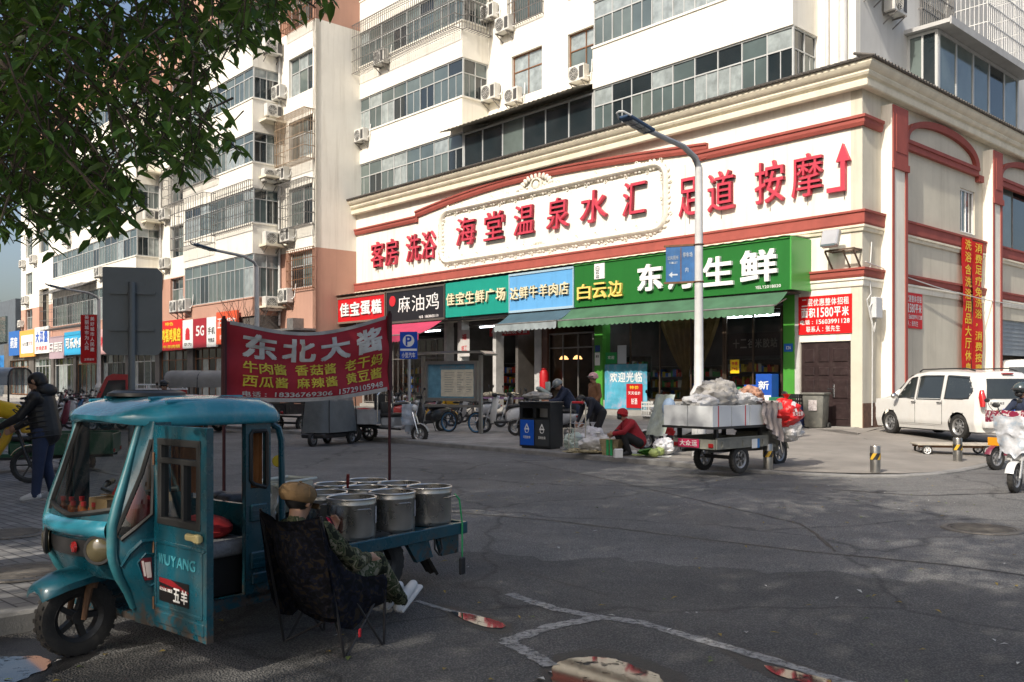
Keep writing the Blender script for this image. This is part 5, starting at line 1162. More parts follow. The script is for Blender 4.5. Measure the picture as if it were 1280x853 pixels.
mb.build('window_frame', SEAL, dr, DM, smooth=0)
mb = MB(); mb.poly([(a, 0, Z0), (b, 0, Z0), (b, 0, Z1), (a, 0, Z1)]); mb.build('pane', CLEARG, dr, DM, smooth=0)
mb = MB(); mb.cbox((DW - .10, -.038, .765), (.15, .03, .04), None, .012, 2); mb.cbox((DW - .05, -.045, .765), (.05, .035, .05), None, .01); mb.build('handle', M('yellowed_plastic', (.50, .42, .20), rough=.4, var=.2), dr, DM)
mb = MB(); mb.box(.07, .07 + .32, -.0235, -.0215, .37, .50); stk = mb.build('sticker', paint('#141012'), dr, DM, smooth=0)
mb = MB(); mb.prism([(.07, .50), (.07, .475), (.39, .448), (.39, .455), (.2, .50)], -.0242, -.0237); put_text(mb, '质量保证', .08, .21, .435, .455, -.0245, .02); mb.build('stripe', paint('#7a1218'), stk, DM, smooth=0)
mb = MB(); put_text(mb, '五羊', .225, .385, .385, .462, -.0248, .03); put_text(mb, 'WUYANG BIKE', .08, .22, .43, .448, -.0248, .02); mb.build('lettering', WHITEP, stk, DM, smooth=0, recalc=False)
mb = MB(); put_text(mb, 'WUYANG', .06, .46, .575, .635, -.0225, .012, .004); mb.build('embossed_lettering', M('worn_teal_relief', (.05, .24, .29), rough=.4, var=.2), dr, DM, smooth=0, recalc=False)
mb = MB()
for z in (.30, .62, 1.12): mb.cyl((-.01, .562, z), (-.01, .562, z + .09), .018); mb.box(-.05, .02, .553, .566, z + .01, z + .08)
mb.build('hinge', RUST, dr, Matrix.Translation((-.02, 0, 0)))
# hoops behind the cab
for y in (.50, -.37):
    mb = MB(); mb.tube([(-.80, y, 1.32), (-.87, y, 1.335), (-.93, y, 1.30), (-.955, y, 1.22), (-.96, y, 1.0), (-.96, y, .46)], .022, 8); mb.build('hoop', TEALP, tk)
# flat bed
BX0, BX1, BZ = -.90, -2.74, .46
mb = MB(); mb.box(BX1, BX0, -.60, .575, BZ - .06, BZ - .03); mb.box(BX1 - .015, BX0, .555, .60, BZ - .08, BZ + .012, .006); mb.box(BX1 - .015, BX0, -.63, -.60, BZ - .08, BZ + .012, .006); mb.box(BX1 - .03, BX1, -.60, .56, BZ - .08, BZ + .01)
for k in range(14): x = BX0 - .06 - k * .13; mb.box(x - .12, x, -.598, .553, BZ - .03, BZ - .004)
mb.build('bed', TEALP, tk, smooth=0)
mb = MB(); mb.bar((-.8, .3, .30), (-2.7, .3, .36), .05, .06); mb.bar((-.8, -.3, .30), (-2.7, -.3, .36), .05, .06)
for x in (-1.2, -1.8, -2.5): mb.bar((x, -.55, .38), (x, .55, .38), .04, .04)
mb.cyl((-1.86, -.5, .25), (-1.86, .5, .25), .03); mb.build('chassis', BLACKPL, tk, smooth=0)
mb = MB(); mb.prism([(-2.45, .38), (-2.72, .38), (-2.72, .22), (-2.52, .22)], .50, .53); mb.build('tail_plate', TEALP, tk, smooth=0)
mb = MB(); mb.prism([(-2.08, .39), (-2.32, .39), (-2.38, .24), (-2.2, .22)], .52, .56); mb.build('mudguard_bracket', TEALP, tk, smooth=0)
mb = MB(); mb.grid(lambda a, b: Vector((-2.33 - .12 * b + .01 * math.sin(a * 9), .42 + .14 * a, .25 - .16 * b + .01 * math.sin(a * 13))), 6, 5); mb.build('mud_flap', RUBBER, tk)
mb = MB(); mb.tube([(-2.5, .53, .36), (-2.5, .55, .28), (-2.46, .55, .24), (-2.42, .54, .29), (-2.43, .53, .37)], .008, 6); mb.build('cable', BLACKPL, tk)
for y in (.46, -.46): wheel(tk, (-1.86, y, .25), .25, .12, (0, 1, 0), 5, BLACKPL)
GS = M('green_strap', (.03, .35, .12), rough=.6, var=.2); mb = MB(); mb.tube([(-2.66, .54, .70), (-2.665, .585, .66), (-2.67, .612, .46), (-2.67, .61, .20)], .007, 5)
g = mb.build('hanging_strap', GS); put(g, TR); tag(g, 'green strap hanging from the last pot with a black card reader', 'strap'); mb = MB(); mb.cbox((-2.67, .61, .13), (.07, .025, .14), None, .01); mb.build('card_reader', BLACKPL, g)
# steel pots
STEELP = M('stock_pot_steel', (.42, .40, .37), rough=.30, metal=.9, var=.18, scale=3, streak=.3, dirt=(.16, .14, .12), rvar=.12); SAUCE = M('dark_bean_sauce', (.11, .055, .02), rough=.45, var=.4, scale=9, bump=.4, bscale=22)
pot0 = None
POTS = [(-1.70, .37, .178, 'steel pot with a torn paper sticker, nearest the seated man'), (-2.12, .37, .176, 'steel pot in the near row between two others at the bed edge'), (-2.55, .365, .178, 'steel pot at the open tail corner of the bed, nearest the street'), (-1.78, -.02, .176, 'steel pot with a white label and red tag beside the flat cap'), (-2.19, .0, .174, 'steel pot in the middle with a dark red ladle handle in it'), (-2.58, .0, .175, 'steel pot in the middle row at the tail end of the bed'), (-2.22, -.38, .17, 'far row steel pot next to the tub of pickled greens'), (-2.58, -.38, .172, 'far row steel pot right at the foot of the banner pole')]
for i, (x, y, r, lab) in enumerate(POTS):
    if pot0 is None:
        R0 = r; pot0 = thing('stock_pot', lab, 'pot', TR.P(x, y, BZ + .002), TR.a, 'steel pots on the tricycle bed'); h = .295
        mb = MB(); mb.lathe([(0, 0), (r * .95, 0), (r * .99, .012), (r, .03), (r, h - .05), (r * 1.012, h - .045), (r * 1.012, h - .035), (r, h - .03), (r, h), (r * .97, h), (r * .965, h - .08), (0, h - .085)], seg=40, caps=False); mb.build('vessel', STEELP, pot0, smooth=40)
        mb = MB(); mb.torus((0, 0, h), r * 1.0, .008, (0, 0, 1), 44, 8); mb.build('rim', M('bright_steel_rim', (.62, .60, .57), rough=.3, metal=.9, var=.1), pot0)
        mb = MB(); mb.lathe([(0, .012), (r * .5, .006), (r * .93, 0)], (0, 0, h - .062), seg=24, caps=False); mb.build('sauce', SAUCE, pot0)
        for a in (70, 250):
            a = R(a); o = Vector((math.cos(a), math.sin(a), 0)); t = Vector((-o.y, o.x, 0)); b = o * r + Vector((0, 0, h - .075)); mb = MB(); mb.tube([b - t * .055, b - t * .055 + o * .035 + Vector((0, 0, .004)), b - t * .045 + o * .042 + Vector((0, 0, .01)), b + t * .045 + o * .042 + Vector((0, 0, .01)), b + t * .055 + o * .035 + Vector((0, 0, .004)), b + t * .055], .007, 6); mb.build('handle', STEELP, pot0)
    else:
        d_ = dup(pot0, TR.P(x, y, BZ + .002), TR.a + RND.uniform(-.6, .6), lab, (r / R0, r / R0, 1.0))
    if i in (0, 3):
        fr_ = pot0 if i == 0 else d_
        mb = MB(); r_ = R0 + .003; c_ = R(130 if i == 0 else 88) - (0 if i == 0 else fr_.rotation_euler.z - TR.a); L_ = .085 if i == 0 else .12; z0_, z1_ = (.11, .235) if i == 0 else (.12, .24)
        mb.grid(lambda a, b: Vector((r_ * math.cos(c_ + (a - .5) * L_ / R0), r_ * math.sin(c_ + (a - .5) * L_ / R0), z0_ + (z1_ - z0_) * b)), 6, 3); mb.build('paper_label', M('torn_paper_label', (.5, .47, .46), rough=.8, var=.5, scale=30, dirt=(.3, .06, .06), dirt_amt=.6), fr_)
def pot_sticker(name, label, px, py, w, h, mats, wz):
    pass
lad = thing('ladle', 'ladle with a dark red handle standing in the middle pot', 'ladle', TR.P(-2.08, -.08, .64), TR.a)
mb = MB(); mb.cyl((0, 0, 0), (.02, .02, .13), .006); mb.ell((0, 0, -.01), (.04, .04, .02)); mb.build('bowl', STEELP, lad); mb = MB(); mb.tube([(.02, .02, .12), (.028, .03, .19), (.03, .035, .235)], [.009, .014, .012], 8); mb.build('handle', M('dark_red_handle', (.14, .01, .012), rough=.4, var=.1), lad)
# tub of greens, lidded jars, jacket, plastic sheet
TUB = bpy.data.materials.new('frosted_plastic'); TUB.use_nodes = True; _b = TUB.node_tree.nodes['Principled BSDF']; _b.inputs['Base Color'].default_value = (.55, .58, .50, 1); _b.inputs['Roughness'].default_value = .3; _b.inputs['Alpha'].default_value = .55
GRE = M('chopped_pickled_greens', (.13, .15, .045), rough=.6, var=.7, scale=35, bump=.8, bscale=45)
tb = thing('food_tub', 'white rimmed plastic tub of chopped greens among the steel pots', 'tub', TR.P(-1.74, -.42, BZ + .13), TR.a + R(12))
mb = MB(); mb.cbox((0, 0, .12), (.36, .25, .24), None, .03, 2, 1.06); bmesh.ops.delete(mb.bm, geom=[f for f in mb.bm.faces if f.calc_center_median().z > .238], context='FACES'); mb.build('tub', TUB, tb)
mb = MB(); L = .2; mb.tube([(-L, -.14, .243), (L, -.14, .243), (L, .14, .243), (-L, .14, .243)], .012, 6, closed=True); mb.build('rim', M('white_tub_rim', (.6, .62, .56), rough=.35, var=.1), tb)
mb = MB(); mb.cbox((0, 0, .10), (.335, .225, .18), None, .02, 2, 1.04); mb.grid(lambda a, b: Vector((-.17 + .34 * a, -.12 + .24 * b, .19 + .03 * noise.noise(Vector((a * 9, b * 7, 1))))), 14, 12); mb.build('greens', GRE, tb)
cr = thing('crate', 'dark crate under the tub of greens', 'crate', tb.location - Vector((0, 0, .13)), TR.a + R(12)); mb = MB(); mb.cbox((0, 0, .062), (.37, .27, .12), None, .01); mb.build('body', BLACKPL, cr); mb = MB(); mb.box(-.2, .2, -.15, -.138, .09, .125); mb.box(-.2, .2, .138, .15, .09, .125); mb.build('lip', BLACKPL, cr, smooth=0)
for i, (px, py, c, lab) in enumerate(((-1.32, .40, (.45, .09, .02), 'nearer clear tub of chili sauce with a pale lid by the man and the phone'), (-1.30, .18, (.25, .06, .03), 'farther clear tub of chili sauce partly behind the flat cap'))):
    j = thing('sauce_tub', lab, 'tub', TR.P(px, py, BZ + .001), TR.a, 'chili sauce tubs by the seated man'); mb = MB(); mb.lathe([(.0, 0), (.065, 0), (.08, .12), (.08, .125)], seg=24); mb.build('tub', M('chili_%d' % i, c, rough=.25, var=.4, scale=12, coat=.4), j); mb = MB(); mb.lathe([(.085, .125), (.087, .145), (.06, .15), (0, .15)], seg=24, caps=False); mb.build('lid', M('pale_lid', (.6, .62, .62), rough=.3, var=.1), j)
jk = thing('folded_jacket', 'dark jacket lying beside the tub of greens behind the cab', 'jacket', TR.P(-1.30, -.44, .73), TR.a); mb = MB(); mb.cbox((0, 0, 0), (.30, .2, .09), None, .04, 3); mb.cbox((-.12, .05, -.04), (.1, .16, .12), Matrix.Rotation(.5, 3, 'Y'), .03, 2); mb.build('cloth', M('black_nylon', (.02, .022, .028), rough=.5, var=.3, bump=.5, bscale=16), jk); mb = MB(); mb.ell((.1, -.08, .03), (.07, .05, .03)); mb.build('sleeve', M('black_nylon'), jk)
st = thing('storage_box', 'box under the dark jacket on the bed', 'box', TR.P(-1.30, -.44, BZ), TR.a); mb = MB(); mb.box(-.16, .16, -.13, .13, 0, .2); mb.build('body', BR, st, smooth=0); mb = MB(); mb.box(-.17, .17, -.14, .14, .2, .212); mb.build('lid', BR, st, smooth=0)
PLAST = M('white_plastic_sheet', (.66, .67, .68), rough=.35, var=.12, scale=5, bump=.8, bscale=14)
mb = MB(); mb.grid(lambda a, b: Vector((-.98 - .26 * a + .05 * noise.noise(Vector((a * 5, b * 6, 2))), .42 - .62 * a + .06 * noise.noise(Vector((a * 7, b * 5, 8))), .48 + .42 * b + .05 * noise.noise(Vector((a * 6, b * 4, 5))) - .2 * a * b)), 22, 20)
o = mb.build('plastic_sheet', PLAST); put(o, TR); tag(o, 'crumpled white plastic sheet between the cab and the pots', 'plastic sheet')
mb = MB(); mb.lathe([(0, .008), (.035, .006), (.04, 0)], (0, 0, 0), (.6, .8, 0), 20); o = mb.build('round_tag', YEL); put(o, TR, TR.P(-.955, .47, 1.08)); tag(o, 'small yellow round tag hanging in the hoop behind the cab', 'tag')
# ---------------------------------------------------------------- banner on two poles
BA, BB = TR.P(-1.28, -.56, 0), TR.P(-2.76, -.30, 0); bw = (BB - BA).length; ban = Fr(BA.x, BA.y, 0, math.degrees(math.atan2((BB - BA).y, (BB - BA).x)))
CRIM = M('crimson_banner_cloth', (.34, .010, .022), rough=.75, var=.16, scale=4, streak=.25, dirt=(.18, .006, .012), bump=.12, bscale=10); BANW = M('faded_white_print', (.55, .53, .50), rough=.7, var=.3, scale=9); BANY = M('faded_yellow_print', (.62, .50, .05), rough=.7, var=.3, scale=9); HEM = M('dirty_white_hem', (.42, .39, .36), rough=.85, var=.3, scale=8)
bt = thing('hanging_banner', 'crimson banner with white and yellow characters stretched between two poles', 'banner', ban.o, ban.a)
def bw_(p):
    u, y, v = p[0] / bw, p[1], p[2]
    top = 2.065 + .115 * u - .12 * math.sin(math.pi * u) ** 1.1 + .0; bot = 1.475 + .05 * u - .045 * math.sin(math.pi * min(1, u * 1.15)) if False else 1.47 + .065 * u - .05 * math.sin(math.pi * u)
    z = bot + (top - bot) * v
    return (p[0], y + .05 * math.sin(math.pi * u) * (1 - v) * -1 + .016 * math.sin(u * 17 + v * 3) * (.3 + v * (1 - v) * 2) + .012 * math.sin(v * 11 + u * 5), z)
mb = MB(); mb.grid(lambda a, b: Vector(bw_((bw * a, 0, b))), 60, 24); mb.build('cloth', CRIM, bt, smooth=60)
mb = MB(); mb.grid(lambda a, b: Vector(bw_((bw * (.02 + .96 * a), -.004, .96 + .05 * b))), 40, 2); mb.grid(lambda a, b: Vector(bw_((bw * (.15 + .83 * a), -.004, -.01 + .055 * b))), 40, 2); mb.build('hem', HEM, bt, smooth=60)
mb = MB()
for c, a, b in (('东', .09, .285), ('北', .315, .505), ('大', .535, .735), ('酱', .775, .95)): put_text(mb, c, bw * a, bw * b, .565, .90, -.006, .035, 0, 'line', bw_)
put_text(mb, '电话：', bw * .09, bw * .24, .055, .125, -.006, .02, 0, 'cells', bw_); put_text(mb, '18336769306', bw * .25, bw * .60, .06, .125, -.006, .03, 0, 'cells', bw_); put_text(mb, '15729105948', bw * .63, bw * .95, .06, .135, -.006, .03, 0, 'cells', bw_)
mb.build('white_lettering', BANW, bt, smooth=0, recalc=False)
mb = MB()
for s, a in (('牛肉酱', .085), ('香菇酱', .385), ('老干妈', .695)): put_text(mb, s, bw * a, bw * (a + .255), .37, .525, -.006, .02, 0, 'cells', bw_, .1)
for s, a in (('西瓜酱', .085), ('麻辣酱', .385), ('黄豆酱', .695)): put_text(mb, s, bw * a, bw * (a + .255), .185, .335, -.006, .02, 0, 'cells', bw_, .1)
mb.build('yellow_lettering', BANY, bt, smooth=0, recalc=False)
for x, z1, lab in ((-.01, 2.10, 0), (bw + .01, 2.22, 1)): mb = MB(); mb.cyl((x, .0, .44), (x, .0, z1), .013, seg=8); mb.cyl((x, 0, 1.46 + .06 * lab), (x, 0, z1 - .02), .022, seg=8); mb.build('pole', M('dark_red_sleeve', (.05, .008, .01), rough=.7, var=.2), bt)
# ---------------------------------------------------------------- people: one remeshed skin each, coloured by the nearest limb
SKIN = M('skin', (.36, .20, .13), rough=.55, var=.12, scale=9); HAIR = M('black_hair', (.012, .011, .011), rough=.5, var=.2); EYE = M('dark_eye', (.015, .012, .01), rough=.3, var=0)
SHOEW = M('white_rubber_sole', (.60, .60, .60), rough=.6, var=.1); SHOEB = M('black_shoe', (.02, .02, .022), rough=.6, var=.2)
def cloth(n, c, **k): return M(n, c, rough=k.pop('rough', .85), var=k.pop('var', .25), scale=k.pop('scale', 5), bump=k.pop('bump', .45), bscale=k.pop('bscale', 22), **k)
def figure(label, loc, rotz, J, mats, vox=.012, smooth_it=6, hands=True, extra=()):
    """J: joint -> (forward, left, up). mats: tag -> material. Grows one continuous body from tapered limbs."""
    P = []; V_ = lambda k: Vector(J[k]); s = J.get('s', 1.0)
    def cap(a, b, r0, r1, t): P.append((Vector(a), Vector(b), r0 * s, r1 * s, t))
    pel, che, nck, hed = V_('pel'), V_('che'), V_('nck'), V_('hed'); fd = Vector(J.get('face', (1, 0, 0))).normalized()
    for k in 'LR': cap(pel, V_('hip' + k), .115, .105, 'leg'); cap(che, V_('sh' + k), .105, .075, 'top'); cap(pel.lerp(che, .1), che + (V_('sh' + k) - che) * .35, .12, .115, 'top')
    cap(pel, che, .13, .125, 'top'); cap(che, nck, .10, .058, 'top'); cap(nck, hed - (hed - nck).normalized() * .02, .052, .05, 'skin')
    up = (hed - nck).normalized(); lat = up.cross(fd).normalized(); fd = lat.cross(up).normalized()
    P.append((hed + up * .03 * s - fd * .012 * s, hed + up * .03 * s + fd * .012 * s, .088 * s, .082 * s, 'hair' if J.get('hair', True) else 'skin'))
    cap(hed + fd * .035 * s - up * .01 * s, hed + fd * .035 * s - up * .065 * s, .066, .046, 'skin'); cap(hed + fd * .092 * s + up * .0, hed + fd * .104 * s - up * .03 * s, .010, .016, 'skin')
    for q in (1, -1):
        cap(hed + lat * q * .082 * s - up * .02 * s, hed + lat * q * .084 * s + up * .018 * s, .012, .015, 'skin'); cap(hed + fd * .088 * s + lat * q * .030 * s + up * .008 * s, hed + fd * .090 * s + lat * q * .034 * s + up * .008 * s, .010, .010, 'eye')
    cap(hed + fd * .082 * s - up * .058 * s + lat * .02 * s, hed + fd * .082 * s - up * .058 * s - lat * .02 * s, .010, .010, 'lip')
    for k in 'LR':
        sh, el, wr = V_('sh' + k), V_('el' + k), V_('wr' + k); cap(sh, el, .072, .055, 'top'); cap(el, wr, .056, .042, 'top')
        hip, kn, an, to = V_('hip' + k), V_('kn' + k), V_('an' + k), V_('to' + k); cap(hip, kn, .105, .072, 'leg'); cap(kn, an, .072, .052, 'leg'); heel = an - (to - an).normalized() * .03 * s - Vector((0, 0, .03 * s)); cap(an, to, .045, .036, 'shoe'); cap(heel, to, .040, .034, 'shoe')
        if hands:
            d = Vector(J.get('hd' + k, tuple(wr - el))).normalized(); n = Vector(J.get('pn' + k, (0, -1 if k == 'L' else 1, 0))); n = (n - d * n.dot(d)); n = n.normalized() if n.length > .1 else d.cross(Vector((1, 0, .1))).normalized(); l_ = d.cross(n); c = J.get('curl', .5)
            cap(wr, wr + d * .06 * s, .030, .034, 'skin'); cap(wr + d * .05 * s - l_ * .02 * s, wr + d * .08 * s - l_ * .024 * s, .02, .018, 'skin'); cap(wr + d * .05 * s + l_ * .02 * s, wr + d * .08 * s + l_ * .024 * s, .02, .018, 'skin')
            for i, ln in enumerate((.030, .034, .032, .025)):
                b = wr + d * .085 * s + l_ * (i - 1.5) * .021 * s; a_ = 0
                for m in range(3):
                    a_ += c * (.45 + .1 * m); q = b + (d * math.cos(a_) + n * math.sin(a_)) * ln * (1, .8, .65)[m] * s; cap(b, q, .0105, .0095, 'skin'); b = q
            sg = 1 if (k == 'L') else -1; b = wr + d * .03 * s - l_ * sg * .028 * s; q = b + (d * .5 - l_ * sg * .6 + n * .3).normalized() * .04 * s; cap(b, q, .014, .012, 'skin'); cap(q, q + (d * .8 - l_ * sg * .1 + n * .4).normalized() * .03 * s, .012, .010, 'skin')
    for e in extra: P.append((Vector(e[0]), Vector(e[1]), e[2], e[3], e[4]))
    mb = MB()
    for a, b, r0, r1, t in P:
        L = (b - a).length; ax = (b - a) / L if L > 1e-5 else Vector((0, 0, 1)); L = max(L, 1e-4); prof = [(r0 * math.sin(i * math.pi / 10), -r0 * math.cos(i * math.pi / 10)) for i in range(1, 6)] + [(r1 * math.cos(i * math.pi / 10), L + r1 * math.sin(i * math.pi / 10)) for i in range(0, 5)]
        mb.lathe(prof, a, ax, 14)
    me0 = bpy.data.meshes.new('tmp'); mb.bm.to_mesh(me0); mb.bm.free(); ob = bpy.data.objects.new('person', me0); COL.objects.link(ob)
    m = ob.modifiers.new('r', 'REMESH'); m.mode = 'VOXEL'; m.voxel_size = vox; m = ob.modifiers.new('s', 'SMOOTH'); m.iterations = smooth_it; m.factor = .5
    bpy.context.view_layer.update(); me = bpy.data.meshes.new_from_object(ob.evaluated_get(bpy.context.evaluated_depsgraph_get())); ob.modifiers.clear(); ob.data = me; me.name = 'person'; bpy.data.meshes.remove(me0)
    tags = list(dict.fromkeys(p[4] for p in P)); me.materials.clear()
    for t in tags: me.materials.append(mats.get(t) or {'skin': SKIN, 'hair': HAIR, 'eye': EYE, 'lip': M('lip', (.26, .09, .07), var=0), 'shoe': SHOEB}.get(t) or mats['top'])
    import numpy as np
    n = len(me.polygons); C = np.empty(n * 3); me.polygons.foreach_get('center', C); C = C.reshape(-1, 3); best = np.full(n, 1e9); idx = np.zeros(n, dtype=np.int32)
    for a, b, r0, r1, t in P:
        A = np.array(a); D = np.array(b) - A; q = np.clip(((C - A) @ D) / max(D @ D, 1e-9), 0, 1); d = np.linalg.norm(C - A - q[:, None] * D, axis=1) - (r0 + (r1 - r0) * q) - (.004 if t in ('eye', 'lip') else 0); w = d < best; best[w] = d[w]; idx[w] = tags.index(t)
    me.polygons.foreach_set('material_index', idx); me.polygons.foreach_set('use_smooth', np.ones(n, dtype=bool)); me.update()
    put(ob, None, loc, rotz); return tag(ob, label, 'person')
def sit(*a): pass
STAND = dict(pel=(0, 0, .90), che=(.0, 0, 1.22), nck=(.0, 0, 1.40), hed=(.03, 0, 1.52), shL=(0, .17, 1.33), shR=(0, -.17, 1.33), elL=(-.03, .24, 1.06), elR=(-.03, -.24, 1.06), wrL=(.06, .25, .84), wrR=(.06, -.25, .84), hipL=(0, .09, .86), hipR=(0, -.09, .86), knL=(.03, .10, .48), knR=(.03, -.10, .48), anL=(0, .11, .10), anR=(0, -.11, .10), toL=(.15, .12, .045), toR=(.15, -.12, .045))
def P_(**k): d = dict(STAND); d.update(k); return d
def camo(name, cols, sc):
    m = bpy.data.materials.new(name); m.use_nodes = True; nt = m.node_tree; N = nt.nodes; L = nt.links; b = N['Principled BSDF']; b.inputs['Roughness'].default_value = .9
    tc = N.new('ShaderNodeTexCoord'); n = N.new('ShaderNodeTexNoise'); n.inputs['Scale'].default_value = sc; n.inputs['Detail'].default_value = 3.5; n.inputs['Distortion'].default_value = .8; L.new(tc.outputs['Object'], n.inputs[0])
    r = N.new('ShaderNodeValToRGB'); r.color_ramp.interpolation = 'CONSTANT'; e = r.color_ramp.elements; e[0].color = (*cols[0], 1); e[1].position = .42; e[1].color = (*cols[1], 1)
    for p, c in ((.50, cols[2]), (.58, cols[3])): q = e.new(p); q.color = (*c, 1)
    b.inputs['Specular IOR Level'].default_value = .12; L.new(n.outputs[0], r.inputs[0]); L.new(r.outputs[0], b.inputs['Base Color']); n2 = N.new('ShaderNodeTexNoise'); n2.inputs['Scale'].default_value = 26; n2.inputs['Detail'].default_value = 5; L.new(tc.outputs['Object'], n2.inputs[0]); bp = N.new('ShaderNodeBump'); bp.inputs['Strength'].default_value = .6; bp.inputs['Distance'].default_value = .02; L.new(n2.outputs[0], bp.inputs['Height']); L.new(bp.outputs[0], b.inputs['Normal']); return m
CAMO = camo('camouflage_cloth', [(.02, .024, .016), (.10, .10, .06), (.045, .06, .03), (.22, .20, .14)], 17)
# the stall keeper dozing in a camp chair beside the tricycle, facing its tail
PO = TR.P(-.86, 1.08, -.03); PR = TR.a + math.pi
man = figure('man in camouflage and tan flat cap leaning back in a camp chair with a phone', PO, PR, dict(s=.92, pel=(-.02, .02, .37), che=(-.20, .02, .66), nck=(-.25, .02, .81), hed=(-.22, .03, .915), face=(1, .15, -.35), shL=(-.18, .18, .74), shR=(-.18, -.15, .75), elL=(.0, .23, .56), elR=(.03, -.19, .54), wrL=(.08, .12, .66), wrR=(.24, -.06, .53), hipL=(.02, .11, .36), hipR=(.02, -.07, .36), knL=(.38, .20, .48), knR=(.37, -.02, .48), anL=(.70, .21, .15), anR=(.68, .06, .16), toL=(.83, .22, .21), toR=(.80, .06, .245), hdL=(.6, .0, .8), pnL=(0, -.4, .9), hdR=(1, .1, -.1), pnR=(0, .3, -1), curl=.65), dict(top=CAMO, leg=CAMO, shoe=SHOEW, hair=HAIR), .0085, 5)
mb = MB(); hc = Vector((-.225, .03, .955)); Q = Matrix.Rotation(R(14), 3, 'Y')
mb.loft([[hc + Q @ Vector((.104 * k * math.cos(a) + dx, .098 * k * math.sin(a), z * .95)) for a in [2 * math.pi * i / 24 for i in range(24)]] for k, z, dx in ((.86, -.035, 0), (.93, -.03, 0), (1.08, .0, -.006), (1.1, .025, -.008), (.95, .055, -.006), (.6, .075, 0), (.15, .082, 0))])
for i in range(8): a = math.pi * i / 4; mb.tube([hc + Q @ Vector((.104 * k * math.cos(a) - .005, .098 * k * math.sin(a), z * .95 + .001)) for k, z in ((1.08, .0), (1.1, .025), (.95, .056), (.6, .076), (.15, .083))], .003, 4)
mb.ell(hc + Q @ Vector((0, 0, .085)), (.012, .012, .006)); mb.loft([[hc + Q @ Vector((.09 + .075 * b * math.cos(a), .10 * math.sin(a) * (1 - .25 * b), -.03 - .02 * b + t)) for a in [R(-80 + 160 * i / 14) for i in range(15)]] for b, t in ((0, .004), (1, .0), (1, -.006), (0, -.006))], closed=False, caps=False)
mb.build('flat_cap', cloth('tan_wool_cap', (.20, .12, .052), var=.3, scale=14), man)
SH_ = MB()
for y, an, to in ((-.09, Vector((.68, .06, .16)), Vector((.80, .06, .245))), (.065, Vector((.70, .21, .15)), Vector((.83, .22, .21)))):
    d = (to - an).normalized(); n = Vector((0, 1, 0)).cross(d); n = n if n.z < 0 else -n; c = an.lerp(to, .42) - Vector((0, 0, .0)) + n * .045; SH_.cbox(c, (.25, .085, .028), Matrix((d, Vector((0, 1, 0)), d.cross(Vector((0, 1, 0))))).transposed(), .012, 2)
SH_.build('shoe_soles', SHOEW, man)
ph = thing('mobile_phone', 'phone with a red screen held by the man in the camp chair', 'phone', man.matrix_basis @ Vector((.14, .13, .72)), PR)
PQ = Matrix.Rotation(R(-25), 3, 'Z') @ Matrix.Rotation(R(62), 3, 'Y') ; mb = MB(); mb.cbox((0, 0, 0), (.15, .075, .009), PQ, .004); mb.build('case', BLACKPL, ph); mb = MB(); mb.cbox(PQ @ Vector((0, 0, .0052)), (.138, .067, .001), PQ); mb.cbox(PQ @ Vector((0, 0, -.0052)), (.138, .067, .001), PQ); mb.build('screen', M('lit_phone_screen', (.25, .01, .05), rough=.1, var=.3, emit=((.25, .01, .05), .25)), ph, smooth=0)
# the camp chair
FLOR = camo('dark_floral_cloth', [(.005, .006, .008), (.007, .007, .010), (.009, .011, .02), (.026, .02, .014)], 24)
cc = thing('camp_chair', 'folding camp chair in dark patterned cloth with thin crossed legs', 'chair', PO, PR)
def sheet(mb, fn, nu, nv, th=.012):
    g = [[Vector(fn(i / nu, j / nv)) for j in range(nv + 1)] for i in range(nu + 1)]
    mb.grid(lambda a, b: g[round(a * nu)][round(b * nv)], nu, nv); mb.grid(lambda a, b: g[round(a * nu)][round(b * nv)] + Vector((-th * .6, 0, -th)), nu, nv)
mb = MB(); sheet(mb, lambda a, b: (-.05 - .26 * b ** 1.1 - (.05 + .09 * math.sin(math.pi * min(1, b * 1.1))) * math.sin(math.pi * a) + .012 * math.sin(a * 15 + b * 9), -.26 + .52 * a, .24 + .63 * b - .045 * math.sin(math.pi * a) * (b > .9)), 20, 16); mb.build('backrest', FLOR, cc, smooth=60)
mb = MB(); sheet(mb, lambda a, b: (-.06 + .30 * b, -.25 + .50 * a, .245 + .10 * b - .05 * math.sin(math.pi * a)), 16, 8); mb.build('seat', FLOR, cc, smooth=60)
for y in (-.265, .265):
    mb = MB(); top = [(-.31, .86), (-.24, .69), (-.12, .54), (.04, .47), (.20, .46)]; bot = [(-.22, .33), (-.16, .22), (-.06, .19), (.08, .27), (.21, .30)]
    def sd(a, b):
        k = min(3, int(a * 4)); f = a * 4 - k; t = Vector(top[k]).lerp(Vector(top[k + 1]), f); u = Vector(bot[k]).lerp(Vector(bot[k + 1]), f); q = u.lerp(t, b); return (q.x, y + (.02 * math.sin(math.pi * b) + .008 * math.sin(a * 14 + b * 8)) * (-1 if y < 0 else 1), q.y)
    sheet(mb, sd, 20, 10); mb.build('side_panel', FLOR, cc, smooth=60)
LEGM = M('dark_chair_tube', (.05, .05, .055), rough=.35, metal=.6, var=.2)
for y in (-.27, .27):
    for a, b in (((-.31, .87), (-.13, .015)), ((-.13, .015), (.17, .38)), ((-.09, .40), (.19, .015)), ((.19, .015), (.20, .46))):
        mb = MB(); mb.cyl((a[0], y, a[1]), (b[0], y, b[1]), .0085, seg=8); z = a if a[1] < b[1] else b
        if z[1] < .05: mb.cyl((z[0], y, 0), (z[0], y, .02), .018, seg=10)
        mb.build('leg', LEGM, cc)
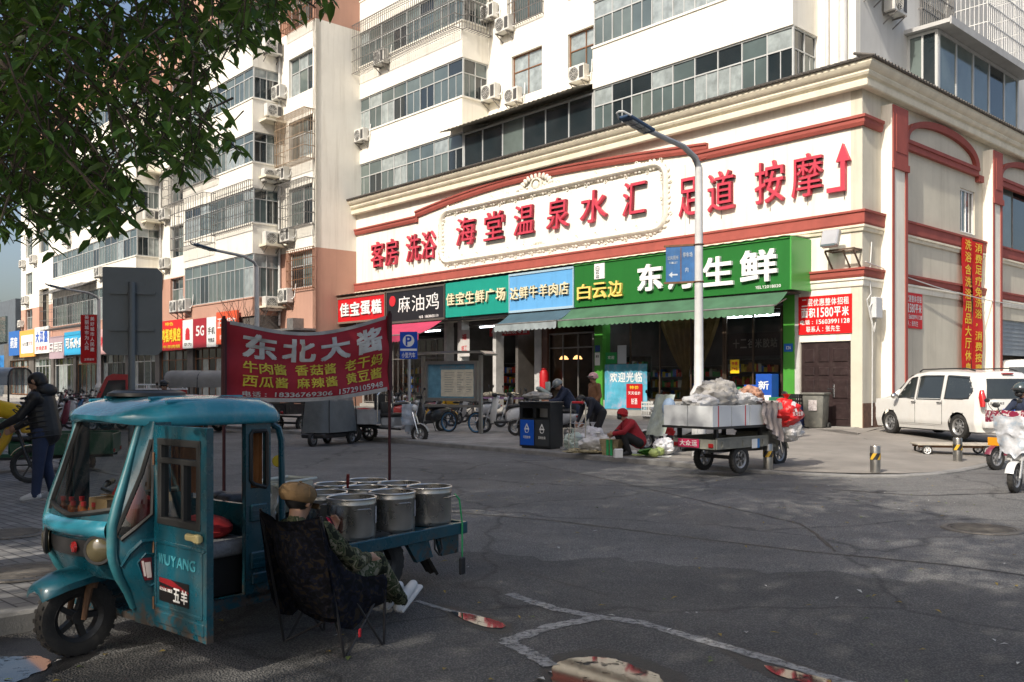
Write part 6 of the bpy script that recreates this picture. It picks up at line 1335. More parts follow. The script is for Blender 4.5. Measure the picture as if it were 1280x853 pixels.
mb = MB(); mb.cyl((-.13, -.27, .03), (.18, .25, .34), .008, seg=8); mb.cyl((-.13, .27, .03), (.18, -.25, .34), .008, seg=8); mb.build('cross_brace', LEGM, cc); mb = MB(); mb.cbox((-.02, -.28, .15), (.02, .008, .05), None, .003); mb.build('red_tab', REDP, cc)
# walker in the black padded jacket, pushing the yellow bike
JB = cloth('black_padded_jacket', (.012, .012, .014), rough=.5, bump=.3); JEAN = cloth('dark_blue_jeans', (.02, .032, .075))
w = ground_at(56, 627, .127); rz = R(184)
wk = figure('man in a black padded jacket and jeans pushing the yellow bike', w, rz, P_(s=1.0, pel=(0, 0, .86), che=(.03, 0, 1.18), nck=(.05, 0, 1.36), hed=(.10, 0, 1.475), face=(1, 0, -.15), shL=(.03, .19, 1.29), shR=(.03, -.19, 1.29), elL=(.20, .23, 1.05), elR=(.18, -.23, 1.05), wrL=(.44, .20, .93), wrR=(.42, -.2, .91), anR=(-.06, -.10, .10), toR=(.09, -.11, .045), anL=(.06, .11, .10), toL=(.21, .12, .045)), dict(top=JB, leg=JEAN, shoe=SHOEW), .011, 6, True, [((-.02, 0, .86), (.05, 0, 1.22), .175, .18, 'top')])
mb = MB()
for i in range(9): z = .80 + i * .062; mb.torus((.0 + i * .011, 0, z), .182, .013, (.15, 0, 1), 28, 6)
for q in (1, -1):
    for i in range(4): a = Vector((.10, .2 * q, 1.24)).lerp(Vector((.26, .225 * q, 1.06)), i / 4); mb.torus(a, .066, .008, (.6, .1 * q, -.8), 16, 5)
mb.ell((-.02, 0, 1.37), (.12, .14, .09)); mb.build('padded_quilting', JB, wk); mb = MB(); mb.ell((.085, 0, 1.515), (.105, .092, .085)); mb.ell((.04, 0, 1.475), (.075, .088, .09)); mb.build('hair', HAIR, wk)
NAVY = cloth('navy_coat', (.014, .022, .05)); BLKC = cloth('black_trousers', (.013, .013, .015)); BRN = cloth('brown_quilted_jacket', (.16, .075, .035)); REDJ = cloth('red_jacket', (.30, .012, .022)); DKN = cloth('dark_navy_jacket', (.012, .014, .024))
def helmet(parent, c, r, mat, visor=True, rot=0.0):
    mb = MB(); rows = 9; c = Vector(c); Q = Matrix.Rotation(rot, 3, 'Y'); mb.loft([[c + Q @ Vector((r * math.cos(a) * math.cos(p) * 1.1, r * math.sin(a) * math.cos(p), r * 1.02 * math.sin(p))) for a in [2 * math.pi * i / 24 for i in range(24)]] for p in [R(-18 + 107 * j / 8) for j in range(9)]]); h = mb.build('helmet', mat, parent, smooth=60)
    mb = MB(); mb.loft([[c + Q @ Vector((r * (1.12 + .5 * t) * math.cos(a), r * (1 + .1 * t) * math.sin(a), r * (.12 - .1 * t) + dz)) for a in [R(-62 + 124 * i / 12) for i in range(13)]] for t, dz in ((0, .01), (1, .0), (1, -.008), (0, 0))], closed=False, caps=False); mb.build('peak', BLACKPL, h); return h
GREYH = M('grey_helmet', (.16, .18, .18), rough=.3, var=.3, scale=9, coat=.4); PINKH = M('pink_helmet', (.50, .26, .27), rough=.3, var=.15, coat=.4)
# people at the far kerb
b1 = figure('person in a navy coat and grey helmet bending over parked scooters', ground_at(715, 552, .12), R(188), P_(s=1.0, pel=(-.03, 0, .88), che=(.14, 0, 1.19), nck=(.27, 0, 1.34), hed=(.38, 0, 1.40), face=(.8, 0, -.7), shL=(.20, .18, 1.27), shR=(.20, -.18, 1.27), elL=(.36, .22, 1.04), elR=(.36, -.22, 1.04), wrL=(.58, .16, 1.0), wrR=(.58, -.16, 1.0)), dict(top=NAVY, leg=BLKC), .014, 6, True, [((-.05, 0, .80), (.15, 0, 1.12), .17, .17, 'top')]); helmet(b1, (.37, 0, 1.44), .125, GREYH, True, .6)
b2 = figure('person in a brown jacket and pink helmet standing by the glass front', ground_at(743, 546, .17), R(205), P_(s=1.0, shL=(0, .19, 1.34), shR=(0, -.19, 1.34), wrL=(.10, .2, .92), wrR=(.12, -.18, .90)), dict(top=BRN, leg=BLKC), .014, 6, True, [((0, 0, .82), (0, 0, 1.2), .16, .17, 'top')]); helmet(b2, (.03, 0, 1.57), .125, PINKH)
b3 = figure('dark haired man in a black jacket stooping over a plastic bag', ground_at(745, 560, .115), R(205), P_(s=.97, pel=(-.12, 0, .82), che=(.14, 0, 1.04), nck=(.30, 0, 1.10), hed=(.40, 0, 1.08), face=(.7, 0, -.8), shL=(.20, .18, 1.06), shR=(.20, -.18, 1.06), elL=(.30, .22, .78), elR=(.26, -.22, .80), wrL=(.40, .16, .60), wrR=(.36, -.2, .60), hipL=(-.12, .09, .80), hipR=(-.12, -.09, .80), knL=(0, .10, .46), knR=(.0, -.10, .46)), dict(top=DKN, leg=BLKC), .013, 6)
mb = MB(); mb.ell((.385, 0, 1.125), (.10, .09, .08)); mb.build('hair', HAIR, b3)
b4 = figure('vendor in a red jacket and red knit hat squatting at the kerb', ground_at(786, 570, .105), R(195), P_(s=.97, pel=(-.20, 0, .27), che=(-.02, 0, .58), nck=(.08, 0, .73), hed=(.15, 0, .83), face=(.9, .1, -.4), shL=(.0, .18, .67), shR=(0, -.18, .67), elL=(.2, .22, .50), elR=(.18, -.22, .48), wrL=(.36, .1, .46), wrR=(.34, -.08, .42), hipL=(-.18, .10, .27), hipR=(-.18, -.10, .27), knL=(.20, .16, .46), knR=(.20, -.16, .46), anL=(.05, .15, .09), anR=(.05, -.15, .09), toL=(.20, .16, .045), toR=(.2, -.16, .045)), dict(top=REDJ, leg=BLKC), .012, 6, True, [((-.22, 0, .30), (-.02, 0, .6), .16, .16, 'top')])
mb = MB(); mb.ell((.135, 0, .875), (.115, .105, .10)); mb.torus((.14, 0, .845), .098, .022, (-.3, 0, 1), 24, 6); mb.build('knit_hat', cloth('red_knit', (.42, .015, .02), bscale=60), b4); mb = MB(); mb.ell((.205, .0, .785), (.05, .07, .05)); mb.build('face_mask', BLACKPL, b4)
b5 = figure('man in a dark cap and jacket standing behind the teal tricycle roof', ground_at(206, 568, .0), R(265), P_(s=1.0, wrL=(.2, .1, 1.0), wrR=(.2, -.1, 1.0), elL=(0, .26, 1.08), elR=(0, -.26, 1.08)), dict(top=DKN, leg=BLKC), .016, 5, False); mb = MB(); mb.ell((.02, 0, 1.58), (.11, .10, .075)); mb.loft([[Vector((.09 + .09 * t * math.cos(a), .09 * math.sin(a), 1.56 - .01 * t + dz)) for a in [R(-80 + 16 * i) for i in range(11)]] for t, dz in ((0, .006), (1, 0), (1, -.008), (0, -.006))], closed=False, caps=False); mb.build('cap', BLACKPL, b5)
# ---------------------------------------------------------------- lamp posts and signs
GALV = M('galvanised_steel', (.42, .43, .44), rough=.45, metal=.5, var=.15, scale=4, dirt_amt=.2); LAMPW = M('lamp_white_paint', (.58, .58, .57), rough=.4, var=.12, dirt_amt=.2)
def street_lamp(label, p, z0, sc=1.0, arm=2.1):
    t = thing('street_lamp', label, 'street lamp', (p.x, p.y, z0), math.atan2(-V.y, -V.x), 'street lamps along the far kerb')
    mb = MB(); mb.lathe([(.14, 0), (.14, 1.15), (.175, 1.18), (.175, 1.26), (.12, 1.36), (.095, 1.42), (.085, 3), (.075, 5.75 * sc)], seg=16); mb.box(.10, .146, -.07, .07, .35, .8, .01); mb.build('pole', LAMPW, t, smooth=30)
    h = 5.75 * sc; mb = MB(); mb.tube([(0, 0, h - .15), (0, 0, h), (.12, 0, h + .17), (.5, 0, h + .33), (arm - .55, 0, h + .44)], [.07, .066, .06, .055, .05], 8); mb.build('arm', GALV, t)
    a = Matrix.Rotation(R(-11), 3, 'Y'); mb = MB(); mb.cbox((arm - .2, 0, h + .5), (.75, .28, .07), a, .02); hd = mb.build('lamp_head', M('dark_blue_housing', (.05, .09, .16), rough=.4, metal=.3, var=.1), t)
    mb = MB()
    for x in (-.18, .0, .18): 
        for y in (-.06, .06): mb.cbox((arm - .2 + x, y, h + .455 + x * .19), (.15, .09, .02), a)
    mb.build('light_panel', M('led_lens', (.45, .46, .45), rough=.3, var=.1), hd, smooth=0); mb = MB(); mb.tube([(arm + .14, -.14, h + .56), (arm + .28, -.08, h + .62), (arm + .31, 0, h + .63), (arm + .28, .08, h + .62), (arm + .14, .14, h + .56)], .02, 6); mb.build('guard', LAMPW, hd)
    return t
L1 = Vector((3.72, 18.0, 0)); l1 = street_lamp('tall street lamp with a blue direction plate before the green shop sign', L1, pave_z(L1))
L2 = Vector((-9.0, 31.9, 0)); street_lamp('street lamp in front of the salmon wall, its foot hidden by the red banner', L2, .15, .96); L3 = Vector((-20.2, 44.2, 0)); l3 = street_lamp('distant street lamp with a red banner panel on its pole', L3, .15, .95)
x0 = -1.0; t = thing('direction_sign', 'blue rusty edged direction plate with an arrow on the tall lamp pole', 'sign', (L1.x, L1.y, 0), R(-22))
mb = MB(); mb.box(-.66, -.06, -.012, .012, 3.62, 4.32); mb.build('plate', M('faded_blue_sign', (.02, .12, .32), rough=.5, var=.35, scale=4, streak=.5, dirt=(.12, .18, .25)), t, smooth=0)
mb = MB(); mb.box(-.70, .1, -.02, .02, 4.32, 4.36); mb.box(-.70, .1, -.02, .02, 3.58, 3.62); mb.box(-.365, -.345, -.016, -.0125, 3.64, 4.30); [mb.torus((0, 0, z), .095, .012, (0, 0, 1), 16, 6) for z in (3.6, 4.34)]; mb.build('frame', RUST, t, smooth=0)
mb = MB(); put_text(mb, '公共厕所', -.63, -.40, 4.060, 4.140, -.016, .01); put_text(mb, '停车场', -.32, -.12, 4.100, 4.2, -.016, .01); put_text(mb, 'TOILET', -.6, -.42, 3.980, 4.020, -.016, .02); mb.prism([(-.6, 3.760), (-.53, 3.700), (-.53, 3.745), (-.42, 3.745), (-.42, 3.775), (-.53, 3.775), (-.53, 3.820)], -.0165, -.0155); put_text(mb, '内', -.27, -.2, 3.800, 3.900, -.016, .01); mb.build('lettering', M('worn_white_sign_print', (.45, .5, .55), rough=.6, var=.3), t, smooth=0, recalc=False)
t = thing('lamp_banner', 'red double panel with white characters on the distant lamp pole', 'banner', L3 + Vector((0, 0, .15)), R(-10)); mb = MB(); mb.box(-.95, -.1, -.06, .06, 2.4, 4.75); mb.build('panel', paint('#b40f16'), t, smooth=0); mb = MB()
for k, s in enumerate(('美好城市人民建', '美丽城市为人民')):
    for i, c in enumerate(s): put_text(mb, c, -.42 - .3 * k, -.20 - .3 * k, 4.45 - .25 * i - k * -.08, 4.65 - .25 * i - k * -.08, -.066, .02, 0, 'line')
put_text(mb, '文明城市', -.75, -.2, 2.5, 2.62, -.066, .02); mb.build('lettering', WHITEP, t, smooth=0, recalc=False)
# grey back of a traffic sign
p = ground_at(165, 606, .125); t = thing('traffic_sign', 'back of a large grey traffic sign with two rails on a thick post', 'sign', (p.x, p.y, .125), R(14)); k = p.y / F
w_, zt, zb = 70 * k / 2, 1.6 + (478 - 334) * k - .125, 1.6 + (478 - 444) * k - .125
GRYS = M('grey_sign_back', (.17, .185, .19), rough=.5, metal=.3, var=.12, scale=2, dirt_amt=.15)
c_ = .07; mb = MB(); mb.prism([(-w_, zb + c_), (-w_ + c_, zb), (w_ - c_, zb), (w_, zb + c_), (w_, zt - c_), (w_ - c_, zt), (-w_ + .02, zt), (-w_, zt - .02)], .05, .065); mb.prism([(-w_ + .01, zb + c_), (-w_ + c_, zb + .01), (w_ - c_, zb + .01), (w_ - .01, zb + c_), (w_ - .01, zt - c_), (w_ - c_, zt - .01), (-w_ + .02, zt - .01), (-w_ + .01, zt - .02)], .0655, .0665); mb.build('panel', GRYS, t, smooth=0)
mb = MB()
for z in (zt - (366 - 334) * k, zt - (412 - 334) * k): mb.box(-w_ * .75, w_ * .75, .02, .049, z - .022, z + .022); mb.torus((0, 0, z), .055, .012, (0, 0, 1), 16, 6)
mb.build('rail', GRYS, t, smooth=0); mb = MB(); mb.cyl((0, -.02, 0), (0, -.02, zt - .22), .05, seg=14); mb.build('post', GRYS, t)
# blue parking sign
p = ground_at(511, 543, .16); t = thing('parking_sign', 'blue parking sign with a white P on a grey post by the kerb', 'sign', (p.x, p.y, .16), R(-14)); k = p.y / F; w_ = 23 * k / 2; zt, zb = 1.6 + (478 - 415) * k - .16, 1.6 + (478 - 449) * k - .16; h_ = zt - zb
mb = MB(); mb.box(-w_, w_, -.02, .0, zb, zt); mb.build('plate', paint('#0b49b4'), t, smooth=0); mb = MB(); mb.lathe([(0, .002), (w_ * .66, .002), (w_ * .66, 0)], (0, -.021, zt - h_ * .33), (0, -1, 0), 28); d = mb.build('disc', WHITEP, t); mb = MB(); put_text(mb, 'P', -w_ * .33, w_ * .36, zt - h_ * .51, zt - h_ * .16, -.026, .05, 0, 'line'); mb.build('letter', paint('#0b49b4'), d, smooth=0, recalc=False)
mb = MB(); mb.box(-w_ * .95, w_ * .95, -.0225, -.0205, zb + h_ * .30, zb + h_ * .38); put_text(mb, '小型汽车', -w_ * .8, w_ * .8, zb + h_ * .05, zb + h_ * .24, -.024, .02); mb.build('lettering', WHITEP, t, smooth=0, recalc=False); mb = MB(); mb.cyl((0, .04, 0), (0, .04, zt), .045, seg=12); mb.build('post', GALV, t)
# stainless notice board
p = ground_at(601, 543, .15); ANB = MAIN.a + R(16); t = thing('notice_board', 'stainless steel notice board with wrinkled cream sheets behind its pane', 'notice board', (p.x, p.y, .15), ANB); nf = Fr(p.x, p.y, .15, math.degrees(ANB)); X_ = lambda px: nf.X(px); k = p.y / F
STN = M('stainless_tube', (.50, .49, .46), rough=.3, metal=.85, var=.15)
xl = X_(529); zt = 1.6 + (478 - 444) * k - .15; z0 = 1.6 - 24 * k - .15; z1 = 1.6 + (478 - 451) * k - .15; zr = 1.6 - 30 * k - .15
for x in (0, xl): mb = MB(); mb.box(x - .045, x + .045, -.045, .045, 0, zt); mb.build('post', STN, t, smooth=0)
mb = MB(); L = [(xl - .75, zt + .0), (xl - .3, zt + .05), (xl * .3, zt + .07), (.2, zt + .06), (.34, zt - .02)]; mb.loft([[(x, -.32, z), (x, .32, z), (x, .32, z + .05), (x, -.32, z + .05)] for x, z in L]); mb.build('canopy', STN, t)
mb = MB(); a, b = xl + .1, -.1; mb.box(a, b, -.06, .06, z0, z0 + .09); mb.box(a, b, -.06, .06, z1 - .09, z1); mb.box(a, a + .09, -.055, .055, z0 + .09, z1 - .09); mb.box(b - .09, b, -.055, .055, z0 + .09, z1 - .09); mb.box(xl, 0, -.03, .03, zr - .04, zr + .03); mb.build('frame', STN, t, smooth=0)
mb = MB(); mb.box(a + .09, b - .09, .0, .02, z0 + .09, z1 - .09); bd = mb.build('panel', M('washed_blue_sheet', (.12, .28, .38), rough=.4, var=.3, scale=5, bump=.3, bscale=8), t, smooth=0); W_ = b - a - .18; a += .09; H_ = z1 - z0 - .18
mb = MB()
for c, d in ((.34, .60), (.61, .79), (.80, .98)): mb.grid(lambda u, v, c=c, d=d: Vector((a + W_ * (c - .06 + (d - c + .05) * u), -.008 - .008 * noise.noise(Vector((u * 5 + c * 9, v * 8, 1))), z0 + .09 + H_ * (.04 + .80 * v))), 8, 12)
mb.build('sheet', M('cream_notice_paper', (.62, .58, .46), rough=.7, var=.15, scale=6, bump=.5, bscale=9), bd); mb = MB(); put_text(mb, '建设美丽城市人人有责', a + W_ * .25, a + W_ * .8, z0 + .09 + H_ * .87, z0 + .09 + H_ * .95, -.004, .02)
for c, d in ((.34, .60), (.61, .79), (.80, .98)):
    for i in range(9): z = z0 + .09 + H_ * (.74 - .07 * i); mb.box(a + W_ * (c + .02), a + W_ * (d - .03 - .03 * (i % 3)), -.0175, -.0165, z, z + .012)
mb.build('print', M('faded_print', (.25, .27, .28), rough=.7, var=.2), bd, smooth=0, recalc=False)
# double litter bin
p = ground_at(676, 560, .12); BA_ = MAIN.a + R(8); t = thing('litter_bin', 'black double litter bin with one blue and one grey door', 'litter bin', (p.x, p.y, .115), BA_); BLKM = M('black_bin_steel', (.018, .02, .022), rough=.4, var=.2, dirt_amt=.15)
mb = MB(); wall(mb, -.44, .44, .04, 1.0, -.22, -.19, [(-.36, -.04, .68, .90), (.02, .36, .68, .90)]); mb.box(-.44, .44, -.19, .24, .04, .60); mb.box(-.44, -.41, -.19, .24, .6, 1.0); mb.box(.41, .44, -.19, .24, .6, 1.0); mb.box(-.41, .41, .21, .24, .6, 1.0); mb.box(-.41, .41, -.18, .18, 0, .04); mb.build('body', BLKM, t, smooth=0); mb = MB(); mb.box(-.46, .46, -.25, .27, 1.0, 1.05, .01); mb.build('lid', BLKM, t, smooth=0)
for x0, c, s in ((-.41, paint('#0a55c0'), '可回收物'), (.02, paint('#35393c'), '其他垃圾')):
    mb = MB(); mb.box(x0, x0 + .39, -.236, -.221, .07, .64, .004); d = mb.build('door', c, t, smooth=0); mb = MB(); put_text(mb, s, x0 + .09, x0 + .30, .22, .28, -.239, .02); put_text(mb, '△', x0 + .12, x0 + .27, .42, .56, -.239, .03, 0, 'line'); mb.torus((x0 + .195, -.238, .40), .05, .008, (0, 1, 0), 16, 4); mb.build('lettering', WHITEP, d, smooth=0, recalc=False)
mb = MB(); mb.box(.05, .33, -.10, -.08, .70, .90); mb.build('ash_tray', STN, t, smooth=0)
# bollards
BOL = M('brushed_bollard_steel', (.34, .33, .31), rough=.3, metal=.85, var=.25, scale=5); BAND = M('yellow_reflective_band', (.60, .36, .03), rough=.5, var=.15)
bo = None
for px, py, lab in ((1094, 591, 'steel bollard standing alone left of the flat trolley'), (1197, 577, 'steel bollard in front of the flat trolley by the white car'), (960, 587, 'steel bollard against the side of the loaded cargo tricycle')):
    p = ground_at(px, py, .06); z = pave_z(p) - .004
    if bo is None:
        bo = thing('bollard', lab, 'bollard', (p.x, p.y, z), 0, 'steel bollards at the corner'); mb = MB(); mb.lathe([(.085, 0), (.085, .44), (.078, .455), (.0, .46)], seg=24, caps=False); mb.build('post', BOL, bo, smooth=30); mb = MB(); mb.lathe([(.087, .22), (.0875, .22), (.0875, .33), (.087, .33)], seg=24, caps=False); bb = mb.build('band', BLACKPL, bo)
        mb = MB()
        for i in range(4):
            a0 = i * math.pi / 2; mb.grid(lambda u, v: Vector((.0885 * math.cos(a0 + u * .7 + v * .8), .0885 * math.sin(a0 + u * .7 + v * .8), .22 + .11 * v)), 5, 4)
        mb.build('stripe', BAND, bb)
    else: dup(bo, (p.x, p.y, z), RND.random() * 3, lab)
# wheelie bin, crates
p = MAIN.P(FX(1020, -.75), -.75, .24); t = thing('wheelie_bin', 'worn grey wheelie bin beside the dark brown door', 'bin', p, MAIN.a + R(10)); GB = M('grey_bin_plastic', (.12, .12, .105), rough=.6, var=.3, scale=4, dirt=(.28, .25, .2), dirt_amt=.4)
mb = MB(); mb.cbox((0, 0, .53), (.62, .56, .95), None, .04, 2, 1.0); 
for v in mb.bm.verts: v.co.x *= .82 + .18 * min(1, v.co.z / .9); v.co.y *= .8 + .2 * min(1, v.co.z / .9)
mb.build('body', GB, t); mb = MB(); mb.cbox((0, 0, 1.03), (.7, .64, .07), None, .03, 2); mb.cbox((0, .3, 1.02), (.5, .08, .05), None, .02); mb.build('lid', GB, t); [wheel(t, (s_ * .31, .2, .1), .1, .06, (1, 0, 0), 4, BLACKPL) for s_ in (-1, 1)]; mb = MB(); mb.box(-.12, .12, -.288, -.283, .55, .85); mb.build('sticker', PAPER if 'PAPER' in globals() else M('torn_paper_label'), t, smooth=0)
def crate(label, p, rz, w, d, h, col, group=None):
    t = thing('plastic_crate', label, 'crate', p, rz, group); mb = MB(); m_ = M('crate_%s' % label.split()[0], col, rough=.45, var=.15)
    for z in (0, h * .33, h * .66, h - .05): mb.box(-w / 2, w / 2, -d / 2, -d / 2 + .015, z, z + .05); mb.box(-w / 2, w / 2, d / 2 - .015, d / 2, z, z + .05); mb.box(-w / 2, -w / 2 + .015, -d / 2 + .015, d / 2 - .015, z, z + .05); mb.box(w / 2 - .015, w / 2, -d / 2 + .015, d / 2 - .015, z, z + .05)
    n = 7
    for i in range(n + 1): x = -w / 2 + .012 + (w - .024) * i / n; mb.box(x - .012, x + .012, -d / 2 + .002, -d / 2 + .012, 0, h); mb.box(x - .012, x + .012, d / 2 - .012, d / 2 - .002, 0, h)
    for i in range(5): y = -d / 2 + .03 + (d - .06) * i / 4; mb.box(-w / 2 + .002, -w / 2 + .012, y - .012, y + .012, 0, h); mb.box(w / 2 - .012, w / 2 - .002, y - .012, y + .012, 0, h)
    mb.build('side', m_, t, smooth=0); mb = MB(); mb.box(-w / 2 + .015, w / 2 - .015, -d / 2 + .015, d / 2 - .015, .005, .02); mb.build('base', m_, t, smooth=0); return t
q = MAIN.P(FX(994, -.9), -.9, .25)
crate('dark blue plastic crate at the bottom of the stack by the bin', q, MAIN.a, .62, .45, .33, (.02, .035, .12)); crate('navy plastic crate second in the stack by the bin', q + Vector((0, 0, .332)), MAIN.a + .05, .62, .45, .33, (.025, .04, .13)); crate('black plastic crate topmost of the stack by the bin', q + Vector((0, 0, .664)), MAIN.a - .06, .55, .4, .34, (.015, .015, .017))
# goods along the grocery front
def carton(label, px, z, w, d, h, col, y=-.35, txt=None, tm=WHITEP, rz=0.0, lid=None):
    t = thing('goods_box', label, 'box', MAIN.P(FX(px, y), y, z), MAIN.a + rz); mb = MB(); mb.box(-w / 2, w / 2, -d / 2, d / 2, 0, h, .008); mb.build('carton', M('carton_%02x%02x%02x' % tuple(int(c * 255) for c in col), col, rough=.55, var=.15), t, smooth=0)
    mb = MB(); mb.box(-w / 2 + .02, w / 2 - .02, -d / 2 - .004, -d / 2 - .001, h * .12, h * .32); 
    if txt: put_text(mb, txt, -w * .38, w * .38, h * .5, h * .78, -d / 2 - .003, .02)
    mb.build('print', tm, t, smooth=0, recalc=False); return t
carton('tall blue gift carton with a white emblem at the grocery front', 959, .90, .55, .4, .95, (.01, .08, .42), -.35, '新'); carton('blue drink carton stacked right of the tall one', 943, .90, .48, .4, .62, (.012, .09, .45), -.4, '牛奶'); carton('blue and white carton under the tall blue one', 957, .43, .6, .42, .46, (.10, .28, .55), -.36, '纯奶', BLUEP); carton('green carton on top of the pale ones by the red and yellow poster', 921, .95, .5, .4, .5, (.03, .20, .07), -.36, '酒'); carton('pale teal carton below the green one', 921, .43, .5, .42, .5, (.25, .42, .40), -.36, '水', BLUEP); carton('dark green carton at the right end by the green pillar', 973, .43, .42, .4, .72, (.02, .16, .08), -.4, '油'); carton('yellow carton with a red mark in front of the blue ones', 972, .40, .42, .2, .34, (.6, .48, .05), -.75, '福', REDP); carton('sky blue carton low on the step behind the lamp pole', 889, .43, .6, .4, .42, (.06, .30, .55), -.35, '酸奶')
carton('brown carton on the step behind the loaded tricycle', 905, .43, .5, .4, .5, (.28, .19, .11), -.38); crate('white wire crate of fruit on the step by the cyan poster', MAIN.P(FX(817, -.35), -.35, .43), MAIN.a, .75, .4, .5, (.55, .55, .53)); crate('white second wire crate of fruit on the step', MAIN.P(FX(838, -.35), -.35, .43), MAIN.a, .75, .4, .5, (.5, .5, .5))
def poster(label, px0, px1, py0, py1, y, mat, items, off=.0):
    x0, x1 = FX(px0, y), FX(px1, y); z0, z1 = MAIN.Z(px0, py1, y), MAIN.Z(px0, py0, y); t = fthing('poster', label, 'poster', MAIN, x0, y, z0); w, h = x1 - x0, z1 - z0; mb = MB(); mb.box(0, w, -.004, 0, 0, h); mb.build('sheet', mat, t, smooth=0)
    for s, a, b, c, d, m in items: lettering(s, w * a, w * b, h * c, h * d, -.007, m, t, .02)
    return t, w, h
POSTM = M('cyan_pink_poster', (.10, .42, .58), rough=.35, var=.5, scale=1.1, dirt=(.55, .30, .36), dirt_amt=.7)
poster('large cyan and pink poster behind the grocery glass', 756, 809, 456, 511, -.02, POSTM, [('欢迎光临', .12, .9, .6, .82, WHITEP)]); poster('red price poster hung over the cyan poster', 783, 803, 480, 510, -.06, paint('#b3131b'), [('特价', .2, .8, .78, .92, YEL), ('天天低价', .1, .9, .55, .68, WHITEP), ('好酒', .3, .7, .15, .4, WHITEP)]); poster('white sheet on the green pillar', 743.5, 750, 441, 457, -.06, WHITEP, [('通知', .15, .85, .6, .8, BLACKP)]); poster('green round notice on the shop window', 757, 771, 441, 455, .02, paint('#1c8f47'), [('欢迎', .2, .8, .4, .7, WHITEP)]); poster('pale grey sheet on the shop window', 772, 783, 432, 455, .02, M('pale_grey_sheet', (.5, .54, .58), rough=.5, var=.1), []); poster('yellow and red price card on the window post', 913, 924, 450, 467, .0, paint('#f0c419'), [('特惠', .15, .85, .6, .85, REDP), ('9.9', .2, .8, .2, .45, REDP)]); poster('white and red notice panel by the teal sign shop', 574, 587, 413, 446, -.1, M('pale_notice', (.55, .52, .5), rough=.6, var=.2), [('福', .25, .75, .62, .85, REDP), ('招工', .2, .8, .2, .4, REDP)]); poster('small blue door number on the green pillar', 980, 991, 430, 440, -.06, paint('#1d5fae'), [('126', .2, .8, .3, .7, WHITEP)]); poster('blue sign plate on the left green pillar', 744, 750, 432, 440, -.06, paint('#1d3f7e'), []); poster('long red strip with white characters inside the butcher shop', 612, 662, 411, 421, .3, paint('#a3161c'), [('牛羊肉批发零售', .05, .95, .2, .8, WHITEP)])
poster('dark shop board reading in pale characters inside the right window', 908, 976, 418, 446, .5, paint('#24110f'), [('十二谷米胶站', .12, .95, .35, .75, M('dim_lettering', (.28, .24, .22), var=.1))])
# shelves of goods inside the shops
def shelf(label, px0, px1, y, z1, seed):
    r = random.Random(seed); x0, x1 = FX(px0, y), FX(px1, y); w = abs(x1 - x0); t = fthing('grocery_shelf', label, 'shelf', MAIN, x0, y, .57); mb = MB(); n = 4
    for k in range(n + 1): mb.box(0, w, 0, .4, k * z1 / n - .015 + .1, k * z1 / n + .1)
    mb.box(0, w, .4, .42, 0, z1 + .1); mb.build('rack', STEEL, t, smooth=0)
    mb = MB(); mats = [M('goods_%d' % i, c, rough=.5, var=.2) for i, c in enumerate(((.45, .05, .03), (.5, .35, .04), (.06, .25, .08), (.05, .12, .4), (.5, .48, .42), (.35, .15, .05)))]
    for k in range(n):
        x = .02
        while x < w - .12: ww = r.uniform(.06, .16); mb.m = r.randrange(6); mb.box(x, x + ww * .92, .05, .3, k * z1 / n + .101, k * z1 / n + .1 + r.uniform(.15, .34) * z1 / 1.8); x += ww
    tag(mb.build('goods', mats, t, smooth=0), kind='stuff')
shelf('shelf of coloured packets behind the curtained grocery window', 812, 905, 1.0, 1.5, 1); shelf('shelf of packets inside the right grocery window', 908, 974, 1.3, 1.7, 2); shelf('shelf of packets deep inside the butcher shop', 600, 664, 3.2, 1.8, 3); shelf('shelf inside the shop behind the notice board', 500, 552, 1.6, 1.8, 4); shelf('shelf behind the cyan poster window', 757, 806, 1.2, 1.9, 5)
BROC = M('brown_gold_drape', (.34, .22, .075), rough=.75, var=.35, scale=4, bump=.3)
for px0, px1, pxk, lab in ((822, 873, 858, 'left brown drape tied in the grocery window'), (873, 902, 868, 'right brown drape tied in the grocery window')):
    x0, x1, xk = FX(px0, .35), FX(px1, .35), FX(pxk, .35); d = MB()
    def dr_(a, b): top = x0 + (x1 - x0) * a; k = b ** .8; wd = (1 - min(1, b / .62)) if b < .62 else (b - .62) * .5; return Vector((xk + (top - xk) * max(.13, (1 - b / .65) ** .7 if b < .65 else .13 + (b - .65) * .35), .35 + .06 * math.sin(a * 34), 3.9 - 3.2 * b))
    d.grid(dr_, 36, 20); o = d.build('curtain', BROC, smooth=60); put(o, MAIN); tag(o, lab, 'curtain')
for px0, px1, y, z, lab in ((908, 974, .8, 3.75, 'white tube lamp glowing across the right grocery window'), (770, 880, .5, 3.98, 'unseen tube added to light the curtained part of the grocery'), (600, 660, .6, 3.98, 'unseen tube added to light the butcher shop'), (500, 550, .8, 3.98, 'unseen tube added to light the shop behind the notice board')):  # first tube is real; the others are added unseen to light the interiors
    x0, x1 = FX(px0, y), FX(px1, y); t = fthing('tube_lamp', lab, 'lamp', MAIN, x0, y, z); mb = MB(); mb.cyl((0, 0, 0), (x1 - x0, 0, 0), .03, seg=8); mb.build('tube', M('lit_tube', (.8, .85, .9), emit=((.85, .93, 1), 9), var=0), t); mb = MB(); mb.box(-.05, x1 - x0 + .05, -.05, .05, .035, .09); mb.build('holder', WHITEP, t, smooth=0)
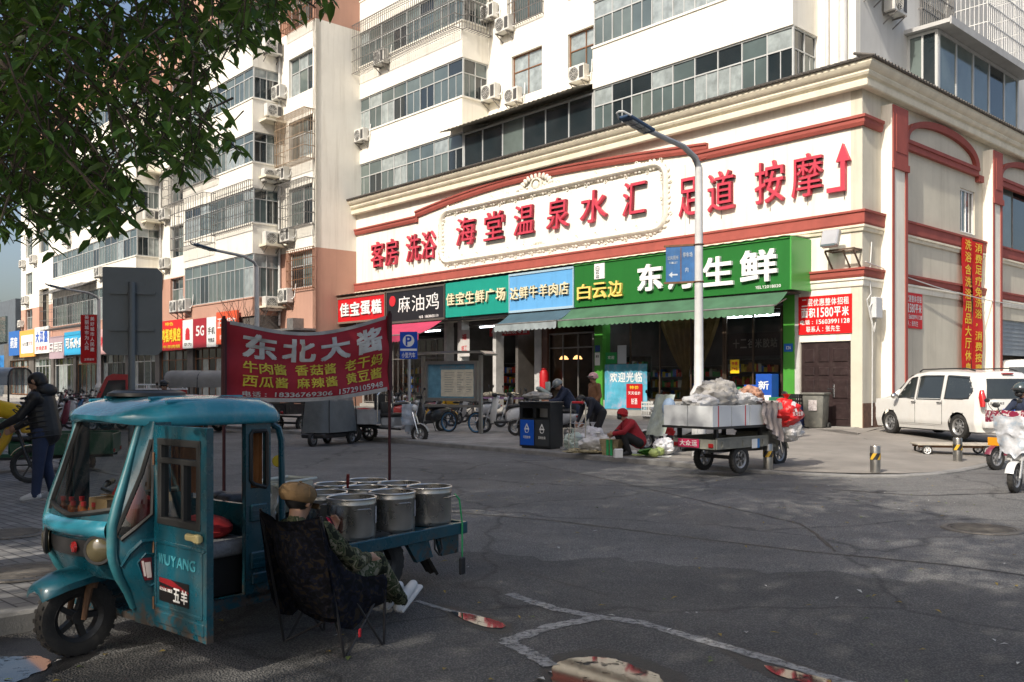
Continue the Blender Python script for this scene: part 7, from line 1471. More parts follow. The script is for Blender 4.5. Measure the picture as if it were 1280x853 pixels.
# shop lamps and interior light things
for i, px in enumerate((705, 722)):
    t = fthing('pendant_lamp', ('left', 'right')[i] + ' warm pendant lamp glowing inside the glass door shop', 'lamp', MAIN, FX(px, 2.2), 2.2, 2.55); mb = MB(); mb.lathe([(.03, .16), (.12, .12), (.2, 0), (.19, 0), (.1, .1)], seg=20, caps=False); mb.build('shade', M('warm_lamp_shade', (.7, .4, .15), emit=((1, .5, .18), 2.5), var=0), t); mb = MB(); mb.cyl((0, 0, .16), (0, 0, 1.5), .008, seg=6); mb.build('cord', BLACKPL, t)
t = fthing('gas_bottle', 'red gas bottle hanging at the brown pillar', 'bottle', MAIN, FX(680, -.25), -.25, 1.25); mb = MB(); mb.lathe([(.05, 0), (.17, .06), (.18, .2), (.18, .65), (.13, .8), (.05, .85)], seg=18); mb.build('body', paint('#b3131b'), t); mb = MB(); mb.torus((0, 0, .88), .09, .015, (0, 0, 1), 16, 6); mb.build('collar', paint('#b3131b'), t)
t = fthing('display_table', 'long counter of pale produce in front of the butcher shop', 'table', MAIN, FX(622, -1.6), -1.6, .28); mb = MB(); mb.box(-1.2, 1.2, -.4, .4, .68, .74); mb.build('top', paint('#8a6a90'), t, smooth=0)
for x in (-1.1, 1.1):
    for y in (-.35, .35): mb = MB(); mb.box(x - .03, x + .03, y - .03, y + .03, 0, .68); mb.build('leg', STEEL, t, smooth=0)
o = MB(); [o.ell((RND.uniform(-1.1, 1.1), RND.uniform(-.3, .3), .80 + RND.uniform(0, .08)), (.12, .09, .07)) for _ in range(40)]; o = o.build('produce', M('pale_produce', (.50, .46, .33), rough=.8, var=.3)); o.location = t.location; o.rotation_euler = t.rotation_euler; tag(o, 'heap of pale produce on the counter before the butcher shop', 'produce', None, 'stuff')
# ---------------------------------------------------------------- scooters and bicycles: x forward, origin on the ground between the wheels
def paintm(n, c, **k): return M(n, c, rough=k.pop('rough', .35), var=.15, coat=.4, dirt=(.25, .24, .22), dirt_amt=.25, scale=4, **k)
SILV = paintm('silver_grey_paint', (.34, .35, .36)); WHT = paintm('white_scooter_paint', (.58, .58, .57)); YELP = paintm('yellow_bike_paint', (.62, .36, .015)); REDV = paintm('red_vehicle_paint', (.42, .02, .02)); BLUV = paintm('blue_scooter_paint', (.03, .16, .34)); MAR = paintm('maroon_paint', (.16, .02, .04)); BLKV = paintm('black_scooter_paint', (.02, .02, .022)); GRNV = paintm('dark_green_paint', (.015, .09, .045)); SEATM = M('black_vinyl_seat', (.02, .02, .02), rough=.5, var=.2, bump=.2)
def mirror_stalk(par, y, z):
    mb = MB(); mb.tube([(.40, y * .6, z), (.42, y, z + .12), (.41, y * 1.15, z + .2)], .008, 5); mb.ell((.40, y * 1.25, z + .23), (.012, .06, .04)); mb.build('mirror', BLACKPL, par)
def scooter(label, p, rz, col, shield=None, seat=SEATM, cat='scooter', group=None, sc=1.0, box=False, full=True):
    t = thing('scooter', label, cat, p, rz, group); t.scale = (sc,) * 3; sh = shield or col
    wheel(t, (.60, 0, .21), .21, .085); wheel(t, (-.52, 0, .21), .21, .10)
    mb = MB(); mb.loft([[Vector((x, w * math.copysign(abs(math.cos(a)) ** .6, math.cos(a)), zc + hz * math.copysign(abs(math.sin(a)) ** .6, math.sin(a)))) for a in [2 * math.pi * i / 16 for i in range(16)]] for x, w, zc, hz in ((-.86, .05, .64, .04), (-.80, .11, .60, .08), (-.6, .15, .57, .13), (-.35, .17, .52, .18), (-.15, .16, .46, .2), (-.02, .13, .40, .14))]); mb.build('rear_cowl', col, t, smooth=60)
    mb = MB(); mb.cbox((.12, 0, .29), (.46, .30, .08), None, .025, 2); mb.build('footboard', BLACKPL, t)
    mb = MB(); mb.loft([[Vector((x - b * .03, y, z)) for x, y in ((.30, -w), (.36, -w * .9), (.43, -w * .3), (.43, w * .3), (.36, w * .9), (.30, w), (.33, w * .4), (.33, -w * .4))] for z, w, b in ((.26, .13, 0), (.42, .19, 0), (.62, .20, 1), (.82, .17, 2.4), (.94, .11, 3.6), (1.0, .06, 4.4))]); mb.build('leg_shield', sh, t, smooth=50)
    mb = MB(); mb.loft([[Vector((.60 + r_ * math.cos(a), y, .21 + r_ * math.sin(a))) for r_, y in ((.235, -.06), (.25, -.03), (.25, .03), (.235, .06), (.225, 0))] for a in [R(20 + 12 * i) for i in range(11)]]); mb.build('front_fender', sh, t, smooth=60)
    mb = MB(); 
    for y in (-.07, .07): mb.tube([(.60, y, .21), (.50, y, .5), (.46, y * .5, .62)], .017, 6)
    mb.tube([(.44, 0, .55), (.30, 0, 1.0)], .022, 8); mb.build('fork', GALV, t)
    mb = MB(); mb.tube([(.14, .33, 1.02), (.24, .2, 1.04), (.29, 0, 1.0), (.24, -.2, 1.04), (.14, -.33, 1.02)], .013, 6); [mb.cyl((.20, y, 1.03), (.10, y * 1.28, 1.015), .02) for y in (-.28, .28)]; mb.cbox((.31, 0, 1.02), (.12, .22, .1), None, .03, 2); mb.build('handlebar', BLACKPL, t)
    mb = MB(); mb.loft([[Vector((x, w * math.cos(a), z + h * math.sin(a))) for a in [2 * math.pi * i / 14 for i in range(14)]] for x, w, z, h in ((-.80, .07, .74, .035), (-.6, .14, .75, .06), (-.3, .15, .73, .06), (-.1, .12, .70, .06), (-.04, .05, .69, .03))]); mb.build('seat', seat, t, smooth=60)
    if full:
        mb = MB(); mb.ell((.42, 0, .88), (.06, .085, .06)); mb.build('headlight', M('headlamp_glass', (.6, .6, .58), rough=.1, var=.1, coat=.5), t); mb = MB(); mb.cbox((-.87, 0, .62), (.04, .14, .05), None, .012); mb.build('tail_light', LAMPR, t)
        for y in (-.26, .26): mirror_stalk(t, y, 1.03)
        mb = MB(); mb.tube([(-.1, .1, .3), (-.16, .17, .02)], .012, 6); mb.build('stand', BLACKPL, t)
    if box: mb = MB(); mb.cbox((-.72, 0, .98), (.34, .36, .3), None, .03, 2); mb.build('top_box', BLACKPL, t)
    return t
def gp(px, py, z=None):
    if z is not None: p = ground_at(px, py, z); return Vector((p.x, p.y, z))
    q = .12
    for _ in range(3): p = ground_at(px, py, q); q = pave_z(p)
    return Vector((p.x, p.y, q))
def head(dx, dy): return math.atan2(dy, dx)
scooter('white and black scooter between the notice board and the litter bin', gp(632, 541), R(192), WHT, WHT, sc=1.05)
scooter('black scooter half hidden behind the litter bin', gp(672, 545), R(170), BLKV, sc=1.0, box=True); scooter('dark scooter whose handlebars the person in navy reaches over', gp(683, 551), R(150), SILV, BLKV)
rs = scooter('pale silver scooter with an apron cover at the right edge of the road', gp(1287, 612, 0), R(222), SILV, WHT, sc=1.0)
mb = MB(); mb.grid(lambda a, b: Vector((.36 + .14 * b + .10 * math.sin(a * 3.14) + .05 * noise.noise(Vector((a * 4, b * 5, 0))), (.40 - .16 * b) * (a * 2 - 1), 1.08 - .55 * b + .1 * abs(a - .5) + .06 * noise.noise(Vector((a * 5, b * 4, 7))))), 24, 20); mb.build('apron', M('white_vinyl_apron', (.44, .45, .47), rough=.35, var=.5, scale=4, bump=.6, bscale=9, dirt=(.12, .24, .36), dirt_amt=.7), rs, smooth=60); mb = MB(); mb.cbox((.47, 0, .50), (.06, .30, .09), None, .02, 2); mb.build('lamp_bar', M('headlamp_glass'), rs)
r2_ = scooter('maroon scooter with an orange plate under the helmeted rider', gp(1272, 586, 0), R(205), MAR, MAR, sc=1.0)
mb = MB(); mb.grid(lambda a, b: Vector((.33 + .12 * math.sin(a * 3.14), .42 * (a * 2 - 1), 1.08 - .22 * b + .03 * noise.noise(Vector((a * 6, b * 5, 2))))), 16, 6); mb.build('hand_muff', camo('maroon_white_cloth', [(.2, .02, .05), (.22, .03, .06), (.5, .45, .45), (.25, .03, .06)], 9), r2_, smooth=60); mb = MB(); mb.cbox((.66, 0, .52), (.02, .22, .15), None, .005); mb.build('number_plate', paint('#d08a12'), r2_)
rp = r2_.location; rider = figure('rider in a navy top and open dark helmet on the maroon scooter', rp, R(205), P_(s=.98, pel=(-.25, 0, .82), che=(-.18, 0, 1.12), nck=(-.14, 0, 1.30), hed=(-.10, 0, 1.43), shL=(-.16, .17, 1.22), shR=(-.16, -.17, 1.22), elL=(-.0, .26, 1.02), elR=(0, -.26, 1.02), wrL=(.16, .26, 1.03), wrR=(.16, -.26, 1.03), hipL=(-.22, .10, .80), hipR=(-.22, -.10, .80), knL=(.15, .16, .74), knR=(.15, -.16, .74), anL=(.12, .14, .38), anR=(.12, -.14, .38), toL=(.26, .14, .355), toR=(.26, -.14, .355)), dict(top=NAVY, leg=BLKC), .014, 6); helmet(rider, (-.10, 0, 1.47), .135, M('dark_open_helmet', (.05, .07, .075), rough=.2, var=.3, coat=.6)); mb = MB(); mb.ell((-.03, 0, 1.385), (.06, .075, .06)); mb.build('face_mask', BLACKPL, rider)
# yellow hire bikes
def hire_bike(label, p, rz, sc=1.0):
    t = thing('hire_bike', label, 'bicycle', p, rz, 'yellow hire bikes'); t.scale = (sc,) * 3
    wheel(t, (.56, 0, .25), .25, .055, spokes=6, rim=BLACKPL, hub=.12, ti=.8, sw=.09); wheel(t, (-.52, 0, .25), .25, .055, spokes=6, rim=BLACKPL, hub=.3, ti=.8, sw=.09)
    mb = MB(); mb.tube([(.36, 0, .92), (.26, 0, .62), (.12, 0, .40), (-.15, 0, .36), (-.30, 0, .48)], [.05, .065, .075, .075, .06], 10); mb.tube([(-.30, 0, .42), (-.24, 0, .72)], .03, 8); mb.tube([(-.28, .05, .45), (-.52, .05, .26)], .025, 6); mb.tube([(-.28, -.05, .45), (-.52, -.05, .26)], .025, 6); mb.build('frame', YELP, t)
    mb = MB(); [mb.tube([(.56, y, .25), (.44, y, .62), (.39, y * .4, .76)], .017, 6) for y in (-.055, .055)]; mb.tube([(.39, 0, .7), (.33, 0, 1.02)], .02, 8); mb.tube([(.18, .28, 1.06), (.3, .15, 1.06), (.33, 0, 1.02), (.3, -.15, 1.06), (.18, -.28, 1.06)], .013, 6); mb.build('handlebar', BLACKPL, t)
    mb = MB(); c = (.62, 0, .80); mb.cbox(c, (.32, .30, .20), None, .03, 2, 1.12); [mb.cbox((.62, s_ * .165, .78 + .04 * k), (.2, .006, .018)) for s_ in (-1, 1) for k in (-1, 0, 1)]; mb.build('basket', YELP, t)
    for a0, a1, x in ((30, 150, .56), (20, 160, -.52)): mb = MB(); mb.loft([[Vector((x + r_ * math.cos(a), y, .25 + r_ * math.sin(a))) for r_, y in ((.275, -.035), (.285, 0), (.275, .035), (.27, 0))] for a in [R(a0 + (a1 - a0) * i / 10) for i in range(11)]]); mb.build('mudguard', YELP, t, smooth=60)
    mb = MB(); mb.loft([[Vector((x, w * math.cos(a), z + .03 * math.sin(a))) for a in [2 * math.pi * i / 12 for i in range(12)]] for x, w, z in ((-.42, .06, .80), (-.34, .1, .81), (-.2, .06, .79), (-.1, .02, .78))]); mb.build('saddle', SEATM, t); return t
wd_ = Vector((math.cos(R(184)), math.sin(R(184)), 0)); hb = ground_at(27, 607, .127)
hb0 = hire_bike('yellow hire bike with a basket pushed by the man in black', (hb.x - .60, hb.y + .12, .127), R(20), 1.05); mb = MB(); mb.ell((-.2, 0, .0), (.01, .01, .01)); mb.bm.free()
jk2 = thing('yellow_jacket', 'yellow raincoat bundled over the handlebar of the nearer hire bike', 'jacket', (hb.x - .60, hb.y + .05, 1.12), R(20)); mb = MB(); mb.cbox((.3, 0, .08), (.4, .46, .22), Matrix.Rotation(.3, 3, 'Y'), .08, 3); [setattr(v, 'co', v.co + .04 * Vector((noise.noise(v.co * 7), noise.noise(v.co * 8 + Vector((3, 0, 0))), 0))) for v in mb.bm.verts]; mb.build('cloth', cloth('yellow_cloth', (.62, .38, .01)), jk2); mb = MB(); mb.ell((.16, -.2, -.05), (.07, .06, .16)); mb.build('sleeve', cloth('yellow_cloth', 0), jk2)
hire_bike('yellow hire bike behind the notice board', gp(545, 533), R(-25)); hire_bike('second yellow hire bike in the row of scooters near the red truck', gp(131, 500), R(200))
t = thing('bicycle', 'blue rimmed bicycle leaning under the notice board', 'bicycle', gp(578, 541), R(-35)); [wheel(t, (x, 0, .3), .3, .04, spokes=14, rim=BLUV, hub=.08, ti=.9, sw=.02) for x in (.5, -.5)]; mb = MB(); mb.tube([(-.5, 0, .3), (-.1, 0, .3), (.38, 0, .75), (-.2, 0, .72), (-.1, 0, .3)], .018, 6); mb.tube([(-.2, 0, .72), (-.5, 0, .3)], .014, 6); mb.tube([(.5, 0, .3), (.36, 0, .88), (.2, .25, .92)], .014, 6); mb.tube([(.36, 0, .88), (.2, -.25, .92)], .012, 6); mb.build('frame', BLKV, t); mb = MB(); mb.ell((-.22, 0, .86), (.13, .07, .035)); mb.build('saddle', SEATM, t)
# the crowd of scooters along the left kerb
SCC = [(WHT, 'white'), (BLUV, 'blue'), (REDV, 'red'), (SILV, 'silver'), (MAR, 'maroon'), (BLKV, 'black')]
protos = {}
PL = [(96, 521, 0, 'in the front row, behind the puffer jacketed man'), (112, 513, 3, 'in the front row beside a white one'), (88, 505, 4, 'with a bare handlebar in the second row'), (104, 502, 1, 'pale screened one in the second row'), (120, 506, 0, 'near the foot of the distant lamp post'), (78, 498, 5, 'at the back by the canopy tricycle'), (92, 495, 2, 'at the back under the cyan sign'), (108, 494, 5, 'at the back beside the lamp post'), (140, 506, 3, 'in front of the red truck'), (117, 497, 1, 'in the back row by the lamp post'), (82, 515, 5, 'low in the front row by the canopy tricycle'), (70, 502, 3, 'right behind the canopy tricycle'), (100, 533, 0, 'near the teal roof, left one'), (112, 536, 1, 'near the teal roof, second one'), (124, 533, 2, 'near the teal roof, third one'), (134, 537, 4, 'near the teal roof, fourth one'), (146, 533, 0, 'near the teal roof, below the grey sign'), (94, 540, 4, 'nearest the puffer jacket'), (156, 529, 5, 'under the grey sign post'), (118, 525, 3, 'in the middle row below the red lamp banner'), (106, 527, 2, 'in the middle row left of the lamp post')]
for px, py, ci, where in PL:
    c, n = SCC[ci]; rz = R(RND.choice([200, 215, 230, 245])); lab = '%s parked scooter %s' % (n, where); pp = gp(px, py, .02)
    if ci not in protos: protos[ci] = scooter(lab, pp, rz, c, group='scooters parked along the left kerb')
    else: dup(protos[ci], pp, rz, lab)
for px, py, ci, rz_, lab in ((508, 530, 5, 200, 'black parked scooter left of the notice board behind the grey cargo tricycle'), (521, 527, 4, 175, 'maroon parked scooter behind the parking sign post'), (560, 529, 5, 190, 'black parked scooter behind the notice board panel'), (594, 531, 3, 185, 'silver parked scooter right behind the notice board post'), (648, 534, 5, 200, 'black parked scooter between the white one and the litter bin'), (488, 533, 2, 190, 'red parked scooter behind the banner pole'), (535, 540, 5, 225, 'black parked scooter at the kerb beside the grey cargo tricycle')): dup(protos[ci], gp(px, py), R(rz_), lab)
# ---------------------------------------------------------------- open cargo tricycles: x forward, origin under the bed axle
def cargo_trike(label, p, rz, col, bl=1.5, bw=.95, sides=.28, sc=1.0, deck=.52, txt=None, tcol=REDP, cat='tricycle'):
    t = thing('cargo_trike', label, cat, p, rz); t.scale = (sc,) * 3
    for y in (-1, 1): wheel(t, (0, y * (bw / 2 - .06), .24), .24, .10, spokes=6)
    wheel(t, (1.75, 0, .24), .24, .09, spokes=5)
    mb = MB(); mb.box(-bl / 2, bl / 2, -bw / 2, bw / 2, deck - .05, deck); mb.bar((-bl / 2, .25, deck - .1), (1.3, .2, .36), .05); mb.bar((-bl / 2, -.25, deck - .1), (1.3, -.2, .36), .05); mb.bar((0, -bw / 2, .26), (0, bw / 2, .26), .06); mb.build('chassis', BLACKPL, t, smooth=0)
    mb = MB(); w_ = .03
    for a in ((-bl / 2, bl / 2, -bw / 2 - w_, -bw / 2), (-bl / 2, bl / 2, bw / 2, bw / 2 + w_), (-bl / 2 - w_, -bl / 2, -bw / 2, bw / 2), (bl / 2, bl / 2 + w_, -bw / 2, bw / 2)): mb.box(*a, deck - .06, deck + sides); 
    for x in (-.4, 0, .4):
        for y in (-1, 1): mb.cbox((x * bl, y * (bw / 2 + w_ + .008), deck + sides / 2 - .03), (.05, .016, sides))
    mb.box(-bl / 2, bl / 2, -bw / 2 - w_ - .01, -bw / 2 + .005, deck + sides, deck + sides + .03); mb.box(-bl / 2, bl / 2, bw / 2 - .005, bw / 2 + w_ + .01, deck + sides, deck + sides + .03); sd = mb.build('side_panel', col, t, smooth=0)
    if txt:
        mb = MB(); put_text(mb, txt, -.42, .15, deck - .0, deck + sides * .75, -bw / 2 - w_ - .02, .02); q = mb.build('lettering', tcol, sd, smooth=0, recalc=False)
    mb = MB(); mb.cbox((1.0, 0, .40), (.75, .42, .10), None, .03); mb.loft([[Vector((x, y, z)) for x, y in ((1.42, -w), (1.50, -w * .5), (1.50, w * .5), (1.42, w), (1.38, 0))] for z, w in ((.3, .2), (.6, .24), (.85, .16))]); mb.cbox((.92, 0, .55), (.4, .5, .26), None, .04); mb.build('front_body', col, t, smooth=40)
    mb = MB(); mb.cbox((.92, 0, .73), (.42, .55, .10), None, .04, 2); mb.cbox((.74, 0, .92), (.08, .5, .3), Matrix.Rotation(-.15, 3, 'Y'), .03, 2); mb.build('seat', SEATM, t)
    mb = MB(); [mb.tube([(1.75, y, .24), (1.62, y, .66), (1.56, y * .5, .8)], .02, 6) for y in (-.08, .08)]; mb.tube([(1.56, 0, .75), (1.46, 0, 1.06)], .022, 8); mb.tube([(1.26, .34, 1.08), (1.4, .2, 1.1), (1.46, 0, 1.06), (1.4, -.2, 1.1), (1.26, -.34, 1.08)], .014, 6); mb.build('fork', CHROME, t); mb = MB(); mb.ell((1.60, 0, .92), (.08, .09, .09)); mb.build('headlight', M('headlamp_glass'), t)
    mb = MB(); mb.loft([[Vector((1.75 + r_ * math.cos(a), y, .24 + r_ * math.sin(a))) for r_, y in ((.27, -.06), (.285, 0), (.27, .06), (.26, 0))] for a in [R(15 + 13 * i) for i in range(11)]]); mb.build('front_fender', col, t, smooth=60)
    for y in (-.36, .36): mb = MB(); mb.tube([(1.36, y * .8, 1.1), (1.4, y, 1.3)], .008, 5); mb.ell((1.39, y, 1.34), (.012, .07, .05)); mb.build('mirror', BLACKPL, t)
    for y in (-1, 1): mb = MB(); mb.cbox((-bl / 2 - .04, y * bw * .42, deck - .0), (.03, .1, .07), None, .01); mb.build('tail_light', LAMPR, t)
    return t
g1 = cargo_trike('grey cargo tricycle with an open bed parked at the far kerb', gp(452, 552, .01), head(.93, -.37), SILV, 1.35, .95, .30, 1.0, .55, '大江')
mb = MB(); mb.tube([(.72, -.4, .55), (.72, -.4, 1.25), (.78, -.2, 1.42), (.78, .2, 1.42), (.72, .4, 1.25), (.72, .4, .55)], .02, 8); mb.build('roll_bar', CHROME, g1); mb = MB(); mb.cbox((.56, 0, 1.08), (.08, .5, .44), None, .02); mb.build('crate_back', BLACKPL, g1); o = MB(); o.ell((0, .1, .78), (.3, .25, .12)); o.ell((-.3, -.1, .76), (.25, .2, .1)); o = o.build('red_bundle', REDCL); o.matrix_basis = g1.matrix_basis.copy(); o.location = g1.location; o.rotation_euler = g1.rotation_euler; tag(o, 'red cloth bundle lying in the bed of the grey cargo tricycle', 'bundle')
mb = MB(); mb.grid(lambda a, b: Vector((1.40 + .16 * math.sin(a * 3.14) + .04 * noise.noise(Vector((a * 5, b * 5, 3))), .34 * (a * 2 - 1), 1.02 - .55 * b)), 14, 12); mb.build('apron', M('white_vinyl_apron'), g1, smooth=60)
# loaded cargo tricycle with styrofoam boxes
lt = cargo_trike('muddy grey cargo tricycle piled with white foam boxes at the right of the stall', Vector((3.62, 15.66, .05)), head(.76, .65), M('muddy_grey_paint', (.22, .22, .19), rough=.6, var=.3, dirt=(.12, .10, .07), dirt_amt=.5), 1.45, .86, .10, 1.0, .50)
mb = MB(); mb.box(-.30, .14, -.793, -.790, .46, .60); bp_ = mb.build('back_plate', paint('#c22a5a'), lt, Matrix.Rotation(R(-90), 4, 'Z'), smooth=0); mb = MB(); put_text(mb, '大众运', -.27, .11, .48, .58, -.796, .02); mb.build('lettering', WHITEP, bp_, Matrix.Rotation(R(-90), 4, 'Z'), smooth=0, recalc=False)
LF = Fr(lt.location.x, lt.location.y, lt.location.z, math.degrees(lt.rotation_euler.z))
FOAM = M('white_foam', (.62, .64, .65), rough=.7, var=.08, bump=.2, bscale=60); TAPE = M('red_tape', (.5, .05, .05), rough=.4)
mb = MB(); mb.box(-.92, .95, -.54, .54, .78, .82); [mb.box(x - .03, x + .03, y - .03, y + .03, .6, .78) for x in (-.65, .6) for y in (-.38, .38)]; o = mb.build('load_board', BLACKPL, lt, smooth=0)
for i, (x, y, w, lab) in enumerate(((-.66, -.26, .50, 'left corner white foam box with red tape facing the road'), (-.14, -.26, .50, 'middle white foam box on the road side of the load'), (.40, -.26, .54, 'white foam box beside the grey cloth on the load'), (-.66, .26, .50, 'white foam box at the back left of the load'), (-.14, .26, .50, 'white foam box at the back middle of the load'), (.40, .26, .54, 'white foam box at the back right of the load'))):
    t = thing('foam_box', lab, 'box', LF.P(x, y, .821), LF.a, 'white foam boxes on the loaded tricycle'); mb = MB(); mb.box(-w / 2, w / 2, -.25, -.21, 0, .34); mb.box(-w / 2, w / 2, .21, .25, 0, .34); mb.box(-w / 2, -w / 2 + .04, -.21, .21, 0, .34); mb.box(w / 2 - .04, w / 2, -.21, .21, 0, .34); mb.box(-w / 2 + .04, w / 2 - .04, -.21, .21, 0, .25); mb.build('box', FOAM, t, smooth=0); mb = MB(); xx = -w * .2 if i == 0 else w * .25; mb.box(xx - .012, xx + .012, -.253, -.251, 0, .341); mb.build('tape', TAPE, t, smooth=0)
def lump(label, name, cat, fr, x, y, z, r, mat, n=5, seed=1, tie=None, group=None, amp=.42):
    t = thing(name, label, cat, fr.P(x, y, z) if fr else Vector((x, y, z)), fr.a if fr else 0, group); rr = random.Random(seed); mb = MB(); mb.ell((0, 0, r[2]), r, None, 40, 26)
    for v in mb.bm.verts:
        q = v.co * (3.2 / max(r)) ; k = 1 + amp * noise.noise(q * .7 + Vector((seed * 3.1, 0, 0))) - amp * 1.1 * abs(noise.noise(q * 1.5 + Vector((0, seed * 1.7, 0)))) - amp * .55 * abs(noise.noise(q * 3.3)) + amp * .5 ; v.co = Vector((v.co.x * k, v.co.y * k, max(.002, v.co.z * (.85 + .3 * k - .15))))
    mb.build('bag' if 'bag' in name else 'heap', mat, t, smooth=60)
    if tie: mb = MB(); mb.lathe([(r[0] * .12, 0), (.02, r[2] * .15), (r[0] * .22, r[2] * .45), (r[0] * .3, r[2] * .5)], (0, 0, r[2] * 2.0), seg=12, caps=False); mb.build('knot', mat, t)
    return t
RAGS = M('grey_white_rags', (.40, .38, .35), rough=.85, var=.3, scale=6, bump=.8, bscale=12); CLEARB = M('translucent_bag', (.62, .61, .60), rough=.35, var=.3, scale=7, bump=.8, bscale=16); REDB = M('red_bag_plastic', (.58, .02, .02), rough=.35, var=.15, bump=.6, bscale=12)
for i, (x, y, r, m, lab) in enumerate(((-.62, -.05, (.28, .26, .14), CLEARB, 'white plastic heap at the left of the foam boxes'), (-.15, 0, (.36, .32, .22), RAGS, 'largest grey heap of rags topping the foam boxes'), (.15, .15, (.38, .28, .26), RAGS, 'grey heap of rags at the back of the load'), (.40, -.15, (.3, .26, .15), CLEARB, 'clear plastic heap in the boxes by the hanging cloth'), (.74, -.05, (.24, .24, .2), M('pink_brown_packets', (.42, .22, .14), rough=.5, var=.6, scale=14, bump=.5), 'heap of orange and white packets at the front of the load'))):
    lump(lab, 'load_heap', 'heap', LF, x, y, 1.06, r, m, seed=i + 2, group='heaps in the foam boxes')
o = MB(); o.grid(lambda a, b: Vector((.40 + .55 * a + .03 * math.sin(b * 9), -.55 - .04 * math.sin(a * 20) - .03 * b, 1.2 - (.35 + .35 * a) * b)), 24, 14); o.grid(lambda a, b: Vector((.40 + .55 * a, -.55 + .4 * b, 1.2 + .03 * math.sin(a * 14 + b * 6))), 24, 8); o = o.build('hanging_cloth', M('grey_mauve_cloth', (.30, .26, .25), rough=.9, var=.2, bump=.5), smooth=60); put(o, LF); tag(o, 'grey mauve cloth hanging over the side of the foam boxes', 'cloth')
t = lump('bright red printed bag hanging at the front of the loaded tricycle', 'shopping_bag', 'bag', LF, 1.20, -.52, .74, (.30, .22, .24), REDB, seed=4, tie=1); lettering('东河生鲜', -.2, .14, .22, .30, -.25, WHITEP, t, .02); mb = MB(); mb.lathe([(0, .01), (.1, 0)], (-.05, -.2, .38), (0, -1, .3), 16); mb.build('emblem', WHITEP, t)
lump('white plastic bag hanging below the red printed bag', 'shopping_bag', 'bag', LF, 1.34, -.46, .48, (.26, .24, .2), CLEARB, seed=7, tie=1)
mb = MB(); mb.box(.02, .20, 0, .002, 0, .16); q = mb.build('sticker', paint('#2c72b4'), lt, Matrix.Translation((.25, -.475, .42)), smooth=0); mb = MB(); mb.box(-.16, .0, 0, .002, 0, .16); mb.build('sticker', WHITEP, lt, Matrix.Translation((.38, -.477, .42)), smooth=0)
# padded scooter apron hung at the back left of the load
t = thing('padded_apron', 'pale green and blue padded apron draped on a scooter left of the load', 'apron', gp(832, 566), R(200)); mb = MB(); mb.grid(lambda a, b: Vector((.25 * b + .06 * math.sin(a * 3.1), .40 * (a * 2 - 1) * (1 - .3 * b * (b < .5)), 1.22 - .85 * b + .04 * noise.noise(Vector((a * 5, b * 6, 1))))), 16, 18); mb.build('cloth', M('pale_green_quilt', (.46, .52, .44), rough=.8, var=.5, scale=2.2, bump=.5, bscale=14, dirt=(.22, .30, .42), dirt_amt=.7), t, smooth=60); mb = MB(); mb.ell((.12, .35, .95), (.14, .16, .2)); mb.build('muff', M('pale_blue_quilt', (.22, .30, .42), rough=.8, var=.2, bump=.5), t)
scooter('white scooter under the padded apron left of the load', gp(838, 563), R(200), WHT)
# covered tricycle with a grey raincoat cover
ct = thing('covered_tricycle', 'small tricycle wrapped in a grey cover with clear windows, out on the road', 'tricycle', gp(411, 556, 0), head(-.35, -.94)); GC = M('grey_nylon_cover', (.13, .145, .15), rough=.6, var=.25, bump=.7, bscale=8)
for y in (-.36, .36): wheel(ct, (-.5, y, .17), .17, .09, spokes=4)
wheel(ct, (.75, 0, .17), .17, .09, spokes=4); mb = MB(); mb.cbox((.0, 0, .26), (1.5, .7, .12), None, .03); mb.cbox((-.72, 0, .36), (.12, .66, .14), None, .02); mb.build('bumper', BLACKPL, ct)
def cover(a, b):
    t_ = 2 * math.pi * a; x = .80 * math.copysign(abs(math.cos(t_)) ** .5, math.cos(t_)) - .05; y = .46 * math.copysign(abs(math.sin(t_)) ** .5, math.sin(t_)); k = 1 - .12 * b; f = .02 * noise.noise(Vector((x * 4, y * 4, b * 3))) + .02 * math.sin(t_ * 9) * (1 - b); return Vector((x * (k + f), y * (k + f), .34 + .78 * b))
mb = MB(); mb.grid(cover, 60, 10); mb.build('cover', GC, ct, smooth=60); mb = MB(); mb.grid(lambda a, b: cover(a, 1 + .5 * b), 60, 6); mb.build('clear_cover', M('cloudy_plastic', (.30, .32, .32), rough=.2, var=.4, alpha=.7, bump=.6, bscale=7), ct, smooth=60)
mb = MB(); mb.loft([[cover(i / 40, 1.5 + .08 * j) * (1 if j == 0 else 1) - Vector((0, 0, 0)) if j < 2 else Vector((cover(i / 40, 1.5).x * .5, cover(i / 40, 1.5).y * .5, 1.60)) for i in range(40)] for j in (0, 1, 2)]); mb.build('roof', GC, ct, smooth=60)
o = MB(); o.cbox((-.60, 0, 1.25), (.2, .56, .16), None, .06, 2); o.build('pink_cushion', cloth('pink_cushion', (.45, .25, .26)), ct)
mb = MB(); [mb.cyl((x, y, .3), (x * .9, y * .9, 1.55), .012, seg=6) for x in (-.74, .62) for y in (-.4, .4)]; mb.build('frame', BLACKPL, ct)
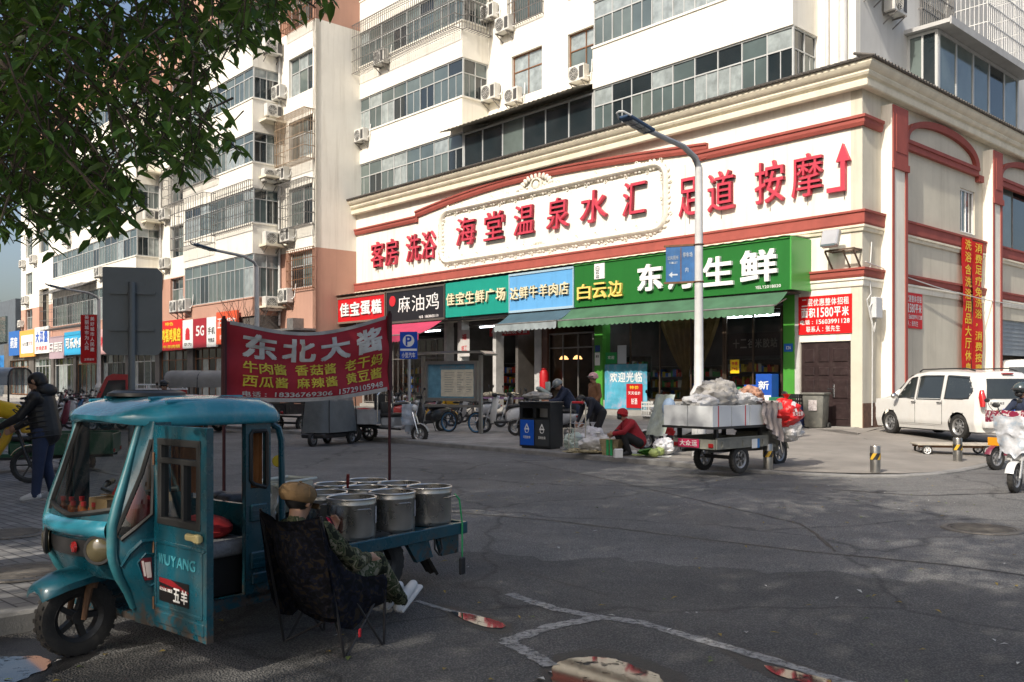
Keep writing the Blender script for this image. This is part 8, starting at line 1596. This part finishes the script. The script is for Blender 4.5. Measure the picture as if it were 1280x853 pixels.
# ---------------------------------------------------------------- cars and vans: one skin cut into body and panes
CARW = M('white_car_paint', (.66, .65, .62), rough=.28, var=.06, coat=.6, dirt=(.42, .36, .28), dirt_amt=.18, streak=.1); CARG = M('dark_car_glass', (.03, .035, .035), rough=.06, var=.2, spec=.9)
def car(label, p, rz, top, hw, belt, sidew, front, rear, wheels, r=.31, zb=.2, name='parked_car', cat='car', sc=1.0):
    t = thing(name, label, cat, p, rz); t.scale = (sc,) * 3; x0, x1 = top[0][0], top[-1][0]; NX, NR = 150, 64
    def ring(x, k):
        zt = _lerp(top, x); e = min(x - x0, x1 - x); w = hw * min(1, (max(0, e) / .28 + .04) ** .28) if e < .28 else hw; b_ = min(belt, zt - .03); u = abs(k); tw = w * (.80 if zt > belt + .3 else .90)
        P = [(w * .93, zb), (w, zb + .22), (w, .6 if .6 < b_ else b_ * .9), (w * .985, b_), (tw + .05 * (w - tw), zt - .09 if zt - .09 > b_ else b_ + .01), (tw - .10, zt - .025), (tw * .5, zt), (0, zt + .012)]
        f = (1 - u) * (len(P) - 1); i = min(len(P) - 2, int(f)); f -= i; return Vector((x, math.copysign(P[i][0] + (P[i + 1][0] - P[i][0]) * f, k), P[i][1] + (P[i + 1][1] - P[i][1]) * f))
    def ring_s(x, k):
        p_ = ring(x, k)
        for wx in wheels:
            d = math.hypot(p_.x - wx, p_.z - r)
            if abs(d - r - .055) < .03 and abs(p_.y) > hw * .7: p_.x = wx + (p_.x - wx) / d * (r + .055); p_.z = r + (p_.z - r) / d * (r + .055)
        return p_
    B, G = MB(), MB(); xs = [x0 + (x1 - x0) * (.5 - .5 * math.cos(math.pi * (i / NX))) for i in range(NX + 1)]; ks = [1 - 2 * j / NR for j in range(NR + 1)]
    for i in range(NX):
        for j in range(NR):
            q = [ring_s(xs[a], ks[b] if abs(ks[b]) > 1e-6 else 1e-6) for a, b in ((i, j), (i + 1, j), (i + 1, j + 1), (i, j + 1))]; c = sum(q, Vector()) / 4
            if any(math.hypot(c.x - wx, c.z - r) < r + .055 for wx in wheels) and abs(c.y) > hw * .7: continue
            g = any(inside(s_, c.x, c.z) for s_ in sidew) and abs(c.y) > hw * .5
            mb = G if g else B; mb.face([mb.bm.verts.new(v) for v in q])
    for m_ in (B, G): bmesh.ops.remove_doubles(m_.bm, verts=m_.bm.verts, dist=1e-4)
    bmesh.ops.holes_fill(B.bm, edges=[e for e in B.bm.edges if e.is_boundary and all(abs(v.co.z - zb) < .01 for v in e.verts)], sides=0)
    def xat(z, lo, hi):
        for _ in range(40):
            m_ = (lo + hi) / 2
            if (_lerp(top, m_) < z) == (_lerp(top, lo) < z): lo = m_
            else: hi = m_
        return lo
    for nm, z0_, z1_, lo, hi, sg in (('rear_window', rear[1], rear[2], x0, 0, -1), ('windscreen', front[2], _lerp(top, front[0]), 0, x1, 1)):
        m_ = MB(); m_.grid(lambda a, b: Vector((xat(z0_ + (z1_ - z0_) * b, lo, hi) + sg * (.015 - .04 * abs(2 * a - 1) ** 3), hw * (.80 - .10 * b) * (2 * a - 1), z0_ + (z1_ - z0_) * b + .006)), 12, 10); m_.build(nm, CARG, t, smooth=60)
    bd = B.build('body', CARW, t, smooth=35); G.build('window', CARG, t, smooth=60)
    mb = MB()
    for s_ in sidew:
        for y in (1, -1):
            pts = []
            for a, b in s_: zt = _lerp(top, a); k = (b - belt) / max(.1, zt - .09 - belt); pts.append((a, y * (hw * .985 + (hw * .81 - hw * .985) * min(1, max(0, k)) + .004), b))
            mb.tube(pts, .012, 5, closed=True)
    mb.build('window_seal', SEAL, t)
    for wx in wheels:
        for y in (1, -1): wheel(t, (wx, y * (hw - .10), r), r, .19, spokes=8, ti=.66)
    mb = MB(); [mb.box(wx - r - .04, wx + r + .04, -hw + .22, hw - .22, zb, zb + .45) for wx in wheels]; mb.box(x0 + .3, x1 - .3, -hw + .1, hw - .1, zb - .03, zb + .1); mb.build('underbody', BLACKPL, t, smooth=0)
    return t
HT = [(-2.2, .78), (-2.18, 1.0), (-2.12, 1.35), (-2.03, 1.62), (-1.9, 1.68), (-1.0, 1.73), (0, 1.74), (.5, 1.68), (.72, 1.60), (1.25, 1.16), (1.4, 1.10), (1.95, .98), (2.12, .86), (2.2, .66)]
SWN = [[(.98, 1.02), (.55, 1.52), (.30, 1.56), (.30, .98)], [(.20, .98), (.20, 1.56), (-.72, 1.58), (-.72, .98)], [(-.86, 1.0), (-.86, 1.57), (-1.62, 1.52), (-1.82, 1.2), (-1.7, 1.03), (-1.5, 1.0)]]
pc = ground_at(1198, 548, .27); ch = R(103); hd_ = Vector((math.cos(ch), math.sin(ch), 0)); lf_ = Vector((-hd_.y, hd_.x, 0))
ctr = pc + hd_ * 1.30 * .95 - lf_ * .76 * .95
wc = car('white people carrier with roof rails parked by the side wall', (ctr.x, ctr.y, .25), ch, HT, .84, .96, SWN, (.68, 1.27, 1.14), (-1.98, 1.02, 1.50), (1.32, -1.36), sc=.95)
for y in (1, -1):
    mb = MB(); mb.tube([(-2.10, y * .76, 1.22), (-2.14, y * .78, 1.05), (-2.17, y * .79, .82)], [.05, .085, .06], 10); mb.build('tail_light', M('red_white_tail_lamp', (.50, .02, .02), rough=.12, var=.1, coat=.8), wc, smooth=60)
    mb = MB(); mb.cbox((-2.14, y * .79, 1.0), (.10, .06, .12), None, .02); mb.build('reversing_lamp', M('headlamp_glass'), wc)
    mb = MB(); mb.tube([(.35, y * .60, 1.70), (.2, y * .62, 1.76), (-1.4, y * .62, 1.77), (-1.7, y * .6, 1.70)], .018, 6); mb.build('roof_rail', BLACKPL, wc); mb = MB(); mb.ell((.92, y * .97, 1.05), (.07, .11, .08)); mb.build('mirror', CHROME, wc)
    for x in (.38, -.62): mb = MB(); mb.tube([(x, y * .845, .90), (x - .02, y * .865, .905), (x - .14, y * .865, .905), (x - .16, y * .845, .90)], .014, 6); mb.build('door_handle', BLACKPL, wc)
    mb = MB()
    for x in (.25, -.79): mb.box(x - .005, x + .005, y * .838, y * .8425, .35, .96)
    mb.box(-.79, 1.0, y * .839, y * .8425, .33, .338); mb.build('door_seam', SEAL, wc, smooth=0); mb = MB(); mb.cbox((2.0, y * .62, .78), (.2, .3, .16), None, .05, 2); mb.build('headlight', M('headlamp_glass'), wc)
mb = MB(); mb.box(-2.215, -2.19, -.24, .24, .66, .78); mb.build('number_plate', paint('#1c4fb0'), wc, smooth=0); mb = MB(); mb.cbox((-2.15, 0, .42), (.2, 1.5, .24), None, .06, 2); mb.build('bumper', CARW, wc)
mb = MB(); put_text(mb, '五菱宏光S', -.62, -.2, .88, .94, -2.19, .03); mb.build('badge', BLACKPL, wc, Matrix.Rotation(R(-90), 4, 'Z'), smooth=0, recalc=False); mb = MB(); mb.cbox((-2.06, 0, 1.63), (.05, .3, .03)); mb.build('brake_lamp', LAMPR, wc)
VT = [(-2.6, .9), (-2.58, 1.5), (-2.5, 2.0), (-2.3, 2.12), (0, 2.16), (1.4, 2.1), (1.7, 1.98), (2.3, 1.3), (2.5, 1.1), (2.6, .7)]
vp = ground_at(1262, 524, .28); car('taller white van parked beyond the people carrier', (vp.x + .9, vp.y + 1.6, .28), R(75), VT, .92, 1.1, [[(1.7, 1.2), (1.5, 1.8), (.9, 1.85), (.9, 1.15)], [(.8, 1.15), (.8, 1.85), (-2.2, 1.85), (-2.2, 1.15)]], (1.72, 2.28, 1.3), (-2.4, 1.2, 1.85), (1.7, -1.6), r=.33, name='white_van', cat='van')
# flat trolley on the corner pavement
p = ground_at(1196, 570, .07); t = thing('flat_trolley', 'long low plank trolley on four white wheels behind a bollard', 'trolley', (p.x, p.y + .15, pave_z(p)), R(-9)); mb = MB(); [mb.box(-.78, .78, -.3 + .21 * i, -.1 + .21 * i, .20, .235, .004) for i in range(3)]; mb.build('plank', M('grey_weathered_plank', (.40, .36, .30), rough=.9, var=.25, scale=6), t, smooth=0); mb = MB(); [mb.bar((-.75, y, .175), (.75, y, .175), .05, .045) for y in (-.22, .22)]; mb.build('frame', RUST, t, smooth=0)
for x in (-.6, .58):
    for y in (-.30, .30): wheel(t, (x, y, .10), .10, .05, spokes=6, rim=WHITEP, ti=.7)
# vehicles farther along the kerb
q = gp(170, 536, 0); rt = thing('mini_truck', 'small red truck with a red slatted bed among the scooters', 'truck', q, R(205)); mb = MB(); mb.prism([(.2, .35), (1.35, .35), (1.42, .75), (1.30, .98), (.95, 1.78), (.75, 1.88), (.2, 1.86)], -.62, .62); mb.build('cab', REDV, rt, smooth=0)
mb = MB(); mb.prism([(.35, 1.0), (1.15, 1.0), (.88, 1.66), (.35, 1.68)], -.628, .628); mb.build('side_window', CARG, rt, smooth=0); a_, b_ = Vector((1.30, 0, .99)), Vector((.96, 0, 1.76)); mb = MB(); mb.poly([(1.315, -.55, 1.0), (1.315, .55, 1.0), (.985, .52, 1.73), (.985, -.52, 1.73)]); mb.build('windscreen', M('pale_windscreen', (.35, .40, .42), rough=.08, var=.2), rt, smooth=0)
mb = MB(); wall(mb, -1.6, .12, .62, 1.35, -.66, -.63); wall(mb, -1.6, .12, .62, 1.35, .63, .66); mb.box(-1.6, -1.57, -.63, .63, .62, 1.35); mb.box(-1.6, .12, -.63, .63, .55, .62); mb.build('bed', REDV, rt, smooth=0)
mb = MB(); [mb.box(-1.62, .14, y, y + .02, z, z + .04) for z in (.8, 1.05, 1.34, 1.5) for y in (-.685, .665)]; [mb.box(x, x + .04, y, y + .02, 1.36, 1.52) for x in (-1.6, -1.0, -.4, .1) for y in (-.682, .662)]; mb.build('rail', WHITEP, rt, smooth=0); [wheel(rt, (x, y, .28), .28, .16) for x in (.95, -1.1) for y in (-.52, .52)]
for y in (.4, -.4): mb = MB(); mb.ell((1.40, y, .68), (.05, .1, .08)); mb.build('headlight', M('headlamp_glass'), rt)
def tarp(t, x0, x1, w, z0, z1, mat, sides=True, name='canopy'):
    mb = MB(); mb.grid(lambda a, b: Vector((x0 + (x1 - x0) * a, w * math.copysign(abs(math.cos(math.pi * b)) ** .6, math.cos(math.pi * b)), z0 + (z1 - z0) * math.sin(math.pi * b) ** .45 + .015 * noise.noise(Vector((a * 6, b * 9, 2))))), 14, 20); mb.build(name, mat, t, smooth=60)
    mb = MB()
    for k in range(3): x = x0 + (x1 - x0) * k / 2; mb.tube([(x, w * math.copysign(abs(math.cos(math.pi * b / 12)) ** .6, math.cos(math.pi * b / 12)) * .99, z0 + (z1 - z0) * math.sin(math.pi * b / 12) ** .45 - .01) for b in range(13)], .018, 6); [mb.cyl((x, y * w * .98, .6), (x, y * w * .98, z0 + .05), .018, seg=6) for y in (-1, 1)]
    mb.build('hoop', BLACKPL, t)
CLOUDY = M('milky_tarp', (.50, .52, .54), rough=.3, var=.4, scale=3, alpha=.8, bump=.5, bscale=8)
k1 = cargo_trike('green tricycle under a milky canopy behind the man in black', Vector((-10.7, 17.6, .02)), R(190), GRNV, 1.5, 1.1, .3, 1.05, .55); tarp(k1, -1.0, 1.0, .62, 1.45, 1.78, CLOUDY); lump('red bag hanging inside the milky canopy of the green tricycle', 'hanging_bag', 'bag', None, -10.9, 17.2, 1.15, (.16, .12, .2), REDB, seed=9, tie=1)
k2 = cargo_trike('grey tricycle with a cream tarpaulin hood left of the red banner', gp(262, 540, 0), R(170), SILV, 1.8, 1.2, .35, 1.15, .55); tarp(k2, -1.0, 1.0, .68, 1.25, 1.72, M('cream_tarp', (.26, .25, .23), rough=.7, var=.3, bump=.4)); k3 = cargo_trike('low dark tricycle seen between the teal roof and the covered tricycle', gp(362, 540, 0), R(60), BLKV, 1.5, 1.1, .2, 1.1, .6)
cargo_trike('dark green tricycle beyond the teal windscreen', Vector((-7.3, 15.2, .02)), R(195), GRNV, 1.3, .9, .3, .9, .5)
# ---------------------------------------------------------------- the pavement stall
MATC = M('white_ground_sheet', (.55, .54, .50), rough=.8, var=.2, bump=.3, bscale=8)
def flat(label, name, pts, z, mat):
    P = [ground_at(a, b, z) for a, b in pts]; mb = MB(); mb.grid(lambda a, b: (P[0].lerp(P[1], a)).lerp(P[3].lerp(P[2], a), b) + Vector((0, 0, .008 + .012 * abs(noise.noise(Vector((a * 9, b * 5, 3)))))), 20, 8); o = mb.build(name, mat, smooth=60); return tag(o, label, name.replace('_', ' '))
flat('white ground sheet with roots in front of the luggage trolley', 'ground_sheet', [(704, 563.5), (790, 569), (800, 562), (722, 557)], .118, MATC); flat('white ground sheet with cabbages right of the vendor', 'ground_sheet', [(782, 569), (836, 573), (846, 567), (796, 562)], .112, MATC)
LEAFY = M('leafy_greens', (.06, .20, .03), rough=.5, var=.5, scale=9); CABB = M('pale_cabbage', (.34, .42, .14), rough=.55, var=.3, scale=7)
for i, (px, py, lab) in enumerate(((803, 571, 'bunch of leafy greens nearest the vendor'), (811, 569, 'second bunch of leafy greens beside the cabbage'))):
    p = ground_at(px, py, .12); t = thing('leafy_greens', lab, 'vegetable', (p.x, p.y, .13), i * 1.3); mb = MB(); r3 = random.Random(i + 3)
    for k in range(34): a = r3.uniform(-1, 1); leaf(mb, Vector((r3.uniform(-.12, .12), r3.uniform(-.08, .08), .03 + r3.uniform(0, .06))), Vector((math.cos(a), math.sin(a), r3.uniform(-.1, .4))), Vector((0, 0, 1)) + Vector((r3.uniform(-.4, .4), r3.uniform(-.4, .4), 0)), .22, .09, 3)
    mb.build('leaves', LEAFY, t, smooth=60, recalc=False); mb = MB(); [mb.cyl((-.16 - .01 * k, -.05 + .02 * k, .02 + .01 * (k % 2)), (.02, -.05 + .02 * k, .03), .012, seg=6) for k in range(6)]; mb.build('stems', CABB, t)
for px, py, lab in ((818, 572, 'round pale cabbage on the sheet nearer the kerb'), (824, 570, 'round pale cabbage at the right end of the sheet')): p = ground_at(px, py, .12); lump(lab, 'cabbage', 'vegetable', None, p.x, p.y, .125, (.11, .11, .085), CABB, seed=int(px), amp=.15)
for i, (px, py) in enumerate(((722, 565), (729, 567), (736, 565), (742, 567), (716, 567))): p = ground_at(px, py, .12); lump('pile of pale roots on the sheet in front of the luggage trolley', 'root_pile', 'vegetable', None, p.x, p.y, .125, (.16, .1, .035), M('pale_brown_roots', (.36, .31, .19), rough=.9, var=.5, scale=14), seed=i, group='piles of roots on the ground sheet', amp=.6)
BAGW = M('thin_white_bag', (.58, .58, .60), rough=.4, var=.25, scale=7, bump=.7, bscale=14, dirt=(.4, .25, .4), dirt_amt=.25)
for px, py, r, m, lab in ((741, 562, (.25, .2, .24), BAGW, 'pale full plastic bag held by the stooping man'), (748, 566, (.36, .25, .17), CLEARB, 'clear wrinkled plastic heap left of the taped basket'), (831, 569, (.22, .2, .17), BAGW, 'white knotted plastic bag below the padded apron'), (716, 563, (.18, .16, .19), M('mint_white_bag', (.50, .58, .52), rough=.4, var=.2, bump=.6, bscale=14), 'mint white shopping bag strapped on the luggage trolley')):
    p = ground_at(px, py, .12); lump(lab, 'plastic_bag', 'bag', None, p.x, p.y, .118, r, m, seed=int(px), tie=1)
p = ground_at(836, 563, .14); lump('red plastic bag above the white knotted bag', 'plastic_bag', 'bag', None, p.x, p.y, .30, (.14, .12, .2), REDB, seed=21)
p = ground_at(766, 567, .14); t = thing('woven_basket', 'straw basket wrapped with green tape beside the vendor', 'basket', (p.x, p.y, .112), R(-40)); mb = MB()
for k in range(9): mb.loft([[Vector((x * (.15 + .05 * (k / 9)) * 1.2 + .0, y * (.12 + .03 * k / 9), z)) for x, y in ((-1, -1), (1, -1), (1, 1), (-1, 1))] for z in (k * .036, k * .036 + .032)])
mb.build('weave', M('straw_weave', (.32, .26, .15), rough=.9, var=.4, scale=12), t, smooth=0); mb = MB(); [mb.box(x, x + .06, -.17, -.163, .0, .32) for x in (-.05, .04)]; mb.build('tape', GS, t, smooth=0)
p = ground_at(781, 570, .14); t = thing('paper_cup_box', 'small white paper box on the ground before the vendor', 'box', (p.x - .15, p.y - .15, .115), .2); mb = MB(); mb.cbox((0, 0, .08), (.16, .12, .16), None, .008); mb.build('box', WHITEP, t); mb = MB(); mb.cbox((0, -.04, .165), (.16, .05, .008), Matrix.Rotation(.4, 3, 'X')); mb.build('flap', WHITEP, t)
p = ground_at(718, 563, .14); t = thing('luggage_trolley', 'bare steel luggage trolley with a red handle grip at the kerb', 'trolley', (p.x, p.y, .112), R(-40)); mb = MB(); [mb.tube([(x, .12, .06), (x, .14, 1.0)], .016, 8) for x in (-.20, .20)]; mb.tube([(-.20, .14, 1.0), (-.18, .14, 1.05), (.18, .14, 1.05), (.20, .14, 1.0)], .016, 8); [mb.tube([(-.2, .13, z), (.2, .13, z)], .011, 6) for z in (.3, .6)]; mb.tube([(-.2, .12, .06), (-.2, -.22, .05), (.2, -.22, .05), (.2, .12, .06)], .014, 6); [mb.tube([(x, -.2, .06), (x, -.2, .5), (x, .13, .5)], .010, 6) for x in (-.15, 0, .15)]; mb.build('frame', CHROME, t); mb = MB(); mb.cyl((-.15, .14, 1.05), (.15, .14, 1.05), .026); mb.build('grip', REDP, t); [wheel(t, (x, .16, .07), .07, .04, (1, 0, 0), 4, BLACKPL) for x in (-.24, .24)]
p = ground_at(700, 551, .15); lump('bundle of pale and grey clothes on the litter bin lid', 'clothes_bundle', 'clothes', None, ground_at(668, 560, .15).x + .1, ground_at(668, 560, .15).y + .1, 1.205, (.3, .2, .09), RAGS, seed=31)
t = thing('sun_hat', 'pale grey padded seat lying on the bundle on the litter bin', 'cushion', ground_at(676, 560, .15) + Vector((.05, .1, 1.16)), .4); mb = MB(); mb.cbox((0, 0, .1), (.3, .22, .08), Matrix.Rotation(.5, 3, 'Y'), .03, 2); mb.build('pad', M('pale_green_pad', (.40, .46, .42), rough=.7, var=.2), t); mb = MB(); mb.cbox((.12, 0, .2), (.05, .2, .2), None, .02, 2); mb.build('back', M('pale_green_pad'), t)
# litter and fallen leaves on the road
LIT = [M('litter_white', (.5, .5, .48), rough=.8, var=.2), M('fallen_leaf', (.30, .22, .05), rough=.8, var=.3), M('fallen_leaf_green', (.12, .16, .04), rough=.7, var=.3)]
r5 = random.Random(11); mb = MB()
for i in range(330):
    if i < 200: px, py = r5.uniform(-20, 1300), 560 + 300 * r5.random() ** 1.3
    else: px, py = r5.uniform(540, 1200), r5.uniform(575, 640)
    p = ground_at(px, py, .012); mb.m = r5.choice((0, 1, 1, 2)); a = r5.uniform(0, 6.3); leaf(mb, p, Vector((math.cos(a), math.sin(a), .05)), Vector((0, 0, 1)), r5.uniform(.03, .075), r5.uniform(.015, .035))
o = mb.build('litter', LIT, smooth=0, recalc=False); tag(o, 'scattered dry leaves and scraps of paper on the road', 'litter', None, 'stuff')
